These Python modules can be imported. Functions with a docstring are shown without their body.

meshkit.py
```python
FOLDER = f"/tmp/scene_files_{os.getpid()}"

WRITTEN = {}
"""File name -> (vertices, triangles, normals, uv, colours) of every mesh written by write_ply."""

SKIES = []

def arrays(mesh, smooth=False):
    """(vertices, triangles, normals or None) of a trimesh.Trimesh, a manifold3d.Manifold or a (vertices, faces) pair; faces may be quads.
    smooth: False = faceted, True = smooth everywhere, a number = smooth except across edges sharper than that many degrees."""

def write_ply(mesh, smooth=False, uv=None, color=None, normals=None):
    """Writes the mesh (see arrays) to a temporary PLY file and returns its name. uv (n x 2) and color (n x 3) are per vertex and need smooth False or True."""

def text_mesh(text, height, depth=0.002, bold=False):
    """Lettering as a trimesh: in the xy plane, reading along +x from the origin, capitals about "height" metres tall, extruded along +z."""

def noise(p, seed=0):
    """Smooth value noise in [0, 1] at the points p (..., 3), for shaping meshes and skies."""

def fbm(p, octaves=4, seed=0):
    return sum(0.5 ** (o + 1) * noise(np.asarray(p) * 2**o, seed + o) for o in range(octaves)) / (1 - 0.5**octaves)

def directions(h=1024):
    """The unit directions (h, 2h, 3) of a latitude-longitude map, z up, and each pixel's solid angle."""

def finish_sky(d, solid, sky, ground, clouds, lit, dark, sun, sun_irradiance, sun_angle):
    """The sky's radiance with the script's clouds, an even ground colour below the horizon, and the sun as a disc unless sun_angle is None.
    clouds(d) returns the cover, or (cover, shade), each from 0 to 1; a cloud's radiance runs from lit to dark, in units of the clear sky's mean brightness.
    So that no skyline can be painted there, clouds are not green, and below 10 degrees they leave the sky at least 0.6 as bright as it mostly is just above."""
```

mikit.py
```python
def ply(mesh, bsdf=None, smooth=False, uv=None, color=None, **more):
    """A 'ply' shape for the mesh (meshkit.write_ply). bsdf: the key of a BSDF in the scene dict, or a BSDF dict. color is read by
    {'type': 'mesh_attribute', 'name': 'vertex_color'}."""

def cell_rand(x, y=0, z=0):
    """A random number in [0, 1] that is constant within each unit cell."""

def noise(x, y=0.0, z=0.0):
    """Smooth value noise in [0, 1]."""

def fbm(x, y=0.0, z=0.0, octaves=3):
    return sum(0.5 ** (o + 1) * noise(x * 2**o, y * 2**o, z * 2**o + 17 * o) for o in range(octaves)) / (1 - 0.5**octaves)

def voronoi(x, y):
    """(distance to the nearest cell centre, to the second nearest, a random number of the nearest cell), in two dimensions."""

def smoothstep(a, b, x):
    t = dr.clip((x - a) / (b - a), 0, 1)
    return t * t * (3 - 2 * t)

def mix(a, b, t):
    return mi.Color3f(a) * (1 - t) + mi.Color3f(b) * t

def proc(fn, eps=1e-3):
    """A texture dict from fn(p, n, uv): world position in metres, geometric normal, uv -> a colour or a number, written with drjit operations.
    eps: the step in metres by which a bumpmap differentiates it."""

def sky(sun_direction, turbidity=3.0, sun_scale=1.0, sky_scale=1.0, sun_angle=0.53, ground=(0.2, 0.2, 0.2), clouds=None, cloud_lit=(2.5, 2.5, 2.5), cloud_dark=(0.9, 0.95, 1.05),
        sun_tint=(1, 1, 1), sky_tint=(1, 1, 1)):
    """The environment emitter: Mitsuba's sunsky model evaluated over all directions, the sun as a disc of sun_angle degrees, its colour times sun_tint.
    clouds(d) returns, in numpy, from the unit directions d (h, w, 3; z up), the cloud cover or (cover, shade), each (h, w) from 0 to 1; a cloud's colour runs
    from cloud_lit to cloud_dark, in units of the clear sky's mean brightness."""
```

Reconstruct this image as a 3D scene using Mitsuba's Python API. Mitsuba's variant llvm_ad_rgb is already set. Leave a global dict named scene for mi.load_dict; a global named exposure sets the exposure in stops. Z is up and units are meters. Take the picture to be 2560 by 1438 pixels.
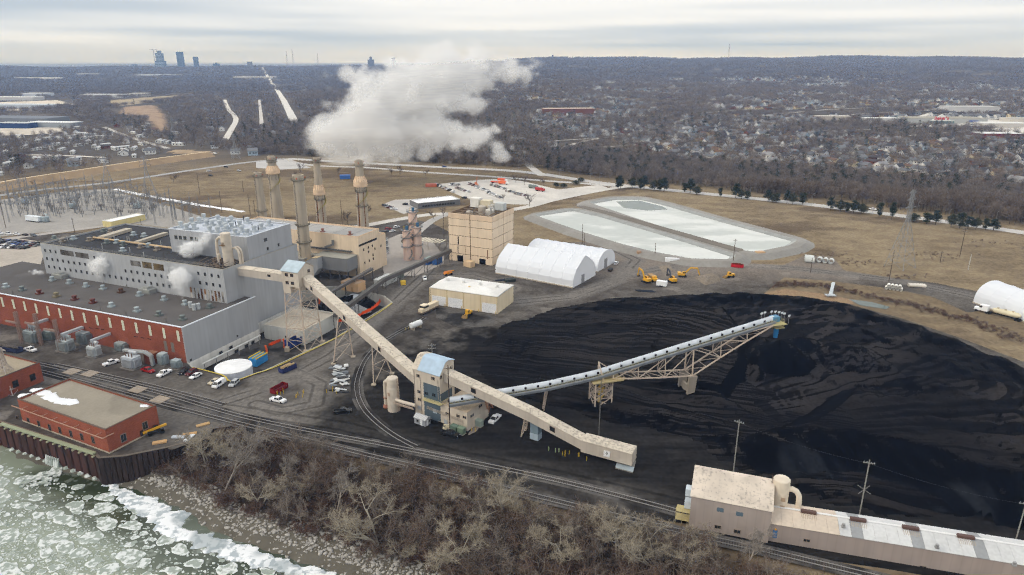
import math, random
import numpy as np, trimesh, mapbox_earcut, shapely
import drjit as dr, mitsuba as mi, mikit, meshkit
from shapely.geometry import Polygon, LineString, Point
from mikit import noise, fbm, voronoi, smoothstep, mix, cell_rand
T = mi.ScalarTransform4f

# ---------------------------------------------------------------- camera, sky, exposure
EYE, FOCAL, HORIZON = 110.0, 1707.0, 158.0          # metres above the yard; survey units of the 2560 wide frame
PITCH = math.atan((719 - HORIZON) / FOCAL)
SP, CP = math.sin(PITCH), math.cos(PITCH)
scene, labels = {}, {}
scene['camera'] = {'type': 'perspective', 'fov': math.degrees(2 * math.atan(1280 / FOCAL)), 'fov_axis': 'x', 'near_clip': 1.0, 'far_clip': 40000.0,
                   'to_world': T().look_at(origin=[0, 0, EYE], target=[0, CP, EYE - SP], up=[0, 0, 1]), 'medium': {'type': 'ref', 'id': 'haze_air'}}
exposure = 1.9

def sky_clouds(d):
    z = np.maximum(d[..., 2], 0.0)
    el = np.degrees(np.arcsin(np.clip(d[..., 2], 0, 1)))
    az = np.degrees(np.arctan2(d[..., 0], d[..., 1]))
    k = 1.0 / (z + 0.07)
    q = np.stack([d[..., 0] * k * 0.33 + 3, d[..., 1] * k * 1.1, z * 0], -1)
    a = meshkit.fbm(q * 1.0 + 5, 5, 3)
    b = meshkit.fbm(np.stack([az * 0.028 + 9, el * 0.62, z * 0 + 2], -1), 4, 11)
    c = meshkit.fbm(np.stack([az * 0.045 + 2 + el * 0.05, el * 1.5, z * 0 + 7], -1), 4, 23)
    low = np.clip(1 - el / 16, 0, 1)
    shade = 0.47 + 2.2 * ((b - 0.5) * 0.9 + (c - 0.5) * 0.75) * (0.35 + 0.65 * low) + 0.55 * (a - 0.5) * (1 - low)
    shade = shade * (0.28 + 0.72 * low) + 0.04 * np.exp(-el / 1.2)
    return np.ones_like(z), np.clip(shade, 0, 1)

scene['sky_light'] = mikit.sky((-0.72, -0.34, 0.60), turbidity=3, sun_scale=0.3, sun_angle=24, clouds=sky_clouds,
                               cloud_lit=(3.3, 3.34, 3.36), cloud_dark=(1.46, 1.78, 2.16), ground=(0.15, 0.14, 0.13), sun_tint=(0.86, 0.95, 1.10))

# ---------------------------------------------------------------- survey: a point of the photograph on a level or on the land
def ray(px, py):
    a, b = (px - 1280) / FOCAL, (py - 719) / FOCAL
    return np.array([a, CP - b * SP, -SP - b * CP])
def P(px, py, z=0.0):
    d = ray(px, py)
    return np.array([0, 0, EYE]) + d * ((z - EYE) / d[2])
def XY(px, py, z=0.0):
    return P(px, py, z)[:2]
def sstep(a, b, x):
    t = np.clip((np.asarray(x, float) - a) / (b - a), 0, 1)
    return t * t * (3 - 2 * t)

WATER = -9.0
SHORE = np.array([XY(*q, WATER) for q in [(-60, 1045), (30, 1150), (235, 1212), (300, 1224), (405, 1262), (475, 1300), (490, 1322), (560, 1352), (690, 1398), (835, 1445)]])
SHORE = np.vstack([SHORE[0] + (SHORE[0] - SHORE[2]) * [60, 45] / 5, SHORE, SHORE[-1] + (SHORE[-1] - SHORE[-4]) * 40])
SHORE_LINE = LineString(SHORE)
def shore_dist(x, y):                                     # metres inland of the water's edge (negative: out in the river)
    p = np.stack([np.ravel(x), np.ravel(y)], 1)
    best, sign = np.full(len(p), 1e9), np.ones(len(p))
    for a, b in zip(SHORE[:-1], SHORE[1:]):
        ab = b - a
        t = np.clip(((p - a) @ ab) / (ab @ ab), 0, 1)
        e = p - (a + t[:, None] * ab)
        d = np.hypot(*e.T)
        s = np.where(ab[0] * (p[:, 1] - a[1]) - ab[1] * (p[:, 0] - a[0]) >= 0, 1, -1)
        sign = np.where(d < best - 1e-6, s, sign)
        best = np.minimum(best, d)
    return (best * sign).reshape(np.shape(x))

PIT = Polygon([XY(*q) for q in [(472, 910), (482, 920), (531, 932), (561, 940), (577, 955), (600, 949), (640, 934), (661, 928), (834, 848), (980, 758), (960, 742), (880, 722), (820, 718), (700, 740), (560, 800), (480, 860)]])
PIT_WIDE = PIT.buffer(4.4)
def land(x, y):                                           # the height of the land
    x, y = np.asarray(x, float), np.asarray(y, float)
    d = np.hypot(x, y)
    az = np.degrees(np.arctan2(x, np.maximum(y, 1)))
    right = sstep(-16, 6, az)
    ridge = 70 + 74 * right + 4 * np.sin(az * 0.31 + 1) + 4 * np.sin(az * 0.83)
    h = ridge * (0.72 * np.clip((d - 850) / 5600, 0, 1) + 0.28 * sstep(2500, 6300, d)) * np.where(right > 0.99, 1, 1)
    h = h * (1 - (1 - right) * 0.75 * (1 - sstep(3200, 7000, d)))
    roll = meshkit.fbm(np.stack([x / 520, y / 520, x * 0], -1), 3, 5) - 0.5
    h = h + 34 * roll * sstep(800, 2600, d) * (0.35 + 0.65 * right)
    h = h - sstep(7200, 9000, d) * 60 + sstep(8800, 12500, d) * (58 + 16 * np.sin(az * 0.4) - 30 * right)
    near = y < 420
    b = np.zeros_like(h)
    if near.any():
        s = shore_dist(x[near], y[near]) if x.ndim else shore_dist(x, y)
        bank = np.where(s < 0, WATER - 0.15 + s * 0.18, WATER - 0.15 + 9.15 * (0.42 * sstep(0, 17, s) + 0.58 * sstep(12, 46, s)))
        if x.ndim:
            cut = shapely.contains(PIT_WIDE, shapely.points(x[near], y[near]))
            b[near] = np.where(cut, -7.5, np.maximum(bank, -16))
        else: b = max(float(bank), -16)
    return h + b

def at(px, py):                                           # the point of the land seen there
    d, t = ray(px, py), 150.0
    o = np.array([0, 0, EYE])
    while t < 16000:
        q = o + d * t
        if q[2] <= land(q[0], q[1]): break
        t += max(2.0, 0.4 * (q[2] - float(land(q[0], q[1]))))
    lo, hi = t - max(60, t * 0.02), t
    for _ in range(30):
        m = (lo + hi) / 2
        q = o + d * m
        lo, hi = (lo, m) if q[2] <= land(q[0], q[1]) else (m, hi)
    q = o + d * hi
    return np.array([q[0], q[1], float(land(q[0], q[1]))])

# ---------------------------------------------------------------- mesh helpers
def C(r, g, b, k=1.0):                                    # sRGB 0..255 -> reflectance
    c = np.array([r, g, b]) / 255
    return tuple(np.clip(np.where(c < 0.04045, c / 12.92, ((c + 0.055) / 1.055) ** 2.4) * k, 0, 0.92))

class MB:
    """Collects faces of one part; faces do not share corners, so that edges stay crisp."""
    def __init__(s): s.v, s.f, s.n = [], [], 0
    def add(s, v, f):
        s.v.append(np.asarray(v, float)); s.f.append(np.asarray(f, int) + s.n); s.n += len(v); return s
    def quads(s, q):                                      # (n, 4, 3)
        q = np.asarray(q, float); i = np.arange(len(q))[:, None] * 4
        return s.add(q.reshape(-1, 3), np.vstack([i + [0, 1, 2], i + [0, 2, 3]]))
    def quad(s, *p): return s.quads([p])
    def poly(s, pts):                                     # a flat polygon, fan when convex else cut by ear
        pts = np.asarray(pts, float)
        n = sum(np.cross(pts[i] - pts[0], pts[i + 1] - pts[0]) for i in range(1, len(pts) - 1))
        n = n / (np.linalg.norm(n) + 1e-12)
        a = np.cross(n, [0, 0, 1.0]) if abs(n[2]) < 0.9 else np.array([1.0, 0, 0]); a = a - n * (a @ n); a /= np.linalg.norm(a); b = np.cross(n, a)
        uv = np.stack([pts @ a, pts @ b], 1)
        f = mapbox_earcut.triangulate_float64(uv, np.array([len(uv)], np.uint32)).reshape(-1, 3)
        return s.add(pts, f)
    def box(s, c, u, v, w):                               # centre and half axes
        c, u, v, w = (np.asarray(k, float) for k in (c, u, v, w))
        if np.dot(np.cross(u, v), w) < 0: u = -u
        k = lambda a, b, e: c + a * u + b * v + e * w
        return s.quads([[k(-1,-1,-1),k(-1,1,-1),k(1,1,-1),k(1,-1,-1)],[k(-1,-1,1),k(1,-1,1),k(1,1,1),k(-1,1,1)],[k(-1,-1,-1),k(1,-1,-1),k(1,-1,1),k(-1,-1,1)],
                        [k(1,1,-1),k(-1,1,-1),k(-1,1,1),k(1,1,1)],[k(-1,1,-1),k(-1,-1,-1),k(-1,-1,1),k(-1,1,1)],[k(1,-1,-1),k(1,1,-1),k(1,1,1),k(1,-1,1)]])
    def beam(s, p, q, w, h=None, up=(0, 0, 1)):
        p, q = np.asarray(p, float), np.asarray(q, float); d = q - p; L = np.linalg.norm(d)
        if L < 1e-6: return s
        d /= L; up = np.asarray(up, float)
        if abs(d @ up) > 0.98: up = np.array([1.0, 0, 0]) if abs(d[0]) < 0.9 else np.array([0, 1.0, 0])
        a = np.cross(d, up); a /= np.linalg.norm(a); b = np.cross(a, d)
        return s.box((p + q) / 2, d * L / 2, a * w / 2, b * (h or w) / 2)
    def prism(s, base, dz):                               # a polygon of 3-d points swept along a vector
        base = np.asarray(base, float); top = base + np.asarray(dz, float)
        n = len(base)
        s.quads([[base[i], base[(i + 1) % n], top[(i + 1) % n], top[i]] for i in range(n)])
        s.poly(base[::-1]); return s.poly(top)
    def slab(s, xy, z0, z1):
        xy = np.asarray(xy, float)
        return s.prism(np.c_[xy, np.full(len(xy), z0)], (0, 0, z1 - z0))
    def tube(s, pts, r, n=10, caps=True):
        pts = np.asarray(pts, float); r = np.broadcast_to(np.asarray(r, float), (len(pts),))
        t = np.gradient(pts, axis=0); t /= np.linalg.norm(t, axis=1, keepdims=True) + 1e-12
        up = np.array([0, 0, 1.0]) if abs(t[0][2]) < 0.9 else np.array([1.0, 0, 0])
        a = np.cross(t[0], up); a /= np.linalg.norm(a); rings = []
        for k in range(len(pts)):
            a = a - t[k] * (a @ t[k]); a /= np.linalg.norm(a) + 1e-12; b = np.cross(t[k], a)
            w = np.arange(n) * 2 * np.pi / n
            rings.append(pts[k] + r[k] * (np.cos(w)[:, None] * a + np.sin(w)[:, None] * b))
        i = np.arange(n); j = (i + 1) % n; f = []
        for k in range(len(pts) - 1):
            f += [np.c_[k*n+i, k*n+j, (k+1)*n+j], np.c_[k*n+i, (k+1)*n+j, (k+1)*n+i]]
        s.add(np.vstack(rings), np.vstack(f))
        if caps: s.poly(rings[0][::-1]); s.poly(rings[-1])
        return s
    def lathe(s, c, prof, n=20):                          # round about a vertical axis; every profile segment has its own rings
        c = np.asarray(c, float); w = np.arange(n) * 2 * np.pi / n
        ring = lambda r, z: np.c_[c[0] + r * np.cos(w), c[1] + r * np.sin(w), np.full(n, c[2] + z)]
        i = np.arange(n); j = (i + 1) % n
        for (r0, z0), (r1, z1) in zip(prof[:-1], prof[1:]):
            s.add(np.vstack([ring(r0, z0), ring(r1, z1)]), np.vstack([np.c_[i, j, j + n], np.c_[i, j + n, i + n]]))
        return s
    def mesh(s):
        if not s.v: raise ValueError('empty mesh')
        return trimesh.Trimesh(np.vstack(s.v), np.vstack(s.f), process=False)

class Frame:
    """A building's own axes: u along its front, v into its depth, z up, from its near corner."""
    def __init__(s, o, ang, Lu=0, Lv=0, flip=1, z=0.0):
        s.o = np.array([o[0], o[1], z]); a = math.radians(ang)
        s.u = np.array([math.cos(a), math.sin(a), 0]); s.w = np.array([math.sin(a), -math.cos(a), 0]) * flip
        s.Lu, s.Lv = Lu, Lv
    def __call__(s, u, v, z): return s.o + s.u * u + s.w * v + np.array([0, 0, z])
    def box(s, mb, u0, u1, v0, v1, z0, z1):
        return mb.box(s((u0+u1)/2, (v0+v1)/2, (z0+z1)/2), s.u*(u1-u0)/2, s.w*(v1-v0)/2, (0, 0, (z1-z0)/2))
    def front(s, px, py, v=0.0):                          # (u, z) on the plane v
        d = ray(px, py); o = np.array([0, 0, EYE]); t = ((s(0, v, 0) - o) @ s.w) / (d @ s.w); q = o + d * t - s.o
        return q @ s.u, q[2]
    def side(s, px, py, u=0.0):                           # (v, z) on the plane u
        d = ray(px, py); o = np.array([0, 0, EYE]); t = ((s(u, 0, 0) - o) @ s.u) / (d @ s.u); q = o + d * t - s.o
        return q @ s.w, q[2]
    def top(s, px, py, z):                                # (u, v) on the level z
        q = P(px, py, z + s.o[2]) - s.o
        return q @ s.u, q @ s.w
def frame3(a, b, c, z, ang=None, z0=0.0):                 # near, left and right roof corners seen at the height z
    A, B, Cc = P(*a, z), P(*b, z), P(*c, z)
    d = (B - A)[:2]; ang = math.degrees(math.atan2(d[1], d[0])) if ang is None else ang
    f = Frame(A, ang, z=z0)
    if (Cc - A) @ f.w < 0: f.w = -f.w
    f.Lu, f.Lv = (B - A) @ f.u, (Cc - A) @ f.w
    return f

_used = {}
def name(base, parent=None):
    key = f'{parent}__{base}' if parent else base
    n = _used.get(key, 0); _used[key] = n + 1
    return key if n == 0 else f'{key}_{n:03d}'
def tag(key, label=None, cat=None, group=None, kind=None):
    labels[key] = {k: v for k, v in dict(label=label, category=cat, group=group, kind=kind).items() if v}
    return key
def thing(base, label, cat, group=None):                  # a thing made of parts: no entry of its own
    return tag(name(base), label, cat, group)
PAL = set()
def put(base, mb, mat, col=None, parent=None, label=None, cat=None, group=None, kind=None, smooth=True):
    key = name(base, parent)
    m = mb.mesh() if isinstance(mb, MB) else mb
    uv = None
    if col is not None:
        r, g, b = (min(max(float(c), 0.0), 0.98) for c in col)
        uv = np.tile([round(r * 1000) + 0.003 + g * 0.99, b], (len(m.vertices), 1)); smooth = True
    scene[key] = mikit.ply(m, 'mat_' + mat, smooth=smooth, uv=uv)
    if label or cat or group or kind: tag(key, label, cat, group, kind)
    return key
# ---------------------------------------------------------------- materials
def pal(uv):                                              # the colour a mesh carries (one colour for a mesh)
    r = dr.floor(uv.x)
    return mi.Color3f(r / 1000, dr.maximum(uv.x - r - 0.003, 0) / 0.99, uv.y)
def along(p, n): return p.x * n.y - p.y * n.x             # metres along an upright wall
def f_paint(p, n, uv):
    k = 0.80 + 0.40 * fbm(p.x * 0.55, p.y * 0.55, p.z * 0.55, 3)
    return pal(uv) * k
def f_siding(p, n, uv):
    s = along(p, n)
    k = 0.86 + 0.18 * fbm(s * 0.3, p.z * 0.12, 3.0, 3) + 0.10 * noise(s * 1.3, p.z * 0.05, 9.0)
    rib = smoothstep(0.0, 0.25, dr.abs(s * 0.5 - dr.floor(s * 0.5) - 0.5) * 2)
    return pal(uv) * (k * (0.95 + 0.05 * rib))
def f_concrete(p, n, uv):
    k = 0.74 + 0.34 * fbm(p.x * 0.4 + p.y * 0.3, p.y * 0.4, p.z * 0.10, 3) + 0.18 * noise(p.x * 1.4, p.y * 1.4, p.z * 0.05)
    ring = smoothstep(0.0, 0.1, dr.abs(p.z / 2.4 - dr.floor(p.z / 2.4) - 0.5) * 2)
    return pal(uv) * (k * (0.92 + 0.08 * ring))
def f_roof(p, n, uv):
    k = 0.78 + 0.40 * fbm(p.x * 0.11, p.y * 0.11, p.z * 0.1, 4)
    pond = smoothstep(0.54, 0.62, fbm(p.x * 0.05 + 7, p.y * 0.05, 2.0, 3))
    return pal(uv) * (k * (1 - 0.16 * pond) * (0.94 + 0.12 * noise(p.x * 2.2, p.y * 2.2)))
def f_mottled(p, n, uv):                                  # painted sheet roofs gone to dark mould and rust
    m = smoothstep(0.48, 0.70, fbm(p.x * 2.0, p.y * 2.0, p.z * 2.0, 4) * 0.72 + 0.28 * noise(p.x * 0.12, p.y * 0.12, p.z * 0.3))
    up = smoothstep(0.25, 0.6, dr.abs(n.z))
    return mix(pal(uv) * (0.86 + 0.28 * noise(p.x * 0.5, p.y * 0.5, p.z * 0.5)), mi.Color3f(0.10, 0.085, 0.075), m * (0.05 + 0.40 * up))
def f_brick(p, n, uv):
    s = along(p, n)
    k = 0.78 + 0.36 * fbm(s * 0.22, p.z * 0.22, 1.0, 3)
    row = dr.floor(p.z / 0.22)
    k = k * (0.88 + 0.24 * cell_rand(dr.floor(s / 0.6 + 0.5 * (row - 2 * dr.floor(row / 2))), row, 3))
    return pal(uv) * k
def f_rust(p, n, uv):
    s = along(p, n)
    m = smoothstep(0.35, 0.7, fbm(s * 0.5 + p.x * 0.1, p.z * 0.16, 4.0, 3))
    return mix(pal(uv), mi.Color3f(0.020, 0.014, 0.012), m * 0.8)
def two(b): return {'type': 'twosided', 'bsdf': b}
def princ(tex, rough=0.8, spec=0.3, **k):
    return two({'type': 'principled', 'base_color': tex, 'roughness': rough, 'specular': spec, **k})
for _k, _f, _r, _s in (('paint', f_paint, 0.55, 0.4), ('siding', f_siding, 0.6, 0.35), ('concrete', f_concrete, 0.9, 0.2), ('roofing', f_roof, 0.85, 0.25),
                       ('mottled', f_mottled, 0.8, 0.25), ('brick', f_brick, 0.9, 0.2), ('rust', f_rust, 0.8, 0.2)):
    scene['mat_' + _k] = princ(mikit.proc(_f), _r, _s)
scene['mat_plain'] = {'type': 'twosided', 'bsdf': {'type': 'diffuse', 'reflectance': mikit.proc(lambda p, n, uv: pal(uv))}}
scene['mat_gloss'] = two({'type': 'principled', 'base_color': mikit.proc(lambda p, n, uv: pal(uv) * 1.0), 'roughness': 0.35, 'specular': 0.5, 'clearcoat': 0.6, 'clearcoat_gloss': 0.85})
scene['mat_zinc'] = two({'type': 'principled', 'base_color': mikit.proc(lambda p, n, uv: pal(uv) * (0.85 + 0.3 * noise(p.x * 0.8, p.y * 0.8, p.z * 0.8))), 'roughness': 0.4, 'metallic': 0.45, 'specular': 0.5})
scene['mat_dark_glass'] = two({'type': 'principled', 'base_color': {'type': 'rgb', 'value': [0.018, 0.021, 0.025]}, 'roughness': 0.12, 'specular': 0.5})
scene['mat_rubber'] = two({'type': 'diffuse', 'reflectance': {'type': 'rgb', 'value': [0.02, 0.02, 0.02]}})
scene['mat_steel_rail'] = two({'type': 'principled', 'base_color': {'type': 'rgb', 'value': [0.40, 0.39, 0.38]}, 'roughness': 0.45, 'metallic': 0.3})

def seg_dist(x, y, pts):
    best = mi.Float(1e9)
    for (ax, ay), (bx, by) in zip(pts[:-1], pts[1:]):
        dx, dy = float(bx - ax), float(by - ay)
        t = dr.clip(((x - float(ax)) * dx + (y - float(ay)) * dy) / (dx * dx + dy * dy), 0, 1)
        best = dr.minimum(best, dr.square(x - float(ax) - t * dx) + dr.square(y - float(ay) - t * dy))
    return dr.sqrt(best)
def f_ground(p, n, uv):                                   # dry winter grass near, brown-grey wooded land far
    big = fbm(p.x * 0.013, p.y * 0.013, 1.0, 4)
    mid = fbm(p.x * 0.09 + 3, p.y * 0.16, 2.0, 3)
    fine = noise(p.x * 0.9, p.y * 0.9, 5.0)
    g = mix((0.182, 0.139, 0.090), (0.302, 0.238, 0.154), smoothstep(0.25, 0.75, big * 0.55 + mid * 0.45))
    g = mix(g, (0.12, 0.088, 0.062), smoothstep(0.56, 0.74, fbm(p.x * 0.021 + 11, p.y * 0.03, 4.0, 4)) * 0.75)
    g = g * (0.82 + 0.36 * fine)
    d = dr.sqrt(p.x * p.x + p.y * p.y)
    far = mix((0.115, 0.102, 0.090), (0.155, 0.132, 0.108), smoothstep(0.42, 0.70, fbm(p.x * 0.010, p.y * 0.010, 6.0, 4)))
    g = mix(g, far, smoothstep(780, 1000, d + 160 * (mid - 0.5)))
    bank = smoothstep(-0.9, -2.2, p.z)
    litter = mix((0.035, 0.026, 0.021), (0.075, 0.052, 0.040), fbm(p.x * 0.3, p.y * 0.3, 2.0, 3))
    g = mix(g, litter, bank)
    mud = mix((0.10, 0.090, 0.072), (0.17, 0.155, 0.125), fbm(p.x * 0.35, p.y * 0.35, 8.0, 3))
    return mix(g, mud, smoothstep(-6.0, -7.2, p.z + 1.0 * (mid - 0.5)))
def matte(f): return two({'type': 'diffuse', 'reflectance': mikit.proc(f)})
scene['mat_ground_cover'] = matte(f_ground)
# ---------------------------------------------------------------- the land, the river, yards, roads
def px(*q, z=0.0): return [XY(a, b, z) for a, b in q]
def spline(pts, step=3.0):                                # a smooth line through points
    from scipy.interpolate import PchipInterpolator
    pts = np.asarray(pts, float)
    s = np.r_[0, np.cumsum(np.linalg.norm(np.diff(pts, axis=0), axis=1))]
    q = np.linspace(0, s[-1], max(2, int(s[-1] / step) + 1))
    return np.stack([PchipInterpolator(s, pts[:, k])(q) for k in range(pts.shape[1])], 1)
def ribbon(mb, pts, width, lift=0.06, drape=False):
    pts = np.asarray(pts, float)[:, :2]
    t = np.gradient(pts, axis=0); t /= np.linalg.norm(t, axis=1, keepdims=True) + 1e-9
    nrm = np.c_[-t[:, 1], t[:, 0]] * width / 2
    l, r = pts + nrm, pts - nrm
    zl = land(l[:, 0], l[:, 1]) if drape else np.zeros(len(l)); zr = land(r[:, 0], r[:, 1]) if drape else zl
    L, R = np.c_[l, zl + lift], np.c_[r, zr + lift]
    return mb.quads(np.stack([R[:-1], R[1:], L[1:], L[:-1]], 1))
def sheet(mb, poly, lift):
    for g in getattr(poly, 'geoms', [poly]):
        g = g.simplify(0.05)
        rings = [np.array(g.exterior.coords)[:-1]] + [np.array(r.coords)[:-1] for r in g.interiors]
        v = np.vstack(rings); f = mapbox_earcut.triangulate_float64(v, np.cumsum([len(r) for r in rings]).astype(np.uint32)).reshape(-1, 3)
        tri = v[f]; cr = (tri[:,1,0]-tri[:,0,0])*(tri[:,2,1]-tri[:,0,1])-(tri[:,1,1]-tri[:,0,1])*(tri[:,2,0]-tri[:,0,0])
        f[cr < 0] = f[cr < 0][:, ::-1]
        mb.add(np.c_[v, np.full(len(v), lift)], f)
    return mb
def soft(pts, r=3.0): return Polygon(pts).buffer(r).buffer(-2 * r).buffer(r)

def lines(a, b, fine0, fine1, step, grow):
    mid = list(np.arange(fine0, fine1 + step, step)); lo, hi, s = [], [], step
    x = mid[0]
    while x > a: s *= grow; x -= s; lo.append(x)
    s, x = step, mid[-1]
    while x < b: s *= grow; x += s; hi.append(x)
    return np.array(lo[::-1] + mid + hi)
gx, gy = lines(-13000, 13000, -330, 330, 4.0, 1.05), lines(-300, 14500, 60, 330, 4.0, 1.022)
X, Y = np.meshgrid(gx, gy)
Z = land(X, Y)
i = np.arange(X.size).reshape(X.shape)
put('ground', trimesh.Trimesh(np.stack([X.ravel(), Y.ravel(), Z.ravel()], 1), np.vstack([np.stack([i[:-1, :-1].ravel(), i[:-1, 1:].ravel(), i[1:, 1:].ravel()], 1), np.stack([i[:-1, :-1].ravel(), i[1:, 1:].ravel(), i[1:, :-1].ravel()], 1)]), process=False),
    'ground_cover', kind='structure')

# --- river
f_depth = SHORE
def f_water(p, n, uv):
    d = seg_dist(p.x, p.y, SHORE[3:10:1])
    silt = smoothstep(0.35, 0.75, fbm(p.x * 0.028 + p.y * 0.01, p.y * 0.05, 1.0, 4) * 0.7 + 0.42 * smoothstep(8, 34, d))
    c = mix((0.030, 0.042, 0.020), (0.235, 0.270, 0.205), silt)
    froth = smoothstep(0.60, 0.76, fbm(p.x * 0.55, p.y * 0.55, 3.0, 4)) * (0.25 + 0.5 * silt)
    return mix(c, (0.40, 0.44, 0.40), froth)
scene['mat_river_water'] = two({'type': 'bumpmap', 'arbitrary': {'type': 'proc', **{k: v for k, v in mikit.proc(lambda p, n, uv: fbm(p.x * 0.9, p.y * 1.4, 0.0, 3) * 0.05, eps=0.05).items() if k != 'type'}}, 'scale': 1.0,
                            'bsdf': {'type': 'principled', 'base_color': mikit.proc(f_water), 'roughness': 0.16, 'specular': 0.5}})
put('river', MB().quad((-700, -260, WATER), (500, -260, WATER), (500, 700, WATER), (-700, 700, WATER)), 'river_water', kind='structure')

def f_ice(p, n, uv):
    k = fbm(p.x * 1.1, p.y * 1.1, 2.0, 4)
    w = smoothstep(0.40, 0.66, k + 0.17 * smoothstep(0.5, 0.95, uv.x) - 0.06 * uv.y)
    return mix((0.31, 0.355, 0.315), (0.68, 0.71, 0.70), w)
scene['mat_pan_ice'] = princ(mikit.proc(f_ice), 0.7, 0.3)
def f_shore_ice(p, n, uv):
    k = fbm(p.x * 0.8, p.y * 0.8, 2.0, 4)
    c = mix((0.42, 0.47, 0.50), (0.84, 0.86, 0.88), smoothstep(0.34, 0.56, k))
    return mix(c, (0.30, 0.35, 0.37), smoothstep(0.53, 0.64, fbm(p.x * 0.10 + 4, p.y * 0.10 + 1, 5.0, 3)) * 0.7)
scene['mat_shore_ice'] = princ(mikit.proc(f_shore_ice), 0.75, 0.3)
def heap(poly, base, top, step, rough, seed, edge=2.0):   # a lumpy low mass over an outline
    x0, y0, x1, y1 = poly.bounds
    xs, ys = np.arange(x0 - step, x1 + step, step), np.arange(y0 - step, y1 + step, step)
    X, Y = np.meshgrid(xs, ys); p = shapely.points(X.ravel(), Y.ravel())
    ins = shapely.contains(poly, p); dist = np.where(ins, shapely.distance(p, poly.exterior), 0).reshape(X.shape)
    h = np.clip(dist / edge, 0, 1) ** 0.8
    nz = meshkit.fbm(np.stack([X / 1.3, Y / 1.3, X * 0], -1), 3, seed)
    Z = base + (top - base) * h * (1 - rough + 2 * rough * nz) + (dist <= 0) * -0.4
    i = np.arange(X.size).reshape(X.shape); ok = (ins.reshape(X.shape))
    cell = ok[:-1, :-1] | ok[1:, :-1] | ok[:-1, 1:] | ok[1:, 1:]
    f = np.vstack([np.stack([i[:-1, :-1][cell], i[:-1, 1:][cell], i[1:, 1:][cell]], 1), np.stack([i[:-1, :-1][cell], i[1:, 1:][cell], i[1:, :-1][cell]], 1)])
    return trimesh.Trimesh(np.stack([X.ravel(), Y.ravel(), Z.ravel()], 1), f, process=False)
ice_out = [(255, 1214), (300, 1243), (350, 1290), (385, 1330), (450, 1358), (540, 1383), (620, 1408), (700, 1432), (800, 1470), (1000, 1530)]
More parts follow.
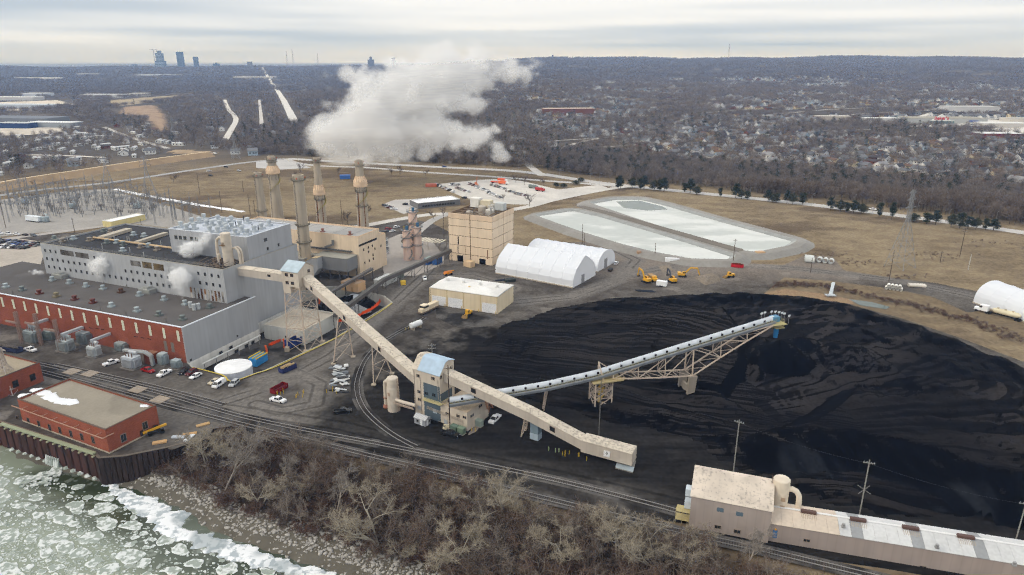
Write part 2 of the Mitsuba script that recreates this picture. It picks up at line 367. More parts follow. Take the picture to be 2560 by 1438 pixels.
ice_in = [(1060, 1520), (850, 1440), (760, 1418), (690, 1394), (600, 1360), (520, 1336), (462, 1318), (470, 1288), (430, 1268), (380, 1248), (320, 1226), (262, 1210)]
ice_poly = Polygon(px(*ice_out, *ice_in, z=WATER)).buffer(0.3)
rim = np.array(ice_poly.segmentize(0.7).exterior.coords)
rim = rim + (meshkit.fbm(np.c_[rim / 2.0, rim[:, :1] * 0], 3, 9)[:, None] - 0.5) * 3.2
ice_poly = Polygon(rim).buffer(0)
put('shore_ice', heap(ice_poly if ice_poly.geom_type == 'Polygon' else max(ice_poly.geoms, key=lambda g: g.area), WATER + 0.02, WATER + 0.24, 0.42, 0.4, 4, 1.2), 'shore_ice',
    label='white shelf of broken ice along the stony river bank', cat='ice', kind='stuff')

rng = np.random.default_rng(11)
def floe(r, aspect, rot, seed):                           # a pancake of ice with a raised slushy rim
    g = np.random.default_rng(seed); k = 22
    w = np.linspace(0, 2 * np.pi, k, endpoint=False)
    rr = r * (1 + sum(q * np.sin(j * w + g.random() * 6.28) * g.random() for j, q in ((2, .26), (3, .2), (4, .12), (6, .10), (9, .07))))
    xy = np.stack([rr * np.cos(w) * aspect, rr * np.sin(w)], 1)
    c, s = math.cos(rot), math.sin(rot); xy = xy @ np.array([[c, s], [-s, c]])
    v, f = [], []
    for sc, z in ((1.0, -0.05), (0.97, 0.10), (0.80, 0.13), (0.66, 0.05)):
        v.append(np.c_[xy * sc, np.full(k, z)])
    for b in range(3):
        for q in range(k):
            n = (q + 1) % k; f += [[b*k+q, b*k+n, (b+1)*k+n], [b*k+q, (b+1)*k+n, (b+1)*k+q]]
    v = np.vstack(v); v = np.vstack([v, [[0, 0, 0.05]]])
    f += [[3*k+q, 3*k+(q+1) % k, 4*k] for q in range(k)]
    return v, np.array(f)
FLOW = math.radians(158)
big, small, tries = [], [], 0
spots = [(230, 1245, 6), (330, 1290, 3.0), (125, 1250, 2.2), (135, 1215, 2.0), (185, 1205, 1.6)]
placed = []
def floe_ok(x, y, r):
    return all((x - a) ** 2 + (y - b) ** 2 > (1.15 * (r + c)) ** 2 for a, b, c in placed)
while tries < 22000 and len(placed) < 1900:
    tries += 1
    qx, qy = rng.uniform(-140, 900), rng.uniform(1120, 1500)
    x, y = XY(qx, qy, WATER)
    s = float(shore_dist(np.array([x]), np.array([y]))[0])
    dens = 0.25 + 0.75 * sstep(6, 32, -s)
    if s > -2.5 or ice_poly.contains(Point(x, y)) or rng.random() > dens: continue
    r = 0.16 + 1.9 * rng.random() ** 5 if len(placed) > 70 else rng.uniform(1.2, 3.0)
    if not floe_ok(x, y, r): continue
    placed.append((x, y, r))
placed.sort(key=lambda q: -q[2] / math.hypot(q[0], q[1]))
rest, rest_uv = MB(), []
def put_uv(base, m, uv, **k):
    key = put(base, m, 'pan_ice', **k); scene[key] = mikit.ply(m, 'mat_pan_ice', smooth=True, uv=uv)
def k_near(x, y): return ice_poly.distance(Point(x, y))
for k, (x, y, r) in enumerate(placed):
    v, f = floe(r, rng.uniform(1.1, 1.7), FLOW + rng.uniform(-0.3, 0.3), k)
    v = v + [x, y, WATER + 0.012]
    fuv = np.c_[np.r_[np.repeat([1, .98, .7, .45], 22), 0.1], np.full(89, (k * 0.37) % 1)]
    if k < 260:
        put_uv('ice_floe', trimesh.Trimesh(v, f, process=False), fuv, label=f"{'large' if r > 1.9 else 'middling' if r > 1.1 else 'small'} white pancake of ice {'near the white shore shelf' if k_near(x, y) < 14 else 'below the river wall' if x < -118 else 'out on the open green river'}", cat='ice floe', group='ice floes drifting on the river')
    else: rest.add(v, f); rest_uv.append(fuv)
put_uv('ice_crumbs', rest.mesh(), np.vstack(rest_uv), label='small broken ice pieces between the floes on the river', cat='ice', kind='stuff')

# --- the yard
ROADS = [px((-40, 900), (300, 972), (560, 1020), (860, 1066), (1150, 1140), (1400, 1190), (1700, 1262)), px((560, 1005), (700, 960), (830, 890), (1000, 745), (1070, 680), (1110, 610)),
         px((640, 1010), (700, 1028), (790, 1010), (800, 960), (740, 930), (660, 950)), px((1240, 760), (1430, 742), (1545, 700), (1590, 650), (1500, 606), (1345, 556)),
         px((1545, 690), (1750, 655), (2000, 672), (2250, 702), (2440, 742)), px((1070, 690), (1180, 690), (1280, 720))]
COAL_AXIS = px((1150, 985), (1300, 900), (1700, 900), (2300, 1000), (2900, 1300))
COAL_AXIS2 = px((1000, 1050), (1400, 1100), (1640, 1100), (1800, 1230), (2600, 1400))
def f_yard(p, n, uv):
    big = fbm(p.x * 0.035, p.y * 0.035, 1.0, 4)
    mid = fbm(p.x * 0.25, p.y * 0.25, 2.0, 3)
    fine = noise(p.x * 1.3, p.y * 1.3, 3.0)
    c = mix((0.095, 0.083, 0.074), (0.185, 0.168, 0.150), smoothstep(0.3, 0.7, big * 0.6 + mid * 0.4))
    c = mix(c, (0.33, 0.28, 0.235), smoothstep(20, 60, p.x) * smoothstep(330, 370, p.y + 30 * (big - 0.5)) * 0.75)
    road, rut = mi.Float(0), mi.Float(0)
    for k, r in enumerate(ROADS):
        d = seg_dist(p.x, p.y, r)
        road = dr.maximum(road, 1 - smoothstep(3.0, 7.5, d + 5 * (mid - 0.5)))
        rut = dr.maximum(rut, (1 - smoothstep(0.2, 0.9, dr.abs(d - 1.6 - 1.2 * big))) * smoothstep(0.45, 0.6, big + 0.25 * mid))
    coal = 1 - smoothstep(25, 54, seg_dist(p.x, p.y, COAL_AXIS) + 30 * (mid - 0.5) + 20 * (big - 0.5))
    coal = dr.maximum(coal, 0.96 * (1 - smoothstep(19, 44, seg_dist(p.x, p.y, COAL_AXIS2) + 14 * (mid - 0.5))))
    swirl = fbm(p.x * 0.05 + 2.0 * noise(p.x * 0.03, p.y * 0.03, 9.0), p.y * 0.5 + 4 * noise(p.x * 0.02, p.y * 0.02, 4.0), 6.0, 3)
    c = mix(c, (0.0165, 0.0155, 0.015), coal * 0.98 * (0.82 + 0.3 * swirl))
    c = mix(c, (0.245, 0.225, 0.205), road * (1 - 0.93 * coal) * (0.60 + 0.6 * mid))
    c = c * (1 - 0.42 * rut)
    c = mix(c, (0.40, 0.36, 0.32), smoothstep(0.71, 0.76, fbm(p.x * 0.06 + 31, p.y * 0.06, 7.0, 4)) * 0.35 * (1 - coal))
    return c * (0.62 + 0.32 * fine)
scene['mat_yard_dirt'] = matte(f_yard)
yard = soft(px((-700, 900), (-300, 700), (0, 596), (110, 585), (480, 570), (930, 560), (955, 556), (1000, 546), (1075, 556), (1120, 578), (1135, 640), (1300, 655), (1345, 625), (1420, 606), (1500, 604), (1400, 575), (1310, 545), (1335, 532), (1380, 555),
                    (1560, 617), (1640, 640), (1800, 657), (1960, 662), (2010, 640), (2080, 640), (2110, 676), (2240, 696), (2340, 708), (2440, 728), (2500, 770), (2420, 782), (2330, 742), (2230, 722), (2080, 703), (1960, 694), (1905, 738),
                    (2120, 760), (2250, 795), (2400, 845), (2560, 905), (2800, 1000), (3200, 1250)) + px((3000, 1560), (2560, 1480), (2200, 1420), (1900, 1376), (1720, 1310), (1400, 1262), (1000, 1158), (600, 1062), (520, 1075), (470, 1110), (425, 1128), (396, 1090), (340, 1000), (100, 950), (-300, 850)), 1.5)
m = MB(); sheet(m, yard.difference(PIT), 0.03); put('yard', m, 'yard_dirt', kind='structure')

def ring_wall(mb, poly, z0, z1, t=0.5):
    e = np.array(poly.segmentize(4).exterior.coords); o = np.array(poly.buffer(t, join_style=2).exterior.coords)
    a, b = np.c_[e, np.full(len(e), z0)], np.c_[e, np.full(len(e), z1)]
    mb.quads(np.stack([a[1:], a[:-1], b[:-1], b[1:]], 1)); return mb
m = MB(); ring_wall(m, PIT, -5.6, 0.35); sheet(m, PIT.buffer(0.45, join_style=2).difference(PIT), 0.35)
put('retaining_wall', m, 'concrete', C(176, 174, 166), label='long low concrete retaining wall beside the sunken coal track', cat='wall')
def f_pit(p, n, uv):
    c = mix((0.035, 0.033, 0.032), (0.12, 0.112, 0.105), smoothstep(0.35, 0.65, fbm(p.x * 0.12, p.y * 0.12, 1.0, 4)))
    return c * (0.8 + 0.4 * noise(p.x * 1.2, p.y * 1.2))
scene['mat_pit_dirt'] = matte(f_pit)
m = MB(); sheet(m, PIT.buffer(0.3), -5.3); put('track_cut', m, 'pit_dirt', kind='structure')
line = np.array(px((482, 921), (531, 933), (561, 942), (578, 957), (600, 951), (640, 936), (661, 930), (760, 886), (834, 850), (980, 760)))
m = MB(); ribbon(m, spline(line, 3.0), 0.55, 0.42); put('yellow_line', m, 'plain', C(205, 180, 80), kind='structure')
# --- coal
PAN = np.array([XY(*q) for q in [(1830, 985), (1960, 1010)]])
def coal_height(X, Y):
    rim = Polygon(px((1275, 805), (1400, 770), (1520, 750), (1700, 741), (1900, 738), (2010, 745), (2130, 768), (2260, 805), (2410, 860), (2570, 928), (2800, 1020), (3150, 1260), (3000, 1440), (2560, 1345), (2400, 1290), (2230, 1290), (1985, 1242), (1800, 1150), (1720, 1090), (1600, 1075), (1430, 1035), (1290, 1000), (1190, 930), (1180, 870)))
    p = shapely.points(X.ravel(), Y.ravel())
    d = (np.where(shapely.contains(rim, p), 1, -1) * shapely.distance(p, rim.exterior)).reshape(X.shape)
    d = d + 7.0 * (meshkit.fbm(np.stack([X / 7, Y / 7, X * 0], -1), 4, 77) - 0.5)
    q = lambda a, b, s=1.0: meshkit.fbm(np.stack([X / a, Y / b, X * 0], -1), 4, int(s))
    rid = lambda a, sd: 1 - 2 * np.abs(q(a, a, sd) - 0.5)
    W = lambda a, b: XY(a, b)
    h = 1.0 * sstep(0, 7, d) + 1.0 * (q(18, 18, 2) - 0.5) * sstep(1, 9, d)
    north = sstep(150, 235, Y) * sstep(10, 60, X)                  # the raised haul bench round the far rim
    h = h + 2.4 * np.exp(-((d - 9) / 5.0) ** 2) * north + 1.5 * np.exp(-((d - 27) / 4.5) ** 2) * north * (0.4 + q(24, 24, 3))
    table = Polygon(px((1420, 880), (1560, 805), (1800, 790), (1845, 850), (1838, 930), (1800, 985), (1640, 965), (1480, 960)))
    dt_ = (np.where(shapely.contains(table, p), 1, -1) * shapely.distance(p, table.exterior)).reshape(X.shape)
    h = np.maximum(h, 4.2 * np.clip(1 + dt_ / 5.0, 0, 1) * sstep(XY(1480, 900)[0], XY(1780, 900)[0], X) + 0.5 * (q(10, 10, 21) - 0.5))
    plat = Polygon(px((1950, 1098), (2130, 1094), (2330, 1140), (2460, 1195), (2600, 1215), (3000, 1230), (2800, 1050), (2520, 975), (2300, 960), (2150, 985), (2080, 1050), (2010, 1085), z=6.0))
    dp = (np.where(shapely.contains(plat, p), 1, -1) * shapely.distance(p, plat.exterior)).reshape(X.shape)
    h = np.maximum(h, 8.6 * np.clip(1 + dp / 12.0, 0, 1) + 1.1 * (q(12, 12, 7) - 0.5) * sstep(-3, 6, dp))
    face = np.clip(1 + dp / 12.0, 0, 1); band = face * (1 - face) * 4
    h = h + band * 0.8 * np.abs(np.sin((X * 0.93 + Y * 0.36) * 0.62 + 1.2 * q(20, 20, 3)))
    def cone(x, y, top, run): return top - np.hypot(X - x, Y - y) * top / run
    h = np.maximum(h, cone(*W(1945, 905), 9.0, 15) + 1.0 * (q(5, 5, 5) - 0.5))
    h = np.maximum(h, cone(*W(2000, 880), 6.5, 13) + 1.0 * (q(5, 5, 15) - 0.5)); h = np.maximum(h, cone(*W(2110, 900), 6.0, 20) + 1.2 * (q(6, 6, 8) - 0.5)); h = np.maximum(h, cone(*W(1890, 868), 5.0, 12))
    for (a, b, r, dep) in ((1930, 1000, 15, 3.0), (2010, 975, 13, 2.5), (1770, 1050, 12, 1.2), (2200, 1010, 10, 3.0), (1655, 1000, 9, 1.0)):
        c0 = W(a, b); h = h - dep * np.exp(-((np.hypot(X - c0[0], Y - c0[1]) / r) ** 4))
    w1, w2 = W(1560, 900), W(2330, 1000)
    r1, r2 = np.hypot(X - w1[0], (Y - w1[1]) * 1.1), np.hypot(X - w2[0], Y - w2[1])
    h = h + (0.38 * np.abs(np.sin(r1 * 0.55 + 5 * q(30, 30, 6))) + 0.5 * np.abs(np.sin(r2 * 0.42 + 6 * q(34, 34, 4)))) * sstep(2, 10, d) * sstep(0.36, 0.58, q(26, 26, 12))
    h = h + 0.9 * (rid(7, 31) - 0.7) * sstep(0.45, 0.62, q(40, 40, 33)) * sstep(3, 10, d)
    return np.where(d > 0, np.maximum(h, 0.0) * sstep(0, 1.0, d), -0.5), rim
xs, ys = np.arange(-30, 265, 0.9), np.arange(104, 350, 0.9)
X, Y = np.meshgrid(xs, ys); Z, coal_rim = coal_height(X, Y); Z = Z + 0.05
i = np.arange(X.size).reshape(X.shape); cell = (Z[:-1, :-1] > 0) & (Z[1:, 1:] > 0) & (Z[1:, :-1] > 0) & (Z[:-1, 1:] > 0)
def coal_z(x, y): return float(coal_height(np.array([[x]]), np.array([[y]]))[0][0, 0]) + 0.05
W1, W2, W3 = XY(1560, 900), XY(2330, 1000), XY(1540, 1110)
FACE = [XY(*q, 4.0) for q in [(1990, 1150), (2110, 1170), (2230, 1200), (2330, 1225), (2440, 1250)]]
def f_coal(p, n, uv):
    big = fbm(p.x * 0.03, p.y * 0.03, 1.0, 4)
    r1 = dr.sqrt(dr.square(p.x - float(W1[0])) + dr.square(p.y - float(W1[1])) * 1.2) + 26 * fbm(p.x * 0.016 + 3, p.y * 0.016, 9.0, 3)
    r2 = dr.sqrt(dr.square(p.x - float(W2[0])) + dr.square(p.y - float(W2[1]))) + 14 * fbm(p.x * 0.025, p.y * 0.025, 4.0, 3)
    a1 = dr.atan2(p.y - float(W1[1]), p.x - float(W1[0])); a2 = dr.atan2(p.y - float(W2[1]), p.x - float(W2[0]))
    a3 = dr.atan2(p.y - float(W3[1]), p.x - float(W3[0])) * 30 + 2.6 * big
    st = p.y * 0.9 + p.x * 0.28 + 24 * fbm(p.x * 0.014 + 8, p.y * 0.014, 2.0, 3)
    sel = fbm(p.x * 0.02 + 40, p.y * 0.02, 7.0, 2)
    s = dr.select(p.x < 92 + 60 * (big - 0.5), dr.select(sel > 0.5, noise(r1 * 0.75, a1 * 1.1, 2.0), noise(st * 0.8, p.x * 0.03, 2.0)), dr.select(big > 0.52, noise(a3, r2 * 0.03, 6.0), noise(r2 * 0.6, a2 * 1.2, 6.0)))
    t = dr.select(p.x < 92 + 60 * (big - 0.5), dr.select(sel > 0.5, noise(r1 * 2.1, a1 * 0.9, 3.0), noise(st * 2.3, p.x * 0.04, 3.0)), noise(a3 * 2.6, r2 * 0.05, 8.0))
    lane = smoothstep(0.48, 0.60, s * 0.6 + t * 0.4)
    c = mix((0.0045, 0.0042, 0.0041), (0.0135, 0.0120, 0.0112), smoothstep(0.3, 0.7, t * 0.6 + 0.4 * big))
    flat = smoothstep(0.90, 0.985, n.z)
    c = mix((0.0020, 0.0019, 0.0019), c * 0.95, flat)  # dusty flats lighter; steep faces painted darker, shade in the colour to bring out relief
    fd = seg_dist(p.x, p.y, FACE) + 3 * (big - 0.5)
    stripe = smoothstep(0.30, 0.75, noise((p.x * 0.93 + p.y * 0.36) * 0.42, 1.0, 5.0))
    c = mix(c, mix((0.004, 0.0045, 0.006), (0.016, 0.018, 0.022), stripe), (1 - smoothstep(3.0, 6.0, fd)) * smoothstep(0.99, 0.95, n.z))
    c = mix(c, (0.036, 0.031, 0.028), flat * lane * smoothstep(0.30, 0.62, fbm(p.x * 0.018 + 5, p.y * 0.018, 3.0, 3)))
    return c * (0.58 + 0.38 * noise(p.x * 1.5, p.y * 1.5, p.z))
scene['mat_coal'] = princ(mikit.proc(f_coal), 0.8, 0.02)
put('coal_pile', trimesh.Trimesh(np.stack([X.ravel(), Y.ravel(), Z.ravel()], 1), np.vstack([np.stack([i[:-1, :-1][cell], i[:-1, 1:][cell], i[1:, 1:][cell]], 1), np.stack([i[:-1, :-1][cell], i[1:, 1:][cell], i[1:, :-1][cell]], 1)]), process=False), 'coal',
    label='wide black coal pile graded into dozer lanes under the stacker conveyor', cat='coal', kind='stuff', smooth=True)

# --- pavements and roads
def f_asphalt(p, n, uv):
    k = 0.84 + 0.3 * fbm(p.x * 0.08, p.y * 0.08, 1.0, 4)
    return pal(uv) * (k * (0.92 + 0.16 * noise(p.x * 0.9, p.y * 0.9)))
scene['mat_paving'] = princ(mikit.proc(f_asphalt), 0.9, 0.2)
GREY_ROAD, PALE_ROAD, GRAVEL = C(172, 170, 168), C(188, 184, 178), C(150, 146, 141)
def road(base, pts, width, col=GREY_ROAD, lift=0.07, drape=False, mark=True):
    c = spline(pts, 8.0)
    m = MB(); ribbon(m, c, width, lift, drape)
    key = put(base, m, 'paving', col, kind='structure')
    if mark:
        m = MB()
        for off in (-width * 0.46, width * 0.46):
            t = np.gradient(c, axis=0)[:, :2]; t /= np.linalg.norm(t, axis=1, keepdims=True)
            ribbon(m, c[:, :2] + np.c_[-t[:, 1], t[:, 0]] * off, 0.16, lift + 0.03, drape)
        put('edge_line', m, 'plain', C(215, 215, 210), key, kind='stuff')
        m = MB(); ribbon(m, c, 0.22, lift + 0.03, drape); put('centre_line', m, 'plain', C(205, 180, 90), key, kind='stuff')
    return c
HIGHWAY = px((520, 388), (700, 396), (860, 405), (1080, 417), (1297, 429), (1357, 436), (1498, 457), (1720, 480), (2002, 509), (2405, 560), (2560, 582), (2800, 618), (3200, 690))
road('highway', HIGHWAY, 12.5)
road('frontage_road', px((715, 397), (745, 408), (800, 415), (907, 419), (1060, 431), (1230, 442), (1357, 452), (1500, 462), (1560, 468)), 8.0)
road('entrance_road', px((1575, 466), (1520, 473), (1450, 486), (1375, 502), (1310, 519), (1200, 534), (1100, 535), (1000, 548), (900, 566), (800, 578)), 9.0, PALE_ROAD, 0.09, mark=False)
road('levee_road', px((-300, 556), (0, 489), (286, 455), (470, 427), (638, 404), (715, 397)), 9.0, C(150, 149, 148), 0.08, mark=False)
road('underpass_road', px((1357, 440), (1335, 424), (1320, 410), (1345, 396), (1390, 384), (1420, 372)), 9.0, PALE_ROAD, 0.10, mark=False)
road('plant_road', px((-200, 640), (0, 600), (110, 585), (180, 576), (300, 560)), 7.0, C(160, 155, 150), 0.08, mark=False)
road('pond_road', px((1030, 598), (1080, 552), (1140, 530)), 7.0, C(165, 162, 158), 0.1, mark=False)
def pave(base, pts, col, lift, r=1.0):
    m = MB(); sheet(m, soft(pts, r), lift); return put(base, m, 'paving', col, kind='structure')
pave('parking_lot', px((1088, 461), (1200, 450), (1263, 447), (1315, 455), (1395, 474), (1500, 462), (1520, 470), (1375, 506), (1310, 512), (1210, 508), (1150, 490)), PALE_ROAD, 0.05)
pave('office_lot', px((955, 512), (985, 500), (1040, 498), (1050, 520), (1010, 536)), C(176, 172, 168), 0.06)
pave('plant_lot', px((-120, 640), (-60, 600), (30, 594), (100, 604), (108, 640), (100, 668), (-60, 700)), C(168, 160, 150), 0.06)
pave('substation_gravel', px((-200, 600), (-100, 520), (0, 500), (150, 480), (280, 472), (320, 488), (420, 515), (500, 540), (560, 560), (440, 572), (300, 555), (180, 575), (90, 583), (0, 592)), GRAVEL, 0.05, 2.0)
pave('silo_court', px((955, 640), (965, 600), (1000, 585), (1075, 596), (1110, 640), (1110, 660), (1040, 690), (960, 690)), C(158, 152, 146), 0.06)
pave('turning_circle', px((715, 402), (690, 395), (640, 405), (640, 420), (700, 424), (780, 420), (745, 408)), GREY_ROAD, 0.05, 3)

# --- snow lying in the ditch
c = spline(px((288, 473), (340, 484), (420, 499), (500, 513), (560, 522), (610, 530)), 2.0)
w = 3.2 * meshkit.fbm(np.c_[c[:, 0] / 6, c[:, 1] / 6, c[:, 0] * 0], 3, 3) + 1.0
t = np.gradient(c, axis=0); t /= np.linalg.norm(t, axis=1, keepdims=True); nrm = np.c_[-t[:, 1], t[:, 0]] * w[:, None]
L, R = np.c_[c + nrm, np.full(len(c), 0.05)], np.c_[c - nrm, np.full(len(c), 0.05)]; M = np.c_[c, np.full(len(c), 0.22)]
m = MB(); m.quads(np.stack([R[:-1], R[1:], M[1:], M[:-1]], 1)); m.quads(np.stack([M[:-1], M[1:], L[1:], L[:-1]], 1))
put('snow_strip', m, 'plain', (0.88, 0.88, 0.9), label='long strip of snow lying in the grass ditch behind the plant', cat='snow', kind='stuff')

# --- levee on the left, with a gravel track on its crown
def embank(base, pts, crown, h, run, mat, col, kind='structure', lift=0.0):
    c = spline(pts, 6.0)[:, :2]
    t = np.gradient(c, axis=0); t /= np.linalg.norm(t, axis=1, keepdims=True); n = np.c_[-t[:, 1], t[:, 0]]
    row = lambda off, z: np.c_[c + n * off, np.full(len(c), z)]
    rows = [row(-crown/2 - run, lift), row(-crown/2, h), row(crown/2, h), row(crown/2 + run, lift)]
    m = MB()
    for a, b in zip(rows[:-1], rows[1:]): m.quads(np.stack([a[:-1], a[1:], b[1:], b[:-1]], 1))
    return put(base, m, mat, col, kind=kind), c
k, lv = embank('levee', px((-260, 530), (0, 470), (200, 437), (400, 406), (520, 390)), 5.0, 5.0, 13, 'roofing', C(150, 128, 100))
m = MB(); ribbon(m, lv, 3.0, 5.04); put('levee_path', m, 'paving', C(196, 178, 150), kind='structure')

# --- settling ponds: stone banks, concrete linings, frozen water
def f_pond_ice(p, n, uv):
    k = fbm(p.x * 0.03, p.y * 0.06, 1.0, 4)
    c = mix((0.45, 0.475, 0.455), (0.60, 0.615, 0.595), smoothstep(0.35, 0.65, k))
    return c * (0.97 + 0.06 * noise(p.x * 0.5, p.y * 0.5))
scene['mat_pond_ice'] = princ(mikit.proc(f_pond_ice), 0.45, 0.4)
scene['mat_pond_water'] = two({'type': 'principled', 'base_color': {'type': 'rgb', 'value': [0.035, 0.06, 0.045]}, 'roughness': 0.05, 'specular': 0.6})
def pond(base, ice_px, level, crest, water_px=None, pad=9.0):
    ice = Polygon(px(*ice_px, z=level)).buffer(-3).buffer(3)
    k = np.linspace(0, 1, 160, endpoint=False)
    ring = lambda g: np.array([g.exterior.interpolate(q, normalized=True).coords[0] for q in k])
    inner = ring(ice)
    ctr = inner.mean(0)
    def off(d): 
        t = np.roll(inner, -1, 0) - np.roll(inner, 1, 0); t /= np.linalg.norm(t, axis=1, keepdims=True)
        n = np.c_[t[:, 1], -t[:, 0]]
        if Polygon(inner).exterior.is_ccw is False: n = -n
        return inner + n * d
    def band(a, za, b, zb):
        A, B = np.c_[a, np.full(len(a), za)], np.c_[b, np.full(len(b), zb)]
        return np.stack([A, np.roll(A, -1, 0), np.roll(B, -1, 0), B], 1)
    e1, e2, e3 = off(3.4), off(3.4 + pad), off(3.4 + pad + 2.2 * crest)
    m = MB(); m.quads(band(inner, level - 0.05, off(0.9), level + 0.45)); m.quads(band(off(0.9), level + 0.45, e1, crest)); put(base + '_lining', m, 'concrete', C(150, 152, 150), kind='structure')
    m = MB(); m.quads(band(e1, crest, e2, crest)); m.quads(band(e2, crest, e3, 0.02)); put(base + '_bank', m, 'paving', C(140, 137, 132), kind='structure')
    m = MB(); sheet(m, ice.buffer(0.3), level); put(base + '_ice', m, 'pond_ice', kind='structure')
    if water_px:
        m = MB(); sheet(m, soft(px(*water_px, z=level), 1.0), level + 0.03); put(base + '_water', m, 'pond_water', kind='structure')
    return ice
pond_a = pond('near_pond', [(1346, 541), (1432, 528), (1500, 543), (1640, 584), (1826, 642), (1815, 650), (1730, 648), (1640, 632), (1560, 612), (1450, 578)], 1.0, 2.4, pad=4)
pond_b = pond('far_pond', [(1482, 510), (1540, 500), (1600, 500), (1660, 514), (1800, 555), (1980, 604), (1960, 616), (1880, 632), (1800, 612), (1620, 556)], 1.0, 2.4, [(1540, 504), (1600, 502), (1655, 516), (1670, 524), (1620, 527), (1560, 520)], pad=6)
m = MB(); sheet(m, LineString(px((1455, 525), (1520, 541), (1640, 576), (1840, 634))).buffer(4.2), 2.52); put('pond_dam', m, 'paving', C(112, 106, 98), kind='structure')
# ---------------------------------------------------------------- colours of the plant
GREY_SIDE, GREY_DARK = C(150, 152, 155, 1.25), C(118, 119, 121, 1.2)
TAN, TAN_DARK, BEIGE = C(204, 186, 162, 1.25), C(178, 160, 138, 1.2), C(194, 183, 168, 1.06)
BRICK = C(140, 78, 60, 1.03)
ROOF_DARK, ROOF_MID, ROOF_LIGHT, WHITE = C(84, 84, 87), C(118, 114, 110), C(196, 202, 210), C(232, 233, 235)
SILVER, CONC = C(188, 194, 198), C(168, 157, 140, 1.1)
def window(fr, face, s, z, w, h, parent, frame_col=C(120, 118, 115), off=0.0, pane=True, depth=0.10, mull=True):
    """A window proud of its wall: a frame with the pane set back in it. face 'f': on the front, 's': on the side."""
    p = (lambda a, d, zz: fr(a, off - d, zz)) if face == 'f' else (lambda a, d, zz: fr(off - d, a, zz))
    bx = lambda m, a0, a1, d0, d1, z0, z1: m.box(p((a0+a1)/2, (d0+d1)/2, (z0+z1)/2), (p(1,0,0)-p(0,0,0))*(a1-a0)/2, (p(0,1,0)-p(0,0,0))*(d1-d0)/2, (0, 0, (z1-z0)/2))
    m, t = MB(), min(0.12, w * 0.1)
    bx(m, s-w/2-t, s+w/2+t, 0, depth, z+h/2, z+h/2+t); bx(m, s-w/2-t, s+w/2+t, 0, depth*1.5, z-h/2-t, z-h/2)
    bx(m, s-w/2-t, s-w/2, 0, depth, z-h/2, z+h/2); bx(m, s+w/2, s+w/2+t, 0, depth, z-h/2, z+h/2)
    if mull and w > 1.0: bx(m, s-0.04, s+0.04, 0.02, depth*0.8, z-h/2, z+h/2)
    k = put('window', m, 'plain', frame_col, parent)
    if pane:
        m = MB(); bx(m, s-w/2, s+w/2, 0, depth*0.4, z-h/2, z+h/2); put('pane', m, 'dark_glass', None, k, smooth=False)
    return k
def panel(fr, face, s0, s1, z0, z1, base, mat, col, parent, off=0.0, d=0.06, label=None):
    m = MB(); p = (lambda a, dd, zz: fr(a, off - dd, zz)) if face == 'f' else (lambda a, dd, zz: fr(off - dd, a, zz))
    m.box(p((s0+s1)/2, d/2, (z0+z1)/2), (p(1,0,0)-p(0,0,0))*(s1-s0)/2, (p(0,1,0)-p(0,0,0))*d/2, (0, 0, (z1-z0)/2))
    return put(base, m, mat, col, parent, label)
def shell(fr, u0, u1, v0, v1, z0, z1, parent, wall_mat, wall_col, roof_mat, roof_col, par=0.5, cop=WHITE, names=('wall', 'roof')):
    """Walls, a sunk flat roof and a coping."""
    m = MB(); t = 0.35
    for a in ((u0, u1, v0, v0+t), (u0, u1, v1-t, v1), (u0, u0+t, v0+t, v1-t), (u1-t, u1, v0+t, v1-t)): fr.box(m, *a, z0, z1)
    w = put(names[0], m, wall_mat, wall_col, parent)
    m = MB(); fr.box(m, u0+t, u1-t, v0+t, v1-t, z1-par-0.3, z1-par); r = put(names[1], m, roof_mat, roof_col, parent)
    m = MB(); e = 0.06
    for a in ((u0-e, u1+e, v0-e, v0+t+e), (u0-e, u1+e, v1-t-e, v1+e), (u0-e, u0+t+e, v0+t+e, v1-t-e), (u1-t-e, u1+e, v0+t+e, v1-t-e)): fr.box(m, *a, z1, z1+0.16)
    put('coping', m, 'plain', cop, parent)
    return w, r
def roof_vent(fr, u, v, z, parent, col, r=0.8, h=1.7, base='roof_vent'):
    m = MB(); fr.box(m, u-r*1.25, u+r*1.25, v-r*1.25, v+r*1.25, z, z+h*0.28)
    m.lathe(fr(u, v, z), [(r*0.75, h*0.28), (r*0.75, h*0.6), (r*1.05, h*0.6), (r*1.05, h*0.92), (r*0.6, h), (0, h)], 12)
    return put(base, m, 'zinc', col, parent)

# ---------------------------------------------------------------- turbine hall: brick front, grey end, low roof
HZ4 = lambda x, y: (x / 3.994, 500 + y / 3.994)
HZ6 = lambda x, y: (x / 3.994, 760 + y / 3.994)
hall = Frame(P(455, 820, 14.7), 157.6, 150, 39, z=0.0)
if hall.w @ np.array([0, 1, 0]) < 0: hall.w = -hall.w
t = thing('turbine_hall', 'long red brick turbine hall with a low dark roof and tall narrow windows', 'power station')
HT = 14.7
m = MB(); hall.box(m, 0.4, 150, 0, 0.5, 0, HT); brick_wall = put('front_wall', m, 'brick', BRICK, t, 'red brick front wall')
m = MB(); hall.box(m, 0, 0.4, 0, 39, 0, HT); hall.box(m, 0.4, 5.9, 38.6, 39, 0, HT); put('end_wall', m, 'siding', GREY_SIDE, t, 'grey metal end wall')
m = MB(); hall.box(m, 0.02, 0.5, 0.3, 39, -5.6, 0.0); put('base_wall', m, 'concrete', C(205, 203, 198, 1.2), t, 'pale concrete base wall under the grey end')
m = MB(); hall.box(m, 5.6, 6.2, 38.9, 74, -5.6, 0.6); put('base_wall', m, 'concrete', C(205, 203, 198, 1.2), t)
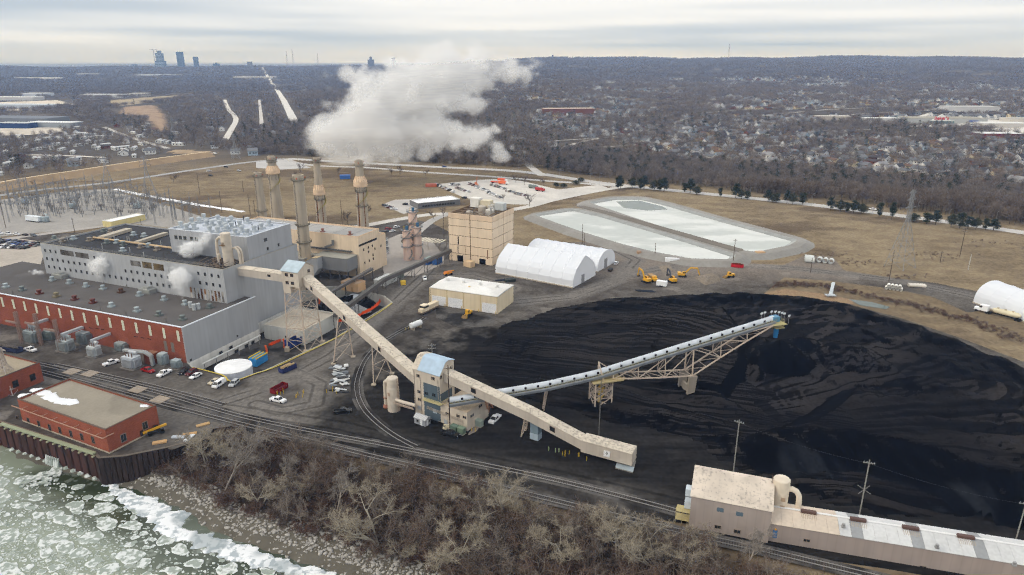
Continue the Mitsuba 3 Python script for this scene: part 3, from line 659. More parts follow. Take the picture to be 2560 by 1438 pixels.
m = MB(); hall.box(m, 0.4, 150, 0.5, 38.6, HT-0.75, HT-0.45); hall_roof = put('roof', m, 'roofing', C(92, 88, 86), t)
m = MB(); hall.box(m, -0.1, 150, -0.12, 0.5, HT, HT+0.28); hall.box(m, -0.1, 0.5, 0.5, 39.1, HT, HT+0.28); put('coping', m, 'plain', C(225, 230, 238), t)
sw = [hall.front(*HZ6(*q)) for q in [(1782, 330), (1640, 299), (1502, 271), (1372, 244), (1235, 217), (1105, 189), (976, 163), (850, 138), (725, 114), (603, 90), (480, 67)]]
du = (sw[-1][0] - sw[0][0]) / 10
for k in range(16):
    u = sw[0][0] + du * k
    kx = put('window', MB().box(hall(u, -0.05, 11.0), hall.u*0.62, hall.w*0.05, (0, 0, 2.15)), 'plain', C(222, 222, 200), t)
    put('pane', hall.box(MB(), u-0.5, u+0.5, -0.13, -0.10, 9.0, 13.0), 'plain', C(205, 208, 188), kx)
for q in [(1655, 418), (1725, 434)]:
    u, z = hall.front(*HZ6(*q)); panel(hall, 'f', u-0.8, u+0.8, z-2, z+2, 'louvre', 'plain', C(120, 112, 105), t)
for q in [(905, 240), (965, 246), (1025, 254), (1355, 327), (1423, 338), (1490, 350)]:
    u, z = hall.front(*HZ6(*q)); panel(hall, 'f', u-1.0, u+1.0, z-0.15, z+0.15, 'wall_grille', 'plain', C(60, 45, 40), t)
for q in [(2300, 437), (2200, 490), (2355, 474), (2455, 420), (2520, 385)]:
    v, z = hall.side(*HZ6(*q)); window(hall, 's', v, z, 1.6, 1.5, t, off=-0.32)
for q in [(1905, 558), (2370, 320)]:
    v, z = hall.side(*HZ6(*q)); window(hall, 's', v, z, 0.8, 0.7, t, mull=False)
RUSTY, LGREY, DGREEN = C(112, 62, 50), C(176, 186, 190), C(120, 128, 126)
for q, c in [((60, 875), LGREY), ((225, 905), DGREEN), ((395, 938), RUSTY), ((567, 968), C(140, 128, 100)), ((748, 998), RUSTY), ((930, 1030), RUSTY), ((1115, 1068), LGREY), ((1370, 1115), LGREY), ((1590, 1155), DGREEN), ((1825, 1198), DGREEN),
             ((525, 806), LGREY), ((695, 836), LGREY), ((862, 868), LGREY), ((1030, 892), LGREY), ((1210, 925), C(98, 70, 55)), ((1395, 958), LGREY), ((1640, 1002), LGREY), ((1850, 1045), LGREY), ((2095, 1080), DGREEN)]:
    u, v = hall.top(*HZ4(*q), HT-0.45); roof_vent(hall, u, v, HT-0.45, t, c, 0.95, 2.1)
for q, (a, b, h) in {(600, 775): (3.4, 1.6, 2.2), (1475, 925): (3.2, 1.8, 2.4)}.items():
    u, v = hall.top(*HZ4(*q), HT-0.45); m = MB(); hall.box(m, u-a, u+a, v-b, v+b, HT-0.45, HT+h*0.6); hall.box(m, u-a*0.5, u+a*0.3, v-b*0.7, v+b*0.7, HT+h*0.6, HT+h); hall.box(m, u+a*0.5, u+a*1.3, v-0.5, v+0.5, HT-0.3, HT+h*0.5); put('air_handler', m, 'zinc', C(170, 172, 168), t)
for q in [(1905, 1075), (1985, 1090), (1940, 1100)]:
    u, v = hall.top(*HZ4(*q), HT-0.45); m = MB()
    for k in range(2): m.lathe(hall(u, v, HT-0.45+k*1.3), [(0.75, 0), (0.75, 1.0), (0.85, 1.0), (0.85, 1.2), (0, 1.25)], 10)
    put('roof_fan', m, 'zinc', C(205, 210, 212), t)
for q in [(1660, 1220), (1005, 1105), (1260, 1150), (130, 940), (1043, 850), (1270, 880)]:
    u, v = hall.top(*HZ4(*q), HT-0.45); put('roof_pipe', MB().tube([hall(u, v, HT-0.45), hall(u, v, HT+1.2)], 0.16, 6), 'zinc', C(120, 118, 116), t)

# ---------------------------------------------------------------- boiler house
bo = Frame(P(557, 675, 29), 157.2, 113, 46, z=0.0)
if bo.w[1] < 0: bo.w = -bo.w
BT = 29.0
t = thing('boiler_house', 'long grey clad boiler house with rows of small square windows behind the brick hall', 'power station')
shell(bo, 0, 113, 0, 46, 0, BT, t, 'siding', GREY_SIDE, 'roofing', C(58, 58, 61), 0.6, C(170, 165, 155))
rows = [[(470, 585), (523, 593), (577, 601), (630, 610), (686, 620), (741, 628), (796, 635), (850, 643), (905, 652), (960, 660)], [(490, 665), (545, 673), (598, 684), (652, 692), (705, 700), (760, 708), (813, 715), (870, 725), (925, 733), (982, 741), (1040, 750), (1098, 760), (1155, 770), (1213, 780), (1272, 791), (1330, 800), (1390, 810), (1450, 820), (1510, 832), (1570, 843), (1632, 851), (1693, 862)],
        [(1255, 708), (1313, 716), (1372, 725), (1432, 735), (1492, 745), (1552, 752), (1612, 762), (1675, 772)], [(1980, 733), (2047, 742), (2114, 752), (2182, 763)], [(1997, 825), (2063, 835), (2130, 845), (2197, 857)], [(450, 503), (503, 511), (556, 519), (943, 575), (997, 583)]]
for row in rows:
    for q in row:
        u, z = bo.front(*HZ4(*q)); window(bo, 'f', u, z, 0.95, 1.25, t, C(110, 110, 112), mull=False)
for (a, b, c_, lab) in [((598, 495), (740, 565), C(105, 102, 98), None), ((748, 518), (890, 590), C(100, 97, 94), None), ((1300, 600), (1408, 668), C(128, 126, 124), None), ((1418, 615), (1520, 690), C(122, 108, 84), None), ((1528, 632), (1640, 710), C(120, 104, 80), 'rust stained louvre panel')]:
    (u0, z1), (u1, z0) = bo.front(*HZ4(*a)), bo.front(*HZ4(*b)); k = panel(bo, 'f', u1, u0, z0, z1, 'louvre', 'rust', c_, t, d=0.08, label=lab)
    m = MB()
    for z in np.arange(z0 + 0.3, z1, 0.6): bo.box(m, u1+0.1, u0-0.1, -0.16, -0.08, z, z+0.12)
    put('louvre_blade', m, 'plain', c_, k, kind='stuff')
for i, x in enumerate(range(1895, 2215, 35)):              # rusty sheets let into the foot of the front
    (u0, z1), (u1, z0) = bo.front(*HZ4(x, 868 + (x-1895)*0.155)), bo.front(*HZ4(x+33, 978 + (x-1895)*0.155))
    for k in range(2): panel(bo, 'f', u1, u0, z0+k*(z1-z0)/2+0.03, z0+(k+1)*(z1-z0)/2-0.03, 'wall_sheet', 'rust', [C(196, 190, 182), C(150, 110, 80), C(112, 80, 60), C(190, 186, 180)][(i*3+k) % 4], t, d=0.07)
for q in [(735, 395), (895, 412), (1070, 435), (1232, 455), (1408, 480), (1570, 505), (1170, 432), (1485, 470), (1227, 515), (625, 420), (1040, 320), (1105, 325), (1335, 355), (1440, 368), (545, 395)]:
    u, v = bo.top(*HZ4(*q), BT-0.6); roof_vent(bo, u, v, BT-0.6, t, [LGREY, C(150, 140, 128), DGREEN][q[0] % 3], 1.0, 2.0)
for q in [(605, 440), (680, 415), (1025, 490), (1300, 525), (1440, 575), (1145, 400), (1275, 415), (1295, 415), (1610, 460)]:
    u, v = bo.top(*HZ4(*q), BT-0.6); put('roof_pipe', MB().tube([bo(u, v, BT-0.6), bo(u, v, BT+1.9)], 0.2, 6), 'zinc', C(190, 190, 188), t)
a, b = bo.top(*HZ4(935, 385), BT), bo.top(*HZ4(1725, 490), BT)
put('roof_main', MB().tube([bo(*a, BT-0.4), bo(*a, BT+0.5), bo(*b, BT+0.5), bo(b[0]-6, b[1], BT+0.5)], 0.5, 8), 'paint', C(190, 165, 130), t)
for (a, b, w) in [((1010, 385), (1290, 300), 1.8), ((1360, 435), (1660, 340), 1.2)]:
    (u0, v0), (u1, v1) = bo.top(*HZ4(*a), BT), bo.top(*HZ4(*b), BT); put('roof_duct', MB().beam(bo(u0, v0, BT+0.3), bo(u1, v1, BT+0.3), w*2, 1.4), 'paint', C(175, 165, 148), t)
for u in np.arange(2, 112, 9.0):                           # handrail along the front edge
    pass
m = MB()
for u in np.arange(8, 112, 3.0): m.beam(bo(u, 0.5, BT+0.16), bo(u, 0.5, BT+1.2), 0.06)
for z in (0.7, 1.2): m.beam(bo(8, 0.5, BT+z), bo(111, 0.5, BT+z), 0.06)
put('guard_rail', m, 'plain', C(150, 148, 145), t, kind='stuff')
# dust collector standing on the boiler house roof
u, v = bo.top(573, 662, BT-0.6); c = bo(u, v, BT-0.6)
d = thing('roof_dust_collector', 'tall beige dust collector drum with curved pipes on the boiler house roof', 'dust collector')
put('drum', MB().lathe(c, [(2.1, 0), (2.1, 13.6), (2.0, 13.9), (0, 14.1)], 24), 'paint', BEIGE, d)
E1, N1 = bo.u, bo.w
put('inlet_pipe', MB().tube([c + np.array(k) for k in [(*(E1*1.5)[:2], 11.6), (*(E1*3.6)[:2], 11.6), (*(E1*5.0)[:2], 10.6), (*(E1*5.6)[:2], 8.8), (*(E1*5.6)[:2], 0.3)]], 0.62, 10), 'paint', BEIGE, d)
put('stub_pipe', MB().tube([c + E1*5.6*0.72 - N1*1.2 + [0, 0, 0.2], c + E1*5.6*0.72 - N1*1.2 + [0, 0, 4.6]], 0.8, 10), 'paint', BEIGE, d)
for k in range(2):
    o = N1 * (1.5 + 1.4 * k)
    put('outlet_pipe', MB().tube([c + o + np.array(q) for q in [(*(-E1*1.4)[:2], 7.0), (*(-E1*3.0)[:2], 7.4), (*(-E1*4.4)[:2], 6.6), (*(-E1*4.9)[:2], 5.0), (*(-E1*4.9)[:2], 0.4)]], 0.5, 9), 'paint', BEIGE, d)
m = MB()
for k in range(6): m.beam(c - N1*2.2 + E1*(k-2.5)*0.3 + [0, 0, 9], c - N1*2.2 + E1*(k-2.5)*0.3 + [0, 0, 10.2], 0.08)
put('service_platform', m.box(c - N1*2.5 + [0, 0, 9.0], E1*1.2, N1*0.5, (0, 0, 0.08)), 'plain', C(120, 95, 70), d)
# platforms and pipes by the drum
m = MB()
for k in range(14):
    g = random.Random(k); a = g.uniform(1.5, 16); b = g.uniform(1.5, 11); h = g.uniform(0.6, 2.6)
    bo.box(m, a, a+g.uniform(.6, 2.5), b, b+g.uniform(.5, 2), BT-0.6, BT-0.6+h)
for k in range(5): m.tube([bo(2+k*3.2, 2.0, BT-0.6), bo(2+k*3.2, 2.0, BT+1.4), bo(4+k*3.2, 9, BT+1.4)], 0.16, 6)
put('roof_machinery', m, 'paint', C(110, 98, 88), t, kind='stuff')
m = MB()
for a in np.arange(0.6, 17, 2.0): m.beam(bo(a, 0.9, BT), bo(a, 0.9, BT+1.4), 0.08)
for z in (0.7, 1.4): m.beam(bo(0.6, 0.9, BT+z), bo(17, 0.9, BT+z), 0.08); m.beam(bo(0.6, 0.9, BT+z), bo(0.6, 12, BT+z), 0.08)
put('pipe_rail', m, 'plain', C(150, 135, 118), t, kind='stuff')

# ---------------------------------------------------------------- tall grey block
ta = Frame(P(616, 594, 39), 158.2, 44.5, 28, z=0.0)
if ta.w[1] < 0: ta.w = -ta.w
TT = 39.0
t = thing('bunker_tower', 'tallest grey block of the plant with rows of silver roof ventilators', 'power station')
shell(ta, 0, 44.5, 0, 28.5, BT-2, TT, t, 'siding', C(150, 152, 156, 1.25), 'roofing', C(186, 192, 202), 0.5, C(215, 220, 228))
m = MB(); ta.box(m, 0, 3, 0.4, 28.5, 0, BT-2); ta.box(m, 3, 44.5, 25, 28.5, 0, BT-2); put('lower_wall', m, 'siding', C(150, 152, 156, 1.25), t)
Z5 = lambda x, y: (400 + x / 3.994, 500 + y / 3.994)
for q, w in [((1053, 397), 1.8), ((1075, 487), 0.95), ((1183, 447), 0.95), ((1088, 577), 0.95), ((1195, 533), 0.95), ((1203, 618), 0.95), ((1100, 663), 0.95), ((1115, 797), 0.95)]:
    v, z = ta.side(*Z5(*q)); window(ta, 's', v, z, w, 1.25, t, C(110, 110, 112), mull=w > 1)
for q in [(160, 372), (205, 376), (250, 380), (318, 388), (365, 392), (425, 398)]:
    u, z = ta.front(*Z5(*q)); window(ta, 'f', u, z, 1.6, 1.6, t, C(140, 138, 130))
for q in [(210, 275), (320, 238), (345, 295), (440, 195), (470, 260), (525, 258), (580, 210), (600, 265), (655, 290), (715, 220), (720, 285), (755, 350), (800, 265), (875, 235), (875, 348), (945, 320), (1015, 290), (1090, 260), (670, 312), (395, 232), (640, 232), (270, 300), (820, 322), (500, 322), (580, 330)]:
    u, v = ta.top(*Z5(*q), TT-0.5); roof_vent(ta, u, v, TT-0.5, t, SILVER, 1.05, 3.0, 'roof_ventilator')
for q in [(838, 215), (760, 275), (925, 300), (985, 310)]:
    u, v = ta.top(*Z5(*q), TT-0.5); put('roof_pipe', MB().tube([ta(u, v, TT-0.5), ta(u, v, TT+2.2)], 0.18, 6), 'plain', C(60, 62, 66), t)
v, z = ta.side(*Z5(1180, 670)); panel(ta, 's', v-3.2, v+3.2, z-0.5, z+1.6, 'wall_hatch', 'paint', C(190, 196, 200), t)

# ---------------------------------------------------------------- tan precipitator building
tn = frame3(Z5(1975, 370), Z5(500+780, 303), Z5(2165, 285), 22.5, 158.0)
t = thing('precipitator_building', 'long flat roofed tan building behind the grey tower with scattered small dark windows', 'power station')
shell(tn, 0, 84, 0, tn.Lv, 0, 22.5, t, 'siding', TAN, 'roofing', C(160, 158, 155), 0.7, C(216, 184, 150))
A2 = Frame(tn(0, tn.Lv, 0), 158.0, z=0.0); A2.w = tn.w
shell(tn, 0.3, 18, tn.Lv, tn.Lv+6.5, 0, 18.6, t, 'siding', TAN, 'roofing', C(160, 158, 155), 0.5, C(216, 184, 150), ('annex_wall', 'annex_roof'))
(v0, z0), (v1, z1) = tn.side(*Z5(1985, 460)), tn.side(*Z5(2165, 392)); panel(tn, 's', v0, min(v1, tn.Lv-0.2), min(z0, z1)-0.2, max(z0, z1)+0.6, 'window_band', 'dark_glass', None, t)
for q in [(2033, 497), (2080, 475), (2120, 457), (2145, 488), (2082, 518), (2127, 547), (2130, 585), (2090, 605), (2045, 628), (2030, 730)]:
    v, z = tn.side(*Z5(*q)); window(tn, 's', v, z, 0.95, 1.1, t, C(150, 125, 98), mull=False)
v, z = tn.side(*Z5(2205, 458), 0.3); window(tn, 's', v, z, 0.95, 1.1, t, C(150, 125, 98), off=0.3, mull=False)
for q in [(1625, 320), (1898, 350)]:
    u, v = tn.top(*Z5(*q), 21.8); roof_vent(tn, u, v, 21.8, t, C(150, 110, 100), 0.8, 2.2)
for k in range(7): put('roof_seam', tn.box(MB(), 8+k*11, 8.15+k*11, 0.4, tn.Lv-0.4, 21.8, 21.86), 'plain', C(120, 118, 116), t)
# grey ducts leading to the stacks
t = thing('flue_duct_house', 'grey flue duct house with a sloping shoulder in front of the tan building', 'duct')
(u0, z0), (u1, z1) = tn.front(*Z5(1925, 505)), tn.front(*Z5(1690, 505))
top = 12.5
m = MB(); tn.box(m, 1.2, 22, -9.5, -0.1, 5.5, top); put('duct_box', m, 'siding', GREY_DARK, t)
m = MB(); tn.box(m, 1.0, 22.2, -9.7, -0.1, top, top+0.25); put('roof', m, 'roofing', C(150, 148, 140), t)
prof = [(17, 12.5), (20.5, 12.2), (24, 10.6), (27.5, 7.2), (32, 6.6), (32, 0), (25, 0), (20, 2.5), (17, 6.5)]
put('sloped_duct', MB().prism([tn(a, -13.5, b) for a, b in prof], tn.w * 5.5), 'siding', GREY_SIDE, t)
m = MB()
for (a, b), (c, d_) in zip(prof[:4], prof[1:5]): m.prism([tn(a, -13.7, b+0.02), tn(c, -13.7, d_+0.02), tn(c, -13.7, d_+0.3), tn(a, -13.7, b+0.3)], tn.w * 5.9)
put('duct_cap', m, 'mottled', C(196, 176, 142), t)
m = MB()
for u in (1.6, 7, 13, 19):
    for v in (-9.0, -1.0): m.beam(tn(u, v, 0), tn(u, v, 5.5), 0.4)
m.beam(tn(1.6, -9, 0.4), tn(7, -9, 5.3), 0.25).beam(tn(7, -9, 5.3), tn(13, -9, 0.4), 0.25).beam(tn(13, -9, 0.4), tn(19, -9, 5.3), 0.25)
put('duct_leg', m, 'plain', C(95, 95, 98), t, kind='stuff')
m = MB(); tn.box(m, 26, 44, -14, -1, 0, 11.0); put('low_block', m, 'siding', C(122, 122, 122, 1.2), t)
m = MB(); tn.box(m, 26, 44, -14, -1, 11.0, 11.2); put('low_roof', m, 'roofing', C(150, 146, 136), t)
put('catwalk', MB().beam(tn(4, -0.9, 14.2), tn(36, -0.9, 14.2), 1.4, 0.5), 'plain', C(92, 94, 98), t)
put('vent_duct', MB().beam(tn(21, -1.0, 15), tn(15.5, -1.0, 17.2), 1.1).beam(tn(15.5, -1.0, 17.2), tn(15.5, -1.0, 19.6), 1.1), 'zinc', C(130, 132, 136), t)

# ---------------------------------------------------------------- stacks
def stack(px_top, y_top, ctr, H, r0, r1, label, collar=None, rings=(), rust=False, col=CONC):
    k = thing('chimney', label, 'chimney', 'concrete chimneys of the plant')
    c = np.array([ctr[0], ctr[1], 0.0]); R = lambda z: r0 + (r1 - r0) * z / H
    m = MB()
    if collar:
        za, zb, zc, rc = collar                            # foot of the collar, shoulder, top, radius
        m.lathe(c, [(r0, 0), (R(za), za)], 28).lathe(c, [(R(zc)*0.97, zc), (r1*0.94, H), (r1*0.72, H), (r1*0.72, H-3)], 28)
        put('collar', MB().lathe(c, [(R(za), za), (rc, za+0.4), (rc, zb), (R(zc)*1.02, zc)], 16), 'paint', C(206, 180, 150, 1.15), k, 'beige flared collar', smooth=False)
        m2 = MB()
        for q in range(16):
            w = q * 2 * math.pi / 16; d_ = np.array([math.cos(w), math.sin(w), 0]); m2.beam(c + d_*rc*1.01 + [0, 0, zb], c + d_*R(zc)*1.06 + [0, 0, zc], 0.14)
        put('collar_rib', m2, 'plain', C(180, 150, 120), k, kind='stuff')
        m2 = MB()
        for q in range(8):
            w = q * math.pi / 4; d_ = np.array([math.cos(w), math.sin(w), 0]); m2.beam(c + d_*R(za-4)*1.02 + [0, 0, za-4], c + d_*rc*0.95 + [0, 0, za+0.3], 0.22)
        put('collar_bracket', m2, 'plain', C(120, 118, 112), k, kind='stuff')
    else: m.lathe(c, [(r0, 0), (r1, H), (r1*0.78, H), (r1*0.78, H-3)], 28)
    put('shaft', m, 'rust' if False else 'concrete', col, k)
    put('flue', MB().lathe(c + [0, 0, H-2.6], [(r1*0.76, 0), (0, 0.02)], 20), 'rubber', None, k)
    for z in rings:
        rr = R(z) if not collar or z < collar[0] else (r1 if z > collar[2] else R(z))
        m = MB().lathe(c, [(rr, z), (rr+0.9, z), (rr+0.9, z+0.15), (rr, z+0.15)], 24)
        for q in range(24):
            w = q * 2 * math.pi / 24; d_ = np.array([math.cos(w), math.sin(w), 0]); m.beam(c + d_*(rr+0.85) + [0, 0, z], c + d_*(rr+0.85) + [0, 0, z+1.1], 0.06)
        m.lathe(c, [(rr+0.82, z+1.05), (rr+0.9, z+1.05), (rr+0.9, z+1.15), (rr+0.82, z+1.15)], 24)
        put('platform', m, 'plain', C(112, 108, 96), k)
    toward = np.array([-0.55, -0.83, 0]); side_ = np.array([0.83, -0.55, 0])
    zt = collar[0] if collar else H
    m = MB()
    for s_ in (-0.35, 0.35):
        m.beam(c + toward*(r0+0.25) + side_*s_ + [0, 0, 1], c + toward*(R(zt)+0.25) + side_*s_ + [0, 0, zt-0.5], 0.10)
    for z in np.arange(1.5, zt-1, 1.2): m.beam(c + toward*(R(z)+0.25) - side_*0.35 + [0, 0, z], c + toward*(R(z)+0.25) + side_*0.35 + [0, 0, z], 0.06)
    put('ladder', m, 'plain', C(80, 82, 84), k, kind='stuff')
    m = MB()
    for q in range(3):
        w = q * 2 * math.pi / 3 + 0.6; d_ = np.array([math.cos(w), math.sin(w), 0]); m.box(c + d_*(r1+0.7) + [0, 0, H-1.6], (0.22, 0, 0), (0, 0.22, 0), (0, 0, 0.3))
    put('warning_lamp', m, 'plain', C(200, 60, 40), k)
    if collar:                                            # stair and galleries hung under the collar
        m = MB(); za = collar[0]
        for q in range(10):
            w0, w1 = -2.2 + q*0.33, -2.2 + (q+1)*0.33; d0, d1 = (np.array([math.cos(w), math.sin(w), 0]) for w in (w0, w1)); z0 = za - 12 + q*1.1
            m.beam(c + d0*(R(z0)+0.8) + [0, 0, z0], c + d1*(R(z0)+0.8) + [0, 0, z0+1.1], 0.8, 0.15).beam(c + d0*(R(z0)+1.2) + [0, 0, z0+1], c + d1*(R(z0)+1.2) + [0, 0, z0+2.1], 0.08)
        put('stair', m, 'plain', C(150, 138, 80), k)
        if rust:
            m = MB()
            for w, wd in ((-2.0, 0.5), (-0.9, 0.3)):
                d_ = np.array([math.cos(w), math.sin(w), 0]); s2 = np.array([-d_[1], d_[0], 0])
                m.quad(*(c + d_*(R(z)+0.03) + s2*e + [0, 0, z] for z, e in ((0, -wd), (0, wd), (za-3, wd*0.7), (za-3, -wd*0.7))))
            put('rust_stain', m, 'plain', C(130, 82, 45), k)
stack(745, 437, XY(769, 690), 55.0, 3.2, 2.85, 'tall plain concrete chimney standing alone right of the grey tower', rings=(52.2, 28.5, 19))
stack(648, 430, XY(662, 590), 42.4, 3.0, 2.5, 'shorter plain concrete chimney behind the silver roof vents', rings=(39.8, 17))
stack(672, 390, XY(695, 548), 46.4, 4.6, 2.9, 'widest concrete chimney with its beige collar close below the top', (33.5, 36.5, 39.6, 4.9), rings=(42.0, 43.6))
stack(785, 395, XY(805, 560), 47.2, 3.6, 2.4, 'concrete chimney with a yellow ladder and a beige collar halfway up', (21.0, 25.0, 28.6, 4.2), rings=(44, 45.6, 18), rust=True)
stack(890, 400, XY(909, 575), 48.2, 4.0, 2.7, 'rust streaked concrete chimney with a beige collar, rightmost of the five', (30.0, 34.0, 37.6, 4.7), rings=(44.5, 27, 17), rust=True)
# ---------------------------------------------------------------- galleries, trestles, transfer house, stacker
ZA = lambda x, y: (590 + x / 4.6375, 620 + y / 4.6375)
ZB = lambda x, y: (920 + x / 5.753, 860 + y / 5.753)
GAL, GAL_ROOF, STEEL = C(184, 174, 162, 1.04), C(200, 190, 174, 1.04), C(186, 170, 154, 1.1)
def vplane(qx, qy, a, b):                                 # where the sight line meets the upright plane through a and b
    d = ray(qx, qy); o = np.array([0, 0, EYE]); n = np.array([-(b - a)[1], (b - a)[0], 0])
    return o + d * (((a - o) @ n) / (d @ n))
def gallery(t, a, b, w, h, seg=1, wall=GAL, roof=GAL_ROOF, rise=0.35, mat='mottled'):
    """An inclined covered conveyor: a and b are its floor's centre line; wall and roof in lengths."""
    a, b = np.asarray(a, float), np.asarray(b, float); d = b - a; L = np.linalg.norm(d); d /= L
    s = np.cross(d, [0, 0, 1]); s /= np.linalg.norm(s); up = np.array([0, 0, 1.0])
    sec = [(-w/2, 0), (w/2, 0), (w/2, h), (-w/2, h)]
    put('gallery_wall', MB().prism([a + s*x + up*z for x, z in sec], d*L), 'siding', wall, t)
    n = max(1, int(L / seg))
    for k in range(n):
        p, q = a + d*(L*k/n + 0.03), a + d*(L*(k+1)/n - 0.03)
        r = [(-w/2-0.15, h+0.01), (w/2+0.15, h+0.01), (w/2+0.15, h+0.1), (0, h+rise), (-w/2-0.15, h+0.1)]
        put('roof_length', MB().prism([p + s*x + up*z for x, z in r], q - p), mat, roof, t)
    m = MB()
    for k in (range(1, n) if n > 1 else ()):
        p = a + d*(L*k/n); m.prism([p + s*x + up*z for x, z in [(-w/2-0.2, h), (w/2+0.2, h), (w/2+0.2, h+0.2), (0, h+rise+0.12), (-w/2-0.2, h+0.2)]], d*0.25)
    if n > 1: put('roof_joint', m, 'plain', tuple(np.array(roof)*0.8), t)
    return d, s, L
def gwin(t, a, d, s, w, dist, z, size=(0.9, 0.8)):
    p = a + d*dist + np.array([0, 0, z]); q = p + s*(w/2 + 0.04)
    k = put('window', MB().box(q, d*size[0], s*0.05, (0, 0, size[1])), 'plain', C(120, 105, 95), t)
    put('pane', MB().box(q + s*0.02, d*size[0]*0.86, s*0.05, (0, 0, size[1]*0.84)), 'dark_glass', None, k, smooth=False)
def lattice(m, p0, p1, q0, q1, n, w=0.16):                # a braced face between two legs
    f = lambda a, b, k: np.asarray(a, float) + (np.asarray(b, float) - np.asarray(a, float)) * k / n
    for k in range(n):
        m.beam(f(p0, p1, k), f(q0, q1, k+1), w).beam(f(q0, q1, k), f(p0, p1, k+1), w).beam(f(p0, p1, k+1), f(q0, q1, k+1), w)
def trestle(t, feet, tops, n, leg=0.4, brace=0.17, col=STEEL, faces=None):
    for a, b in zip(feet, tops): put('leg', MB().beam(a, b, leg), 'paint', col, t)
    m = MB(); N = len(feet)
    for i in (range(N) if N > 2 else range(N-1)): lattice(m, feet[i], tops[i], feet[(i+1) % N], tops[(i+1) % N], n, brace)
    put('bracing', m, 'paint', col, t, kind='stuff')

# ---- junction house on its tall trestle
jh = Frame(hall(-28.0, 34.5, 0), 157.0, z=0.0); jh.w = hall.w
t = thing('junction_house', 'small beige conveyor house with a pale blue roof high on a steel trestle', 'conveyor house')
m = MB(); jh.box(m, 0, 8.4, 0, 9.7, 23.6, 30.2); jh.box(m, 4.6, 8.3, 0.05, 4, 20.6, 23.6); jh.box(m, 0.1, 4.6, 2.2, 4, 21.6, 23.6); put('wall', m, 'siding', BEIGE, t)
m = MB()
for k in range(2): m.prism([jh(8.4, 0, 30.2), jh(8.4, 9.7, 30.2), jh(8.4, 5.0, 33.0)], -jh.u*8.4)
put('gable', m, 'siding', BEIGE, t)
put('roof', MB().prism([jh(8.7, -0.5, 30.0), jh(8.7, 5.0, 33.15), jh(8.7, 5.0, 33.3), jh(8.7, -0.5, 30.2)], -jh.u*9.0), 'paint', C(176, 192, 202), t)
put('roof', MB().prism([jh(8.7, 10.2, 30.0), jh(8.7, 5.05, 33.15), jh(8.7, 5.05, 33.3), jh(8.7, 10.2, 30.2)], -jh.u*9.0), 'mottled', BEIGE, t)
for q in [(583, 311), (645, 318), (593, 402), (655, 410)]:
    u, z = jh.front(*ZA(*q)); window(jh, 'f', u, z, 1.3, 1.1, t, C(120, 105, 95))
v, z = jh.side(*ZA(843, 265)); window(jh, 's', v, z, 1.2, 1.1, t, C(120, 105, 95))
feet = [jh(-0.6, -0.8, -5.3), jh(9.0, -0.8, -5.3), jh(9.0, 10.5, -5.3), jh(-0.6, 10.5, -5.3)]
tops = [jh(0.3, 0.3, 23.6), jh(8.1, 0.3, 20.6), jh(8.1, 9.4, 23.6), jh(0.3, 9.4, 23.6)]
tr = thing('conveyor_trestle', 'tall four legged steel trestle under the junction house', 'trestle', 'steel trestles of the conveyors')
trestle(tr, feet, tops, 5)
for f in feet: put('footing', MB().box(f + [0, 0, 1.0], (0.9, 0, 0), (0, 0.9, 0), (0, 0, 1.0)), 'concrete', CONC, tr)
# bridge from the boiler house
t = thing('bridge_gallery', 'short level beige conveyor bridge from the grey boiler wall to the junction house', 'conveyor gallery')
g0 = hall(5.9, 38.6, 24.4); g1 = jh(8.4, 4.4, 24.2)
d, s, L = gallery(t, g0, g1, 4.2, 3.2, 7.0); gwin(t, g0, d, -s if s @ hall.w > 0 else s, 4.2, L*0.66, 1.9, (0.8, 0.5))

# ---- transfer house
th = Frame(P(*ZB(1430, 1260)), 147.0, z=0.0)
if th.w[1] < 0: th.w = -th.w
t = thing('transfer_house', 'tall beige transfer house with a pale blue roof and blue grey cladding patch', 'conveyor house')
m = MB(); th.box(m, 10.5, 21.4, 0, 7.4, 0, 16.6); m.prism([th(10.5, 0, 16.6), th(10.5, 7.4, 16.6), th(10.5, 7.4, 19.2), th(10.5, 4.2, 20.2), th(10.5, 2.8, 19.9)], th.u*10.9); tw = put('wall', m, 'siding', BEIGE, t)
def roofpiece(u0, u1, mat, col, base='roof'):
    prof = [(-0.35, 16.35), (2.8, 19.95), (4.2, 20.28), (7.7, 19.2)]
    m = MB()
    for (a, b), (c, e) in zip(prof[:-1], prof[1:]): m.prism([th(u0, a, b), th(u0, c, e), th(u0, c, e+0.14), th(u0, a, b+0.14)], th.u*(u1-u0))
    put(base, m, mat, col, t)
roofpiece(10.2, 19.4, 'paint', C(166, 188, 208)); roofpiece(19.4, 21.7, 'mottled', BEIGE, 'old_roof')
shell(th, 0, 10.45, 0, 11.6, 0, 6.6, t, 'siding', BEIGE, 'mottled', C(214, 200, 178), 0.1, C(190, 172, 150), ('annex_wall', 'annex_roof'))
m = MB()
for k in range(24): m.beam(th(0.4+k*0.42, 0.4, 6.56), th(0.4+k*0.42, 11.2, 6.56), 0.12, 0.12)
put('roof_rib', m, 'plain', C(205, 190, 168), t, kind='stuff')
BLUEGREY = C(82, 96, 106)
panel(th, 'f', 10.6, 17.3, 0.2, 12.5, 'cladding_patch', 'siding', BLUEGREY, t); panel(th, 's', 0.0, 6.0, 7.0, 10.0, 'cladding_patch', 'siding', BLUEGREY, t, off=10.5)
for q in [(1105, 935), (985, 980)]: pass
for q in [(720, 457), (935, 497), (735, 687), (742, 798)]: u, z = th.front(*ZB(*q)); window(th, 'f', u, z, 1.25, 1.05, t, C(190, 175, 158))
for q in [(840, 710), (948, 733)]: u, z = th.front(*ZB(*q)); window(th, 'f', u, z, 1.25, 1.05, t, C(80, 98, 110), off=-0.07)
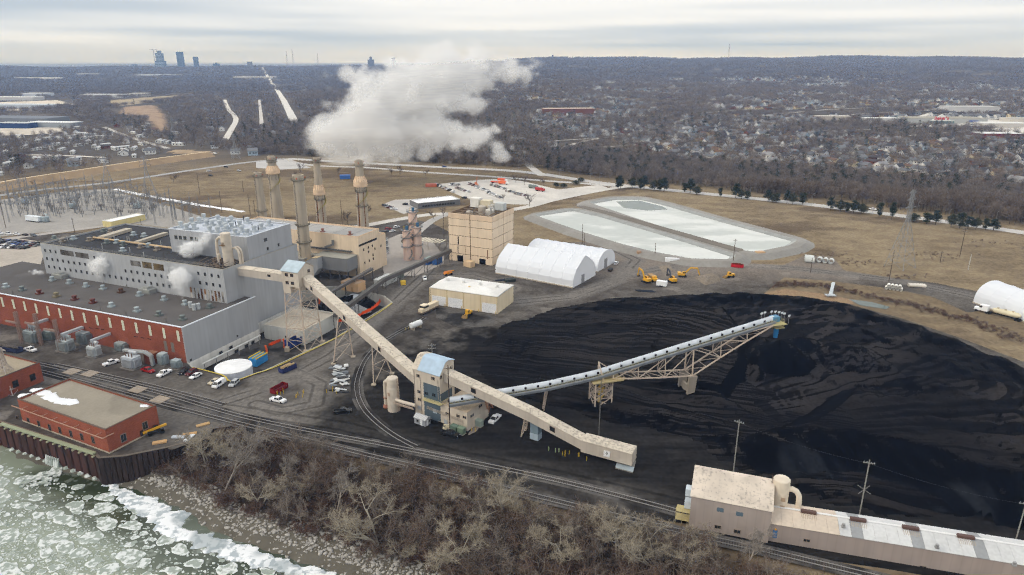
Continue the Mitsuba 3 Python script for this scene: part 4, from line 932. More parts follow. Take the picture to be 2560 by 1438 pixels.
for q in [(1045, 480), (1195, 340)]: v, z = th.side(*ZB(*q), u=10.5); window(th, 's', v, z, 1.1, 1.1, t, C(190, 175, 158), off=10.5)
for q in [(1140, 1002), (1297, 1037), (1390, 1055)]: u, z = th.front(*ZB(*q)); window(th, 'f', u, z, 1.3, 0.9, t, C(190, 175, 158))
for q in [(1495, 1030), (1615, 890)]: v, z = th.side(*ZB(*q)); window(th, 's', v, z, 1.8, 0.9, t, C(190, 175, 158))
for q, w, h, c in [((965, 1115), 2.2, 2.7, BLUEGREY), ((745, 918), 1.5, 1.3, C(170, 172, 176)), ((965, 965), 1.6, 1.5, C(160, 172, 182)), ((1120, 1120), 1.3, 1.6, C(165, 172, 178))]:
    u, z = th.front(*ZB(*q)); panel(th, 'f', u-w/2, u+w/2, max(z-h/2, 0.05), z+h/2, 'door', 'plain', c, t, off=-0.08)
v, z = th.side(*ZB(1560, 1085)); panel(th, 's', v-2, v+2, 0.05, 3.0, 'roller_door', 'plain', C(214, 200, 184), t)
m = MB()
for z in (7.0, 8.05): m.beam(th(17, -1.4, z), th(9.5, -1.4, z), 0.10).beam(th(9.5, -1.4, z), th(9.0, 3.5, z+(0.0)), 0.10)
for k in range(9): m.beam(th(17-k*0.93, -1.4, 7.0), th(17-k*0.93, -1.4, 8.05), 0.07)
th.box(m, 9.5, 17, -1.4, 0, 6.8, 6.95); put('balcony', m, 'plain', C(196, 186, 140), t)
m = MB()
for (a, b, r) in [((21.1, -0.15, 0.3), (21.1, -0.15, 16), 0.09), ((18.5, -0.15, 0.5), (18.5, -0.15, 14), 0.07), ((11.2, -0.15, 8), (11.2, -0.15, 15), 0.1)]: m.tube([th(*a), th(*b)], r, 6)
for z in (3.6, 4.0, 4.4): m.tube([th(16, -0.3, z), th(1.5, -0.3, z-0.8), th(1.5, -0.3, 0.2)], 0.08, 6)
put('pipework', m, 'plain', C(170, 160, 148), t, kind='stuff')
# dust collector beside it
c = P(*ZB(375, 950)); d = thing('dust_collector', 'beige dust collector drum with a gooseneck pipe left of the transfer house', 'dust collector')
put('drum', MB().lathe(c, [(2.05, 0), (2.05, 8.5), (1.9, 8.9), (1.9, 11.6), (1.75, 11.95), (0, 12.1)], 28), 'paint', BEIGE, d)
W1_, S1_ = th.u, -th.w
g = c + W1_*3.6 - S1_*0.2
put('gooseneck', MB().tube([c + W1_*1.6 + [0, 0, 10.0], c + W1_*2.6 + [0, 0, 10.0], c + W1_*3.3 + [0, 0, 9.4], g + [0, 0, 8.2], g + [0, 0, 3.6], g + W1_*0.1 + [0, 0, 0.3]], 0.72, 12), 'paint', BEIGE, d)
put('flange', MB().lathe(g + [0, 0, 3.5], [(0.9, 0), (0.9, 0.3), (0.6, 0.3)], 14).lathe(g + [0, 0, 0], [(1.2, 0), (1.1, 0.5), (0.75, 1.2)], 12), 'paint', C(150, 100, 80), d)
put('duct', MB().tube([c - W1_*1.6 + S1_*0.6 + [0, 0, 4.6], c - W1_*4.0 + S1_*0.5 + [0, 0, 4.4], c - W1_*9.0 - S1_*0.6 + [0, 0, 4.0]], 0.6, 10), 'paint', BEIGE, d)
m = MB()
for k in range(3): m.tube([c + S1_*(1.2+0.3*k) + W1_*1.0 + [0, 0, 3.0+k*0.5], c - W1_*9.0 + S1_*(0.2+0.3*k) + [0, 0, 2.8+k*0.5]], 0.1, 6)
put('conduit', m, 'plain', C(190, 172, 155), d, kind='stuff')
put('access_hatch', MB().box(c + S1_*2.06 + [0, 0, 6.6], W1_*0.5, S1_*0.06, (0, 0, 0.55)), 'plain', C(176, 150, 130), d)
m = MB()
for z in np.arange(0.5, 11.5, 0.5): m.beam(c - W1_*2.3 + S1_*0.3 + [0, 0, z], c - W1_*2.3 - S1_*0.3 + [0, 0, z], 0.05)
for s_ in (-.3, .3): m.beam(c - W1_*2.3 + S1_*s_ + [0, 0, 0], c - W1_*2.3 + S1_*s_ + [0, 0, 12.6], 0.07)
put('ladder', m, 'plain', C(150, 120, 100), d)
# small grey shed and yard gear at its foot
sh = Frame(P(*ZB(825, 1195)), 147.0, z=0.0)
if sh.w[1] < 0: sh.w = -sh.w
t = thing('grey_shed', 'small grey metal shed with a ribbed gable roof at the foot of the transfer house', 'shed')
m = MB(); sh.box(m, 0, 4.6, 0, 2.6, 0, 2.3); m.prism([sh(0, 0, 2.3), sh(0, 2.6, 2.3), sh(0, 1.3, 3.0)], sh.u*4.6); put('wall', m, 'siding', C(150, 154, 160), t)
for a, b in (((-0.2, 2.2), (1.3, 3.08)), ((2.8, 2.2), (1.3, 3.08))): put('roof', MB().prism([sh(-0.2, a[0], a[1]), sh(-0.2, b[0], b[1]), sh(-0.2, b[0], b[1]+0.08), sh(-0.2, a[0], a[1]+0.08)], sh.u*5.0), 'paint', C(200, 202, 204), t)
m = MB()
for k in range(10): m.prism([sh(0.1+k*0.5, -0.2, 2.29), sh(0.1+k*0.5, 1.28, 3.17), sh(0.1+k*0.5, 1.28, 3.22), sh(0.1+k*0.5, -0.2, 2.34)], sh.u*0.1)
put('roof_rib', m, 'plain', C(170, 172, 176), t, kind='stuff')
window(sh, 'f', 3.2, 1.3, 0.7, 0.7, t); panel(sh, 'f', 1.2, 2.0, 0.05, 2.0, 'door', 'plain', WHITE, t); panel(sh, 's', 0.6, 1.4, 0.05, 2.0, 'door', 'plain', WHITE, t); window(sh, 's', 2.0, 1.4, 0.5, 0.7, t)
for q, c_, lab in [((1245, 1260), C(92, 112, 98), 'green electrical cabinet beside the transfer house wall'), ((1345, 1290), C(104, 122, 104), 'pale green electrical cabinet nearest the yellow bollard'), ((1600, 1180), C(150, 164, 154), 'grey green generator on the pavement right of the transfer house')]:
    p = P(*ZB(*q)); f = Frame(p, 147); m = MB(); f.box(m, -1.1, 1.1, -0.8, 0.8, 0.15, 2.1)
    t = thing('electrical_cabinet', lab, 'cabinet'); put('case', m, 'paint', c_, t); m = MB(); f.box(m, -1.2, 1.2, -0.9, 0.9, 2.1, 2.25); put('lid', m, 'paint', tuple(np.array(c_)*1.15), t); m = MB(); f.box(m, -1.2, 1.2, -0.9, 0.9, 0, 0.15); put('plinth', m, 'concrete', CONC, t)
p = P(*ZB(1130, 1230)); m = MB(); g = random.Random(3)
for k in range(14): m.box(p + [g.uniform(-1, 1), g.uniform(-.7, .7), 0.2+0.1*k], (g.uniform(.2, .6), g.uniform(-.1, .1), 0), (0, g.uniform(.2, .4), 0), (0, 0, g.uniform(.1, .3)))
put('pump_skid', m, 'paint', C(200, 190, 165), label='cream pump skid crowded with fittings beside the transfer house', cat='pump')
m = MB(); sheet(m, soft(px(ZB(1420, 1330), ZB(1560, 1260), ZB(1745, 1000), ZB(1660, 960), ZB(1480, 1240)), 0.3), 0.06); put('side_pavement', m, 'paving', C(140, 130, 122), kind='structure')

# ---- long gallery from the junction house down to the transfer house
t = thing('upper_gallery', 'long sloping beige conveyor gallery between the junction house and the transfer house', 'conveyor gallery')
ga, gb = jh(-0.3, 4.6, 24.4), th(21.4, 3.9, 8.8)
d, s, L = gallery(t, ga, gb, 4.0, 3.1, 13.0)
near_s = s if s[1] < 0 else -s
for k in (0.10, 0.42, 0.72): gwin(t, ga, d, near_s, 4.0, L*k, 1.6)
def bent(pxs, pt, label, w=3.2, n=3, battered=1.6):
    k = thing('conveyor_trestle', label, 'trestle', 'steel trestles of the conveyors'); a, b = (P(*q) for q in pxs)
    trestle(k, [a, b], [pt - near_s*(-w/2), pt + near_s*(-w/2)], n, 0.34, 0.15)
    for f in (a, b): put('footing', MB().box(f + [0, 0, 0.15], (0.8, 0, 0), (0, 0.8, 0), (0, 0, 0.3)), 'concrete', CONC, k)
def along_gal(k): return ga + d*L*k
def nearest(p): return float(np.clip(((p - ga)[:2] @ d[:2]) / (d[:2] @ d[:2]) / L, 0, 1))
kA = nearest((P(834, 910) + P(883, 893)) / 2); bent([(834, 910), (883, 893)], along_gal(kA), 'two legged steel trestle under the middle of the long sloping gallery')
kB = nearest((P(934, 963) + P(985, 930)) / 2); bent([(934, 963), (980, 935)], along_gal(kB), 'shorter steel trestle under the gallery beside the dust collector', n=2)

# ---- gallery from the transfer house down into the ground by the coal
t = thing('lower_gallery', 'long beige conveyor gallery sloping from the transfer house down to the coal yard', 'conveyor gallery')
la = th(10.5, 3.8, 0); lend = P(1580, 1163)
lb_ = vplane(1268, 1022, la, lend)
za = th.side(*ZB(1085, 548), u=10.5)[1] + 0.1
pts = [np.array([la[0], la[1], za])]
for q in [(1328, 1047), (1461, 1118)]:
    w = vplane(q[0], q[1], la + [0, 0, 0], lend); pts.append(w)
off = 0
d2, s2, L2 = gallery(t, pts[0], pts[1], 3.8, 3.0, 9.0); n2 = s2 if s2[1] < 0 else -s2
gwin(t, pts[0], d2, n2, 3.8, L2*0.36, 1.7)
d3, s3, L3 = gallery(t, pts[1] + d2*0.02, pts[2], 3.8, 3.0, 9.0); gwin(t, pts[1], d3, n2, 3.8, L3*0.45, 1.7)
e0 = pts[2] - d3*0.3; e1 = np.array([lend[0], lend[1], 1.2]) + d3*[1, 1, 0]*0.5
e0[2] -= 0.5; d4, s4, L4 = gallery(t, e0, e1, 4.6, 3.8, 7.0)
k = thing('notice_board', 'white notice board hung on the low end of the conveyor gallery', 'sign')
p = vplane(1517, 1135, e0 + n2*2.4, e1 + n2*2.4); put('board', MB().box(p, d4*0.95, n2*0.04, (0, 0, 0.95)), 'plain', WHITE, k)
mm = meshkit.text_mesh('9', 0.9, 0.02, True); dh = d4 * [1, 1, 0]; dh /= np.linalg.norm(dh)
R = np.eye(4); R[:3, 0], R[:3, 1], R[:3, 2], R[:3, 3] = dh, [0, 0, 1], n2, p + n2*0.06 - dh*0.4 - [0, 0, .4]
mm.apply_transform(R); put('emblem', mm, 'plain', C(70, 78, 60), k)
k = thing('conveyor_trestle', 'two legged steel trestle beside the small blue stair tower', 'trestle', 'steel trestles of the conveyors')
a, b = P(1303, 1092), P(1316, 1076); tp = pts[1] - d2*(L2*0.05); trestle(k, [a, b], [tp + n2*1.5, tp - n2*1.5], 3, 0.32, 0.14)
k = thing('conveyor_trestle', 'rusty steel post trestle beside the white pickup at the transfer house', 'trestle', 'steel trestles of the conveyors')
a, b = P(1222, 1031), P(1232, 1020); tp = pts[0] + d2*(L2*0.48); trestle(k, [a, b], [tp + n2*1.2, tp - n2*1.2], 2, 0.36, 0.14, C(180, 130, 100))
st = Frame(P(1343, 1103), 147.0, z=0.0)
if st.w[1] < 0: st.w = -st.w
t = thing('stair_tower', 'small blue grey stair tower standing under the lower gallery', 'stair tower')
m = MB(); st.box(m, -0.2, 2.6, 0, 2.4, 0.2, 5.4); m.prism([st(-0.2, 0, 5.4), st(-0.2, 2.4, 5.4), st(-0.2, 2.4, 6.2)], st.u*2.8); put('wall', m, 'siding', C(118, 136, 148), t)
m = MB(); st.box(m, -0.23, 2.63, -0.03, 2.43, 0.0, 2.2); put('base_wall', m, 'siding', C(160, 176, 188), t)
m = MB()
for v in (0.4, 1.2, 2.0): m.beam(st(-0.24, v, 2.2), st(-0.24, v, 5.4), 0.08)
put('seam', m, 'plain', C(90, 106, 116), t, kind='stuff')
t = thing('ramp_slab', 'pale sloping concrete slab at the low end of the conveyor gallery', 'slab')
q = [P(1545, 1150), P(1590, 1157), P(1582, 1184), P(1538, 1172)]
put('slab', MB().prism([q[0] + [0, 0, 0.5], q[3] + [0, 0, 0.1], q[2] + [0, 0, 0.1], q[1] + [0, 0, 0.5]], (0, 0, 0.25)), 'concrete', C(150, 146, 138), t); put('grating', MB().prism([(q[3]*0.6+q[0]*0.4) + [0, 0, 0.6], q[3] + [0, 0, 0.4], q[2] + [0, 0, 0.4], (q[2]*0.6+q[1]*0.4) + [0, 0, 0.6]], (0, 0, 0.08)), 'zinc', C(176, 190, 200), t)

# ---- stacker: a covered conveyor on a trussed boom
T0, T1 = P(1502, 1016), P(1712, 985); dv = (T1 - T0); dv[2] = 0; dv /= np.linalg.norm(dv); sd = np.array([dv[1], -dv[0], 0])
if sd[1] > 0: sd = -sd
S = lambda a, b, z: np.array([T0[0], T0[1], 0]) + dv*a + sd*b + np.array([0, 0, z])
t = thing('stacker_conveyor', 'long trussed stacker conveyor with a grey hood reaching out over the coal pile', 'conveyor')
path = [(-52, 9.6), (-20, 10.6), (-3, 12.2), (64.5, 24.4)]
zof = lambda a: float(np.interp(a, [p[0] for p in path], [p[1] for p in path]))
n = 28
for k in range(n):                                        # hood lengths with a dark inspection gap at each joint
    a0, a1 = -52 + (116.5)*k/n, -52 + 116.5*(k+1)/n
    w = np.linspace(-0.25, math.pi*0.92, 9)
    sec = lambda a: [S(a, 1.15*math.cos(x), zof(a) + 0.2 + 1.15*max(math.sin(x), -0.2)) for x in w]
    A, B = sec(a0+0.02), sec(a1-0.02); m = MB(); m.quads([[A[i], B[i], B[i+1], A[i+1]] for i in range(8)])
    put('hood', m, 'zinc', C(200, 206, 212), t)
    if k: put('inspection_gap', MB().box(S(a0, 1.12, zof(a0)+0.75), dv*0.32, sd*0.12, (0, 0, 0.34)), 'plain', C(24, 24, 26), t)
m = MB()
for (a0, z0), (a1, z1) in zip(path[:-1], path[1:]):
    m.prism([S(a0, -0.9, z0-0.35), S(a0, 0.9, z0-0.35), S(a0, 0.9, z0+0.15), S(a0, -0.9, z0+0.15)], S(a1, 0, z1) - S(a0, 0, z0))
put('belt_bed', m, 'plain', C(34, 34, 36), t)
m = MB()
for (a0, z0), (a1, z1) in zip(path[:-1], path[1:]):
    for b in (-1.3, 2.2): m.beam(S(a0, b, z0-0.6), S(a1, b, z1-0.6), 0.22, 0.7)
    m.prism([S(a0, 1.2, z0-0.3), S(a0, 2.3, z0-0.3), S(a0, 2.3, z0-0.2), S(a0, 1.2, z0-0.2)], S(a1, 0, z1) - S(a0, 0, z0))
put('walkway', m, 'zinc', C(140, 146, 152), t)
m = MB()
for (a0, z0), (a1, z1) in zip(path[:-1], path[1:]):
    for h in (0.5, 1.0): m.beam(S(a0, 2.3, z0+h-0.2), S(a1, 2.3, z1+h-0.2), 0.06)
for a in np.arange(-51, 64, 1.8): m.beam(S(a, 2.3, zof(a)-0.2), S(a, 2.3, zof(a)+0.85), 0.06)
put('handrail', m, 'plain', C(170, 158, 110), t, kind='stuff')
# boom truss: a shallow triangle hanging below, deepest over the pier
kx = [3.0, 12, 22, 32.5, 43, 53, 63]; low = [11.0, 9.9, 8.9, 8.0, 13.6, 18.6, 23.2]
m = MB(); mm = MB(); W = 2.6
for b in (-W, W):
    for i in range(len(kx)-1): m.beam(S(kx[i], b, low[i]), S(kx[i+1], b, low[i+1]), 0.38)
    m.beam(S(3, b*0.8, zof(3)-0.9), S(63, b*0.8, zof(63)-0.9), 0.3)
    for i in range(len(kx)):
        mm.beam(S(kx[i], b, low[i]), S(kx[i], b*0.8, zof(kx[i])-0.9), 0.26 if i != 3 else 0.42)
        if i < len(kx)-1:
            if i < 3: mm.beam(S(kx[i], b, low[i]), S(kx[i+1], b*0.8, zof(kx[i+1])-0.9), 0.24)
            else: mm.beam(S(kx[i], b*0.8, zof(kx[i])-0.9), S(kx[i+1], b, low[i+1]), 0.24)
for i in range(len(kx)):
    mm.beam(S(kx[i], -W, low[i]), S(kx[i], W, low[i]), 0.24).beam(S(kx[i], -W, low[i]), S(kx[i], W*0.8, zof(kx[i])-0.9), 0.16)
    if i < len(kx)-1: 
        for j in range(2):
            f = lambda r, b: S(kx[i]+(kx[i+1]-kx[i])*r, b, low[i]+(low[i+1]-low[i])*r)
            mm.beam(f(j/2, -W), f((j+1)/2, W), 0.16).beam(f((j+1)/2, W), f((j+1)/2, -W), 0.16)
put('truss_chord', m, 'paint', STEEL, t); put('truss_web', mm, 'paint', STEEL, t, kind='stuff')
# head: platform, lamps, spout
m = MB(); m.box(S(65.5, 0.6, 23.3), dv*2.6, sd*2.8, (0, 0, 0.12)); m.box(S(66, 0.6, 21.8), dv*1.8, sd*2.2, (0, 0, 0.1))
for z in (23.3, 21.8):
    for q in range(14):
        w = q*2*math.pi/14; p = S(65.6 + 2.6*math.cos(w), 0.6 + 2.8*math.sin(w), z); m.beam(p, p + [0, 0, 1.1], 0.07)
        w2 = w + 2*math.pi/14; m.beam(p + [0, 0, 1.05], S(65.6 + 2.6*math.cos(w2), 0.6 + 2.8*math.sin(w2), z+1.05), 0.07)
put('head_platform', m, 'plain', C(186, 176, 130), t)
m = MB(); m.box(S(65.2, 0, 24.6), dv*1.4, sd*1.2, (0, 0, 0.9)); put('head_chute', m, 'paint', C(92, 140, 170), t)
put('spout', MB().lathe(S(66.0, 0.6, 17.6), [(0.75, 0), (0.85, 3.6), (1.1, 4.2)], 16), 'paint', C(40, 120, 175), t, 'blue discharge spout')
for k, (a, b) in enumerate([(61.5, -2.4), (63.2, -3.0), (66.0, -3.0), (67.3, -2.6), (68.2, -1.8), (68.8, -0.9), (69.2, 0.0), (69.2, 2.4)]):
    p = S(a, b, 24.5); m = MB().beam(p + [0, 0, -1.3], p + [0, 0, 1.3], 0.1); lk = put('flood_lamp', m, 'plain', C(150, 150, 150), t)
    put('lamp_head', MB().box(p + [0, 0, 1.5], dv*0.42, sd*0.12 + np.array([0, 0, 0.1]), (0, 0, 0.34)), 'plain', C(225, 228, 230), lk)
# tower, A-frame, posts, pier
k = thing('stacker_tower', 'square braced steel tower carrying the foot of the stacker boom', 'trestle')
feet = [S(-3.2, 2.3, 0.9), S(2.8, 2.3, 0.9), S(2.8, -2.6, 0.9), S(-3.2, -2.6, 0.9)]; tops = [f + np.array([0, 0, 9.6]) for f in feet]
trestle(k, feet, tops, 3, 0.42, 0.2)
put('plinth', MB().box(S(0, 2.3, 0.45), dv*3.9, sd*0.8, (0, 0, 0.6)), 'concrete', CONC, k); put('plinth', MB().box(S(0, -2.6, 0.45), dv*3.9, sd*0.8, (0, 0, 0.6)), 'concrete', CONC, k)
put('deck', MB().box(S(0.8, 0.4, 10.55), dv*5.4, sd*3.4, (0, 0, 0.14)), 'plain', C(176, 162, 124), k)
m = MB()
for q in range(7): m.beam(S(-1.8+0.25*(q % 2), 1.4-0.5*(q % 2), 1+q*1.35), S(0.3-0.25*(q % 2), 1.4-0.5*(q % 2), 2.3+q*1.35), 0.8, 0.16)
put('stair', m, 'plain', C(190, 160, 70), k, 'yellow zigzag stair inside the tower')
m = MB()
for b in (-2.4, 2.4): m.beam(S(-0.5, b, 10.6), S(-1.5, 0, 16.6), 0.32)
m.beam(S(2.6, 0, 13.5), S(-1.5, 0, 16.6), 0.26); put('a_frame', m, 'paint', STEEL, k)
m = MB()
for a in np.arange(-4.5, 6.3, 1.2): m.beam(S(a, 3.8, 10.7), S(a, 3.8, 11.8), 0.07)
m.beam(S(-4.5, 3.8, 11.75), S(6.2, 3.8, 11.75), 0.08); put('rail', m, 'plain', C(190, 165, 90), k, kind='stuff')
k = thing('stacker_pier', 'concrete pier frame rising out of the coal under the stacker boom', 'pier')
m = MB()
for b in (-2.9, 2.9): m.prism([S(30.6, b-0.4, 0), S(33.4, b-0.4, 0), S(34.2, b-0.4, 8.0), S(31.0, b-0.4, 8.0)], sd*0.8)
put('column', m, 'concrete', C(150, 140, 128), k); put('cross_wall', MB().box(S(32.2, 0, 2.6), dv*0.5, sd*2.6, (0, 0, 1.4)), 'concrete', C(165, 155, 140), k)
k = thing('conveyor_trestle', 'single lattice post under the low part of the stacker conveyor', 'trestle', 'steel trestles of the conveyors')
b = P(1358, 1025); tp = S((b - T0) @ dv, 0, zof((b - T0) @ dv) - 0.9); trestle(k, [b + sd*0.7, b - sd*0.7], [tp + sd*1.0, tp - sd*1.0], 6, 0.26, 0.12)
# ---------------------------------------------------------------- the rest of the works
Z8 = lambda x, y: (900 + x / 3.994, 440 + y / 3.994)
Z7 = lambda x, y: (x / 3.2, 1000 + y / 3.2)
# ash block: tan cube of wall panels with machinery on an open roof
ab = frame3((1230, 543), (1122, 531), (1296, 521), 28.3, 154.5)
t = thing('ash_silo_block', 'tall square tan block with recessed wall panels and crowded open roof', 'industrial building')
H_ = 28.3; LU, LV = ab.Lu, ab.Lv
m = MB()
for a in ((0, LU, 0.25, 0.7), (0, LU, LV-0.7, LV), (0.25, 0.7, 0.7, LV-0.7), (LU-0.7, LU, 0.7, LV-0.7)): ab.box(m, *a, 0, H_)
put('wall', m, 'siding', C(128, 106, 84), t)
rows_z = [(0.1, 4.5), (4.85, 9.5), (9.85, 15.2), (15.55, 20.8), (21.15, 25.1)]
for face, LL in (('f', LU), ('s', LV)):
    cols = [(0.05, LL*0.5-0.3), (LL*0.5+0.3, LL-0.05)]
    for (a, b) in cols:
        for (z0, z1) in rows_z: panel(ab, face, a if a > 0.1 else (0.0 if face == 'f' else 0.3), b, z0, z1, 'wall_panel', 'siding', TAN, t, off=0.25, d=0.25)
        panel(ab, face, a if a > 0.1 else (0.0 if face == 'f' else 0.3), b, 25.35, H_, 'wall_panel', 'siding', C(206, 184, 158, 1.15), t, off=0.25, d=0.34)
for q0, q1 in [((975, 605), (988, 685)), ((975, 700), (983, 775)), ((1050, 700), (1055, 790)), ((1268, 740), (1280, 830))]:
    (u0, z1), (u1, z0) = ab.front(*Z8(*q0)), ab.front(*Z8(*q1)); panel(ab, 'f', min(u0, u1), max(u0, u1), z0, z1, 'slot', 'plain', C(40, 36, 34) if q0[0] < 1000 else C(150, 122, 98), t, d=0.08)
for q0, q1 in [((972, 790), (1030, 850)), ((1192, 825), (1255, 890))]:
    (u0, z1), (u1, z0) = ab.front(*Z8(*q0)), ab.front(*Z8(*q1)); panel(ab, 'f', min(u0, u1), max(u0, u1), 0.05, z1, 'truck_door', 'plain', C(16, 15, 15), t, d=0.06, label='dark open truck doorway')
m = MB(); ab.box(m, 0.7, LU-0.7, 0.7, LV-0.7, 24.0, 24.3); put('roof', m, 'roofing', C(120, 108, 96), t)
m = MB()
for k in range(1, 6): m.beam(ab(LU*k/6, 0.6, 27.6), ab(LU*k/6, LV-0.6, 27.6), 0.3)
for k in range(1, 5): m.beam(ab(0.6, LV*k/5, 27.6), ab(LU-0.6, LV*k/5, 27.6), 0.3)
put('roof_beam', m, 'plain', C(150, 132, 114), t, kind='stuff')
for i, (a, b, r, h) in enumerate([(0.28, 0.45, 2.6, 6), (0.55, 0.62, 2.4, 6.5), (0.40, 0.75, 2.2, 7), (0.7, 0.35, 2.0, 4.5)]):
    put('roof_tank', MB().lathe(ab(LU*a, LV*b, 24.3), [(r, 0), (r, h-1), (r*0.9, h-0.8), (0, h)], 20), 'paint', [C(190, 186, 178), C(176, 168, 156)][i % 2], t)
for i, (a, b, w, d_, h) in enumerate([(0.52, 0.78, 3.2, 2.2, 8.5), (0.16, 0.7, 2.8, 2.2, 8.2), (0.78, 0.8, 2.8, 2.6, 9.3)]):
    m = MB(); ab.box(m, LU*a-w, LU*a+w, LV*b-d_, LV*b+d_, 28.3, 24.3+h); put('roof_cabin', m, 'siding', [C(205, 195, 170), C(186, 190, 190), C(222, 220, 214)][i], t)
    m = MB()
    for x in (-1, 1):
        for y in (-1, 1): m.beam(ab(LU*a+x*w*0.9, LV*b+y*d_*0.9, 24.3), ab(LU*a+x*w*0.9, LV*b+y*d_*0.9, 28.3), 0.3)
    put('cabin_leg', m, 'plain', C(140, 130, 118), t, kind='stuff')
m = MB(); g = random.Random(5)
for k in range(46):
    a, b = g.uniform(2, LU-3), g.uniform(2, LV-3); h = g.uniform(1, 4.5)
    m.tube([ab(a, b, 24.3), ab(a, b, 24.3+h), ab(min(a+g.uniform(-4, 4), LU-1.5), min(max(b+g.uniform(-3, 3), 1.5), LV-1.5), 24.3+h)], 0.15, 5)
put('roof_pipework', m, 'zinc', C(160, 150, 138), t, kind='stuff')
put('exhaust_pipe', MB().tube([ab(LU*0.18, LV*0.3, 24.3), ab(LU*0.18, LV*0.3, 31.5), ab(LU*0.14, LV*0.3, 32), ab(LU*0.12, LV*0.3, 31)], 0.45, 8), 'zinc', C(190, 190, 188), t)
# lime silos, pink
def silo(b, r, h, label):
    k = thing('lime_silo', label, 'silo', 'pink silos beside the tan block'); c = P(*b)
    put('drum', MB().lathe(c, [(r, 0), (r, h-0.8), (r*0.92, h-0.3), (r*0.3, h), (0, h)], 22), 'siding', C(208, 182, 168, 1.1), k)
    m = MB()
    for z in (h*0.45, h*0.75, h): m.lathe(c + [0, 0, z], [(r, 0), (r+1.1, 0), (r+1.1, 0.15), (r, 0.15)], 18); m.lathe(c + [0, 0, z+1.0], [(r+1.0, 0), (r+1.1, 0), (r+1.1, 0.12)], 18)
    put('gallery_ring', m, 'plain', C(120, 122, 124), k)
    m = MB(); n = 22
    for q in range(n):
        w = -1.2 + q*0.32; z = h*0.06 + q*h*0.9/n; d0 = np.array([math.cos(w), math.sin(w), 0]); d1 = np.array([math.cos(w+.32), math.sin(w+.32), 0]); m.beam(c + d0*(r+0.5) + [0, 0, z], c + d1*(r+0.5) + [0, 0, z+h*0.9/n], 0.8, 0.14)
    put('stair', m, 'plain', C(130, 132, 130), k, kind='stuff')
    m = MB().box(c + [0.4, 0, h+1.3], (0.7, 0, 0), (0, 0.7, 0), (0, 0, 1.2)); put('filter_box', m, 'paint', C(52, 96, 128), k)
    m = MB()
    for x in (-.9, .9): m.beam(c + [x-0.6, -0.6, h], c + [x-0.6, -0.6, h+2.6], 0.14)
    m.beam(c + [-1.5, -0.6, h+2.4], c + [0.3, -0.6, h+2.4], 0.14); put('hoist_frame', m, 'plain', C(210, 180, 80), k)
silo((1036, 640), 2.6, 27.0, 'taller pink lime silo with wrapped stair and a blue box on top'); silo((1019, 650), 2.3, 18.0, 'shorter pink lime silo left of the taller one'); silo((1046, 648), 2.4, 19.5, 'pink lime silo nearest the pipe bridge')
# pipe bridge from the tan building to the block
t = thing('pipe_bridge', 'dark pipe and conveyor bridge on lattice legs between the tan building and the tan block', 'pipe bridge')
pa, pb, pc = P(838, 790, 2.0), P(960, 700, 5.0), P(1126, 627, 7.0)
for i, (a, b) in enumerate(((pa, pb), (pb, pc))):
    put('truss_length', MB().beam(a, b, 2.0, 1.5), 'paint', C(92, 88, 86), t); m = MB(); d = (b-a)/np.linalg.norm(b-a); s = np.cross(d, [0, 0, 1]); s /= np.linalg.norm(s)
    for k in range(2): m.tube([a + s*(0.5-k) + [0, 0, 1.0], b + s*(0.5-k) + [0, 0, 1.0]], 0.3, 6)
    put('pipe_run', m, 'zinc', C(120, 118, 114), t)
    n = 5; m = MB()
    for k in range(n+1):
        p = a + (b-a)*k/n
        for x in (-1, 1): m.beam([*(p + s*x)[:2], -5.4 if i == 0 and k < 3 else 0], p + s*x, 0.26)
        m.beam([*(p + s)[:2], 0], p - s, 0.12)
        if k < n: q = a + (b-a)*(k+1)/n; m.beam([*(p + s)[:2], p[2]*0.2], q + s, 0.14)
    put('leg', m, 'plain', C(84, 82, 82), t, kind='stuff')
t = thing('pipe_bridge', 'second dark conveyor bridge below the tan building leading toward the trestle', 'pipe bridge')
put('truss_length', MB().beam(P(930, 672, 6.5), P(812, 740, 5), 1.8, 1.2), 'paint', C(96, 92, 90), t)
m = MB()
for k in range(6): p = P(930, 672, 6.5)*(1-k/5)+P(812, 740, 5)*k/5; m.beam([p[0], p[1], -5.3 if k > 3 else 0], p, 0.26).beam([p[0]+1, p[1]-1, -5.3 if k > 3 else 0], p, 0.2)
put('leg', m, 'plain', C(84, 82, 82), t, kind='stuff')

# white annex below the grey wall, in the track cut
an = Frame(P(*ZA(525, 1085), -5.3), 157.6, z=-5.3); an.w = hall.w
t = thing('pump_annex', 'low pale grey annex with a flat tan roof standing in the track cut', 'industrial building')
shell(an, -12, 9, 0, 24, 0, 6.6, t, 'siding', C(196, 196, 190, 1.1), 'roofing', C(186, 176, 160), 0.3, C(206, 200, 188))
window(an, 'f', -3.0, 2.6, 0.9, 0.9, t)
pl = thing('long_pipe', 'long white pipe on posts along the pale base wall', 'pipe')
m = MB().tube([hall(-3.0, 4, -1.5), hall(-3.0, 36, -1.5)], 0.35, 8); put('pipe', m, 'paint', C(222, 222, 218), pl)
m = MB()
for v in range(5, 37, 6): m.beam(hall(-3, v, -5.3), hall(-3, v, -1.5), 0.25)
put('post', m, 'plain', C(150, 150, 148), pl, kind='stuff')
# round white roofed tank
c = P(586, 936, -3.0); c[2] = -5.3
t = thing('round_tank', 'low round tank with a snow white cone roof beside the hall', 'tank'); R_ = 6.7
put('drum', MB().lathe(c, [(R_, 0), (R_, 5.6)], 44), 'paint', C(196, 200, 210), t)
put('roof', MB().lathe(c, [(R_+0.1, 5.5), (R_+0.1, 5.75), (0, 6.5)], 44), 'paint', C(235, 236, 238), t)
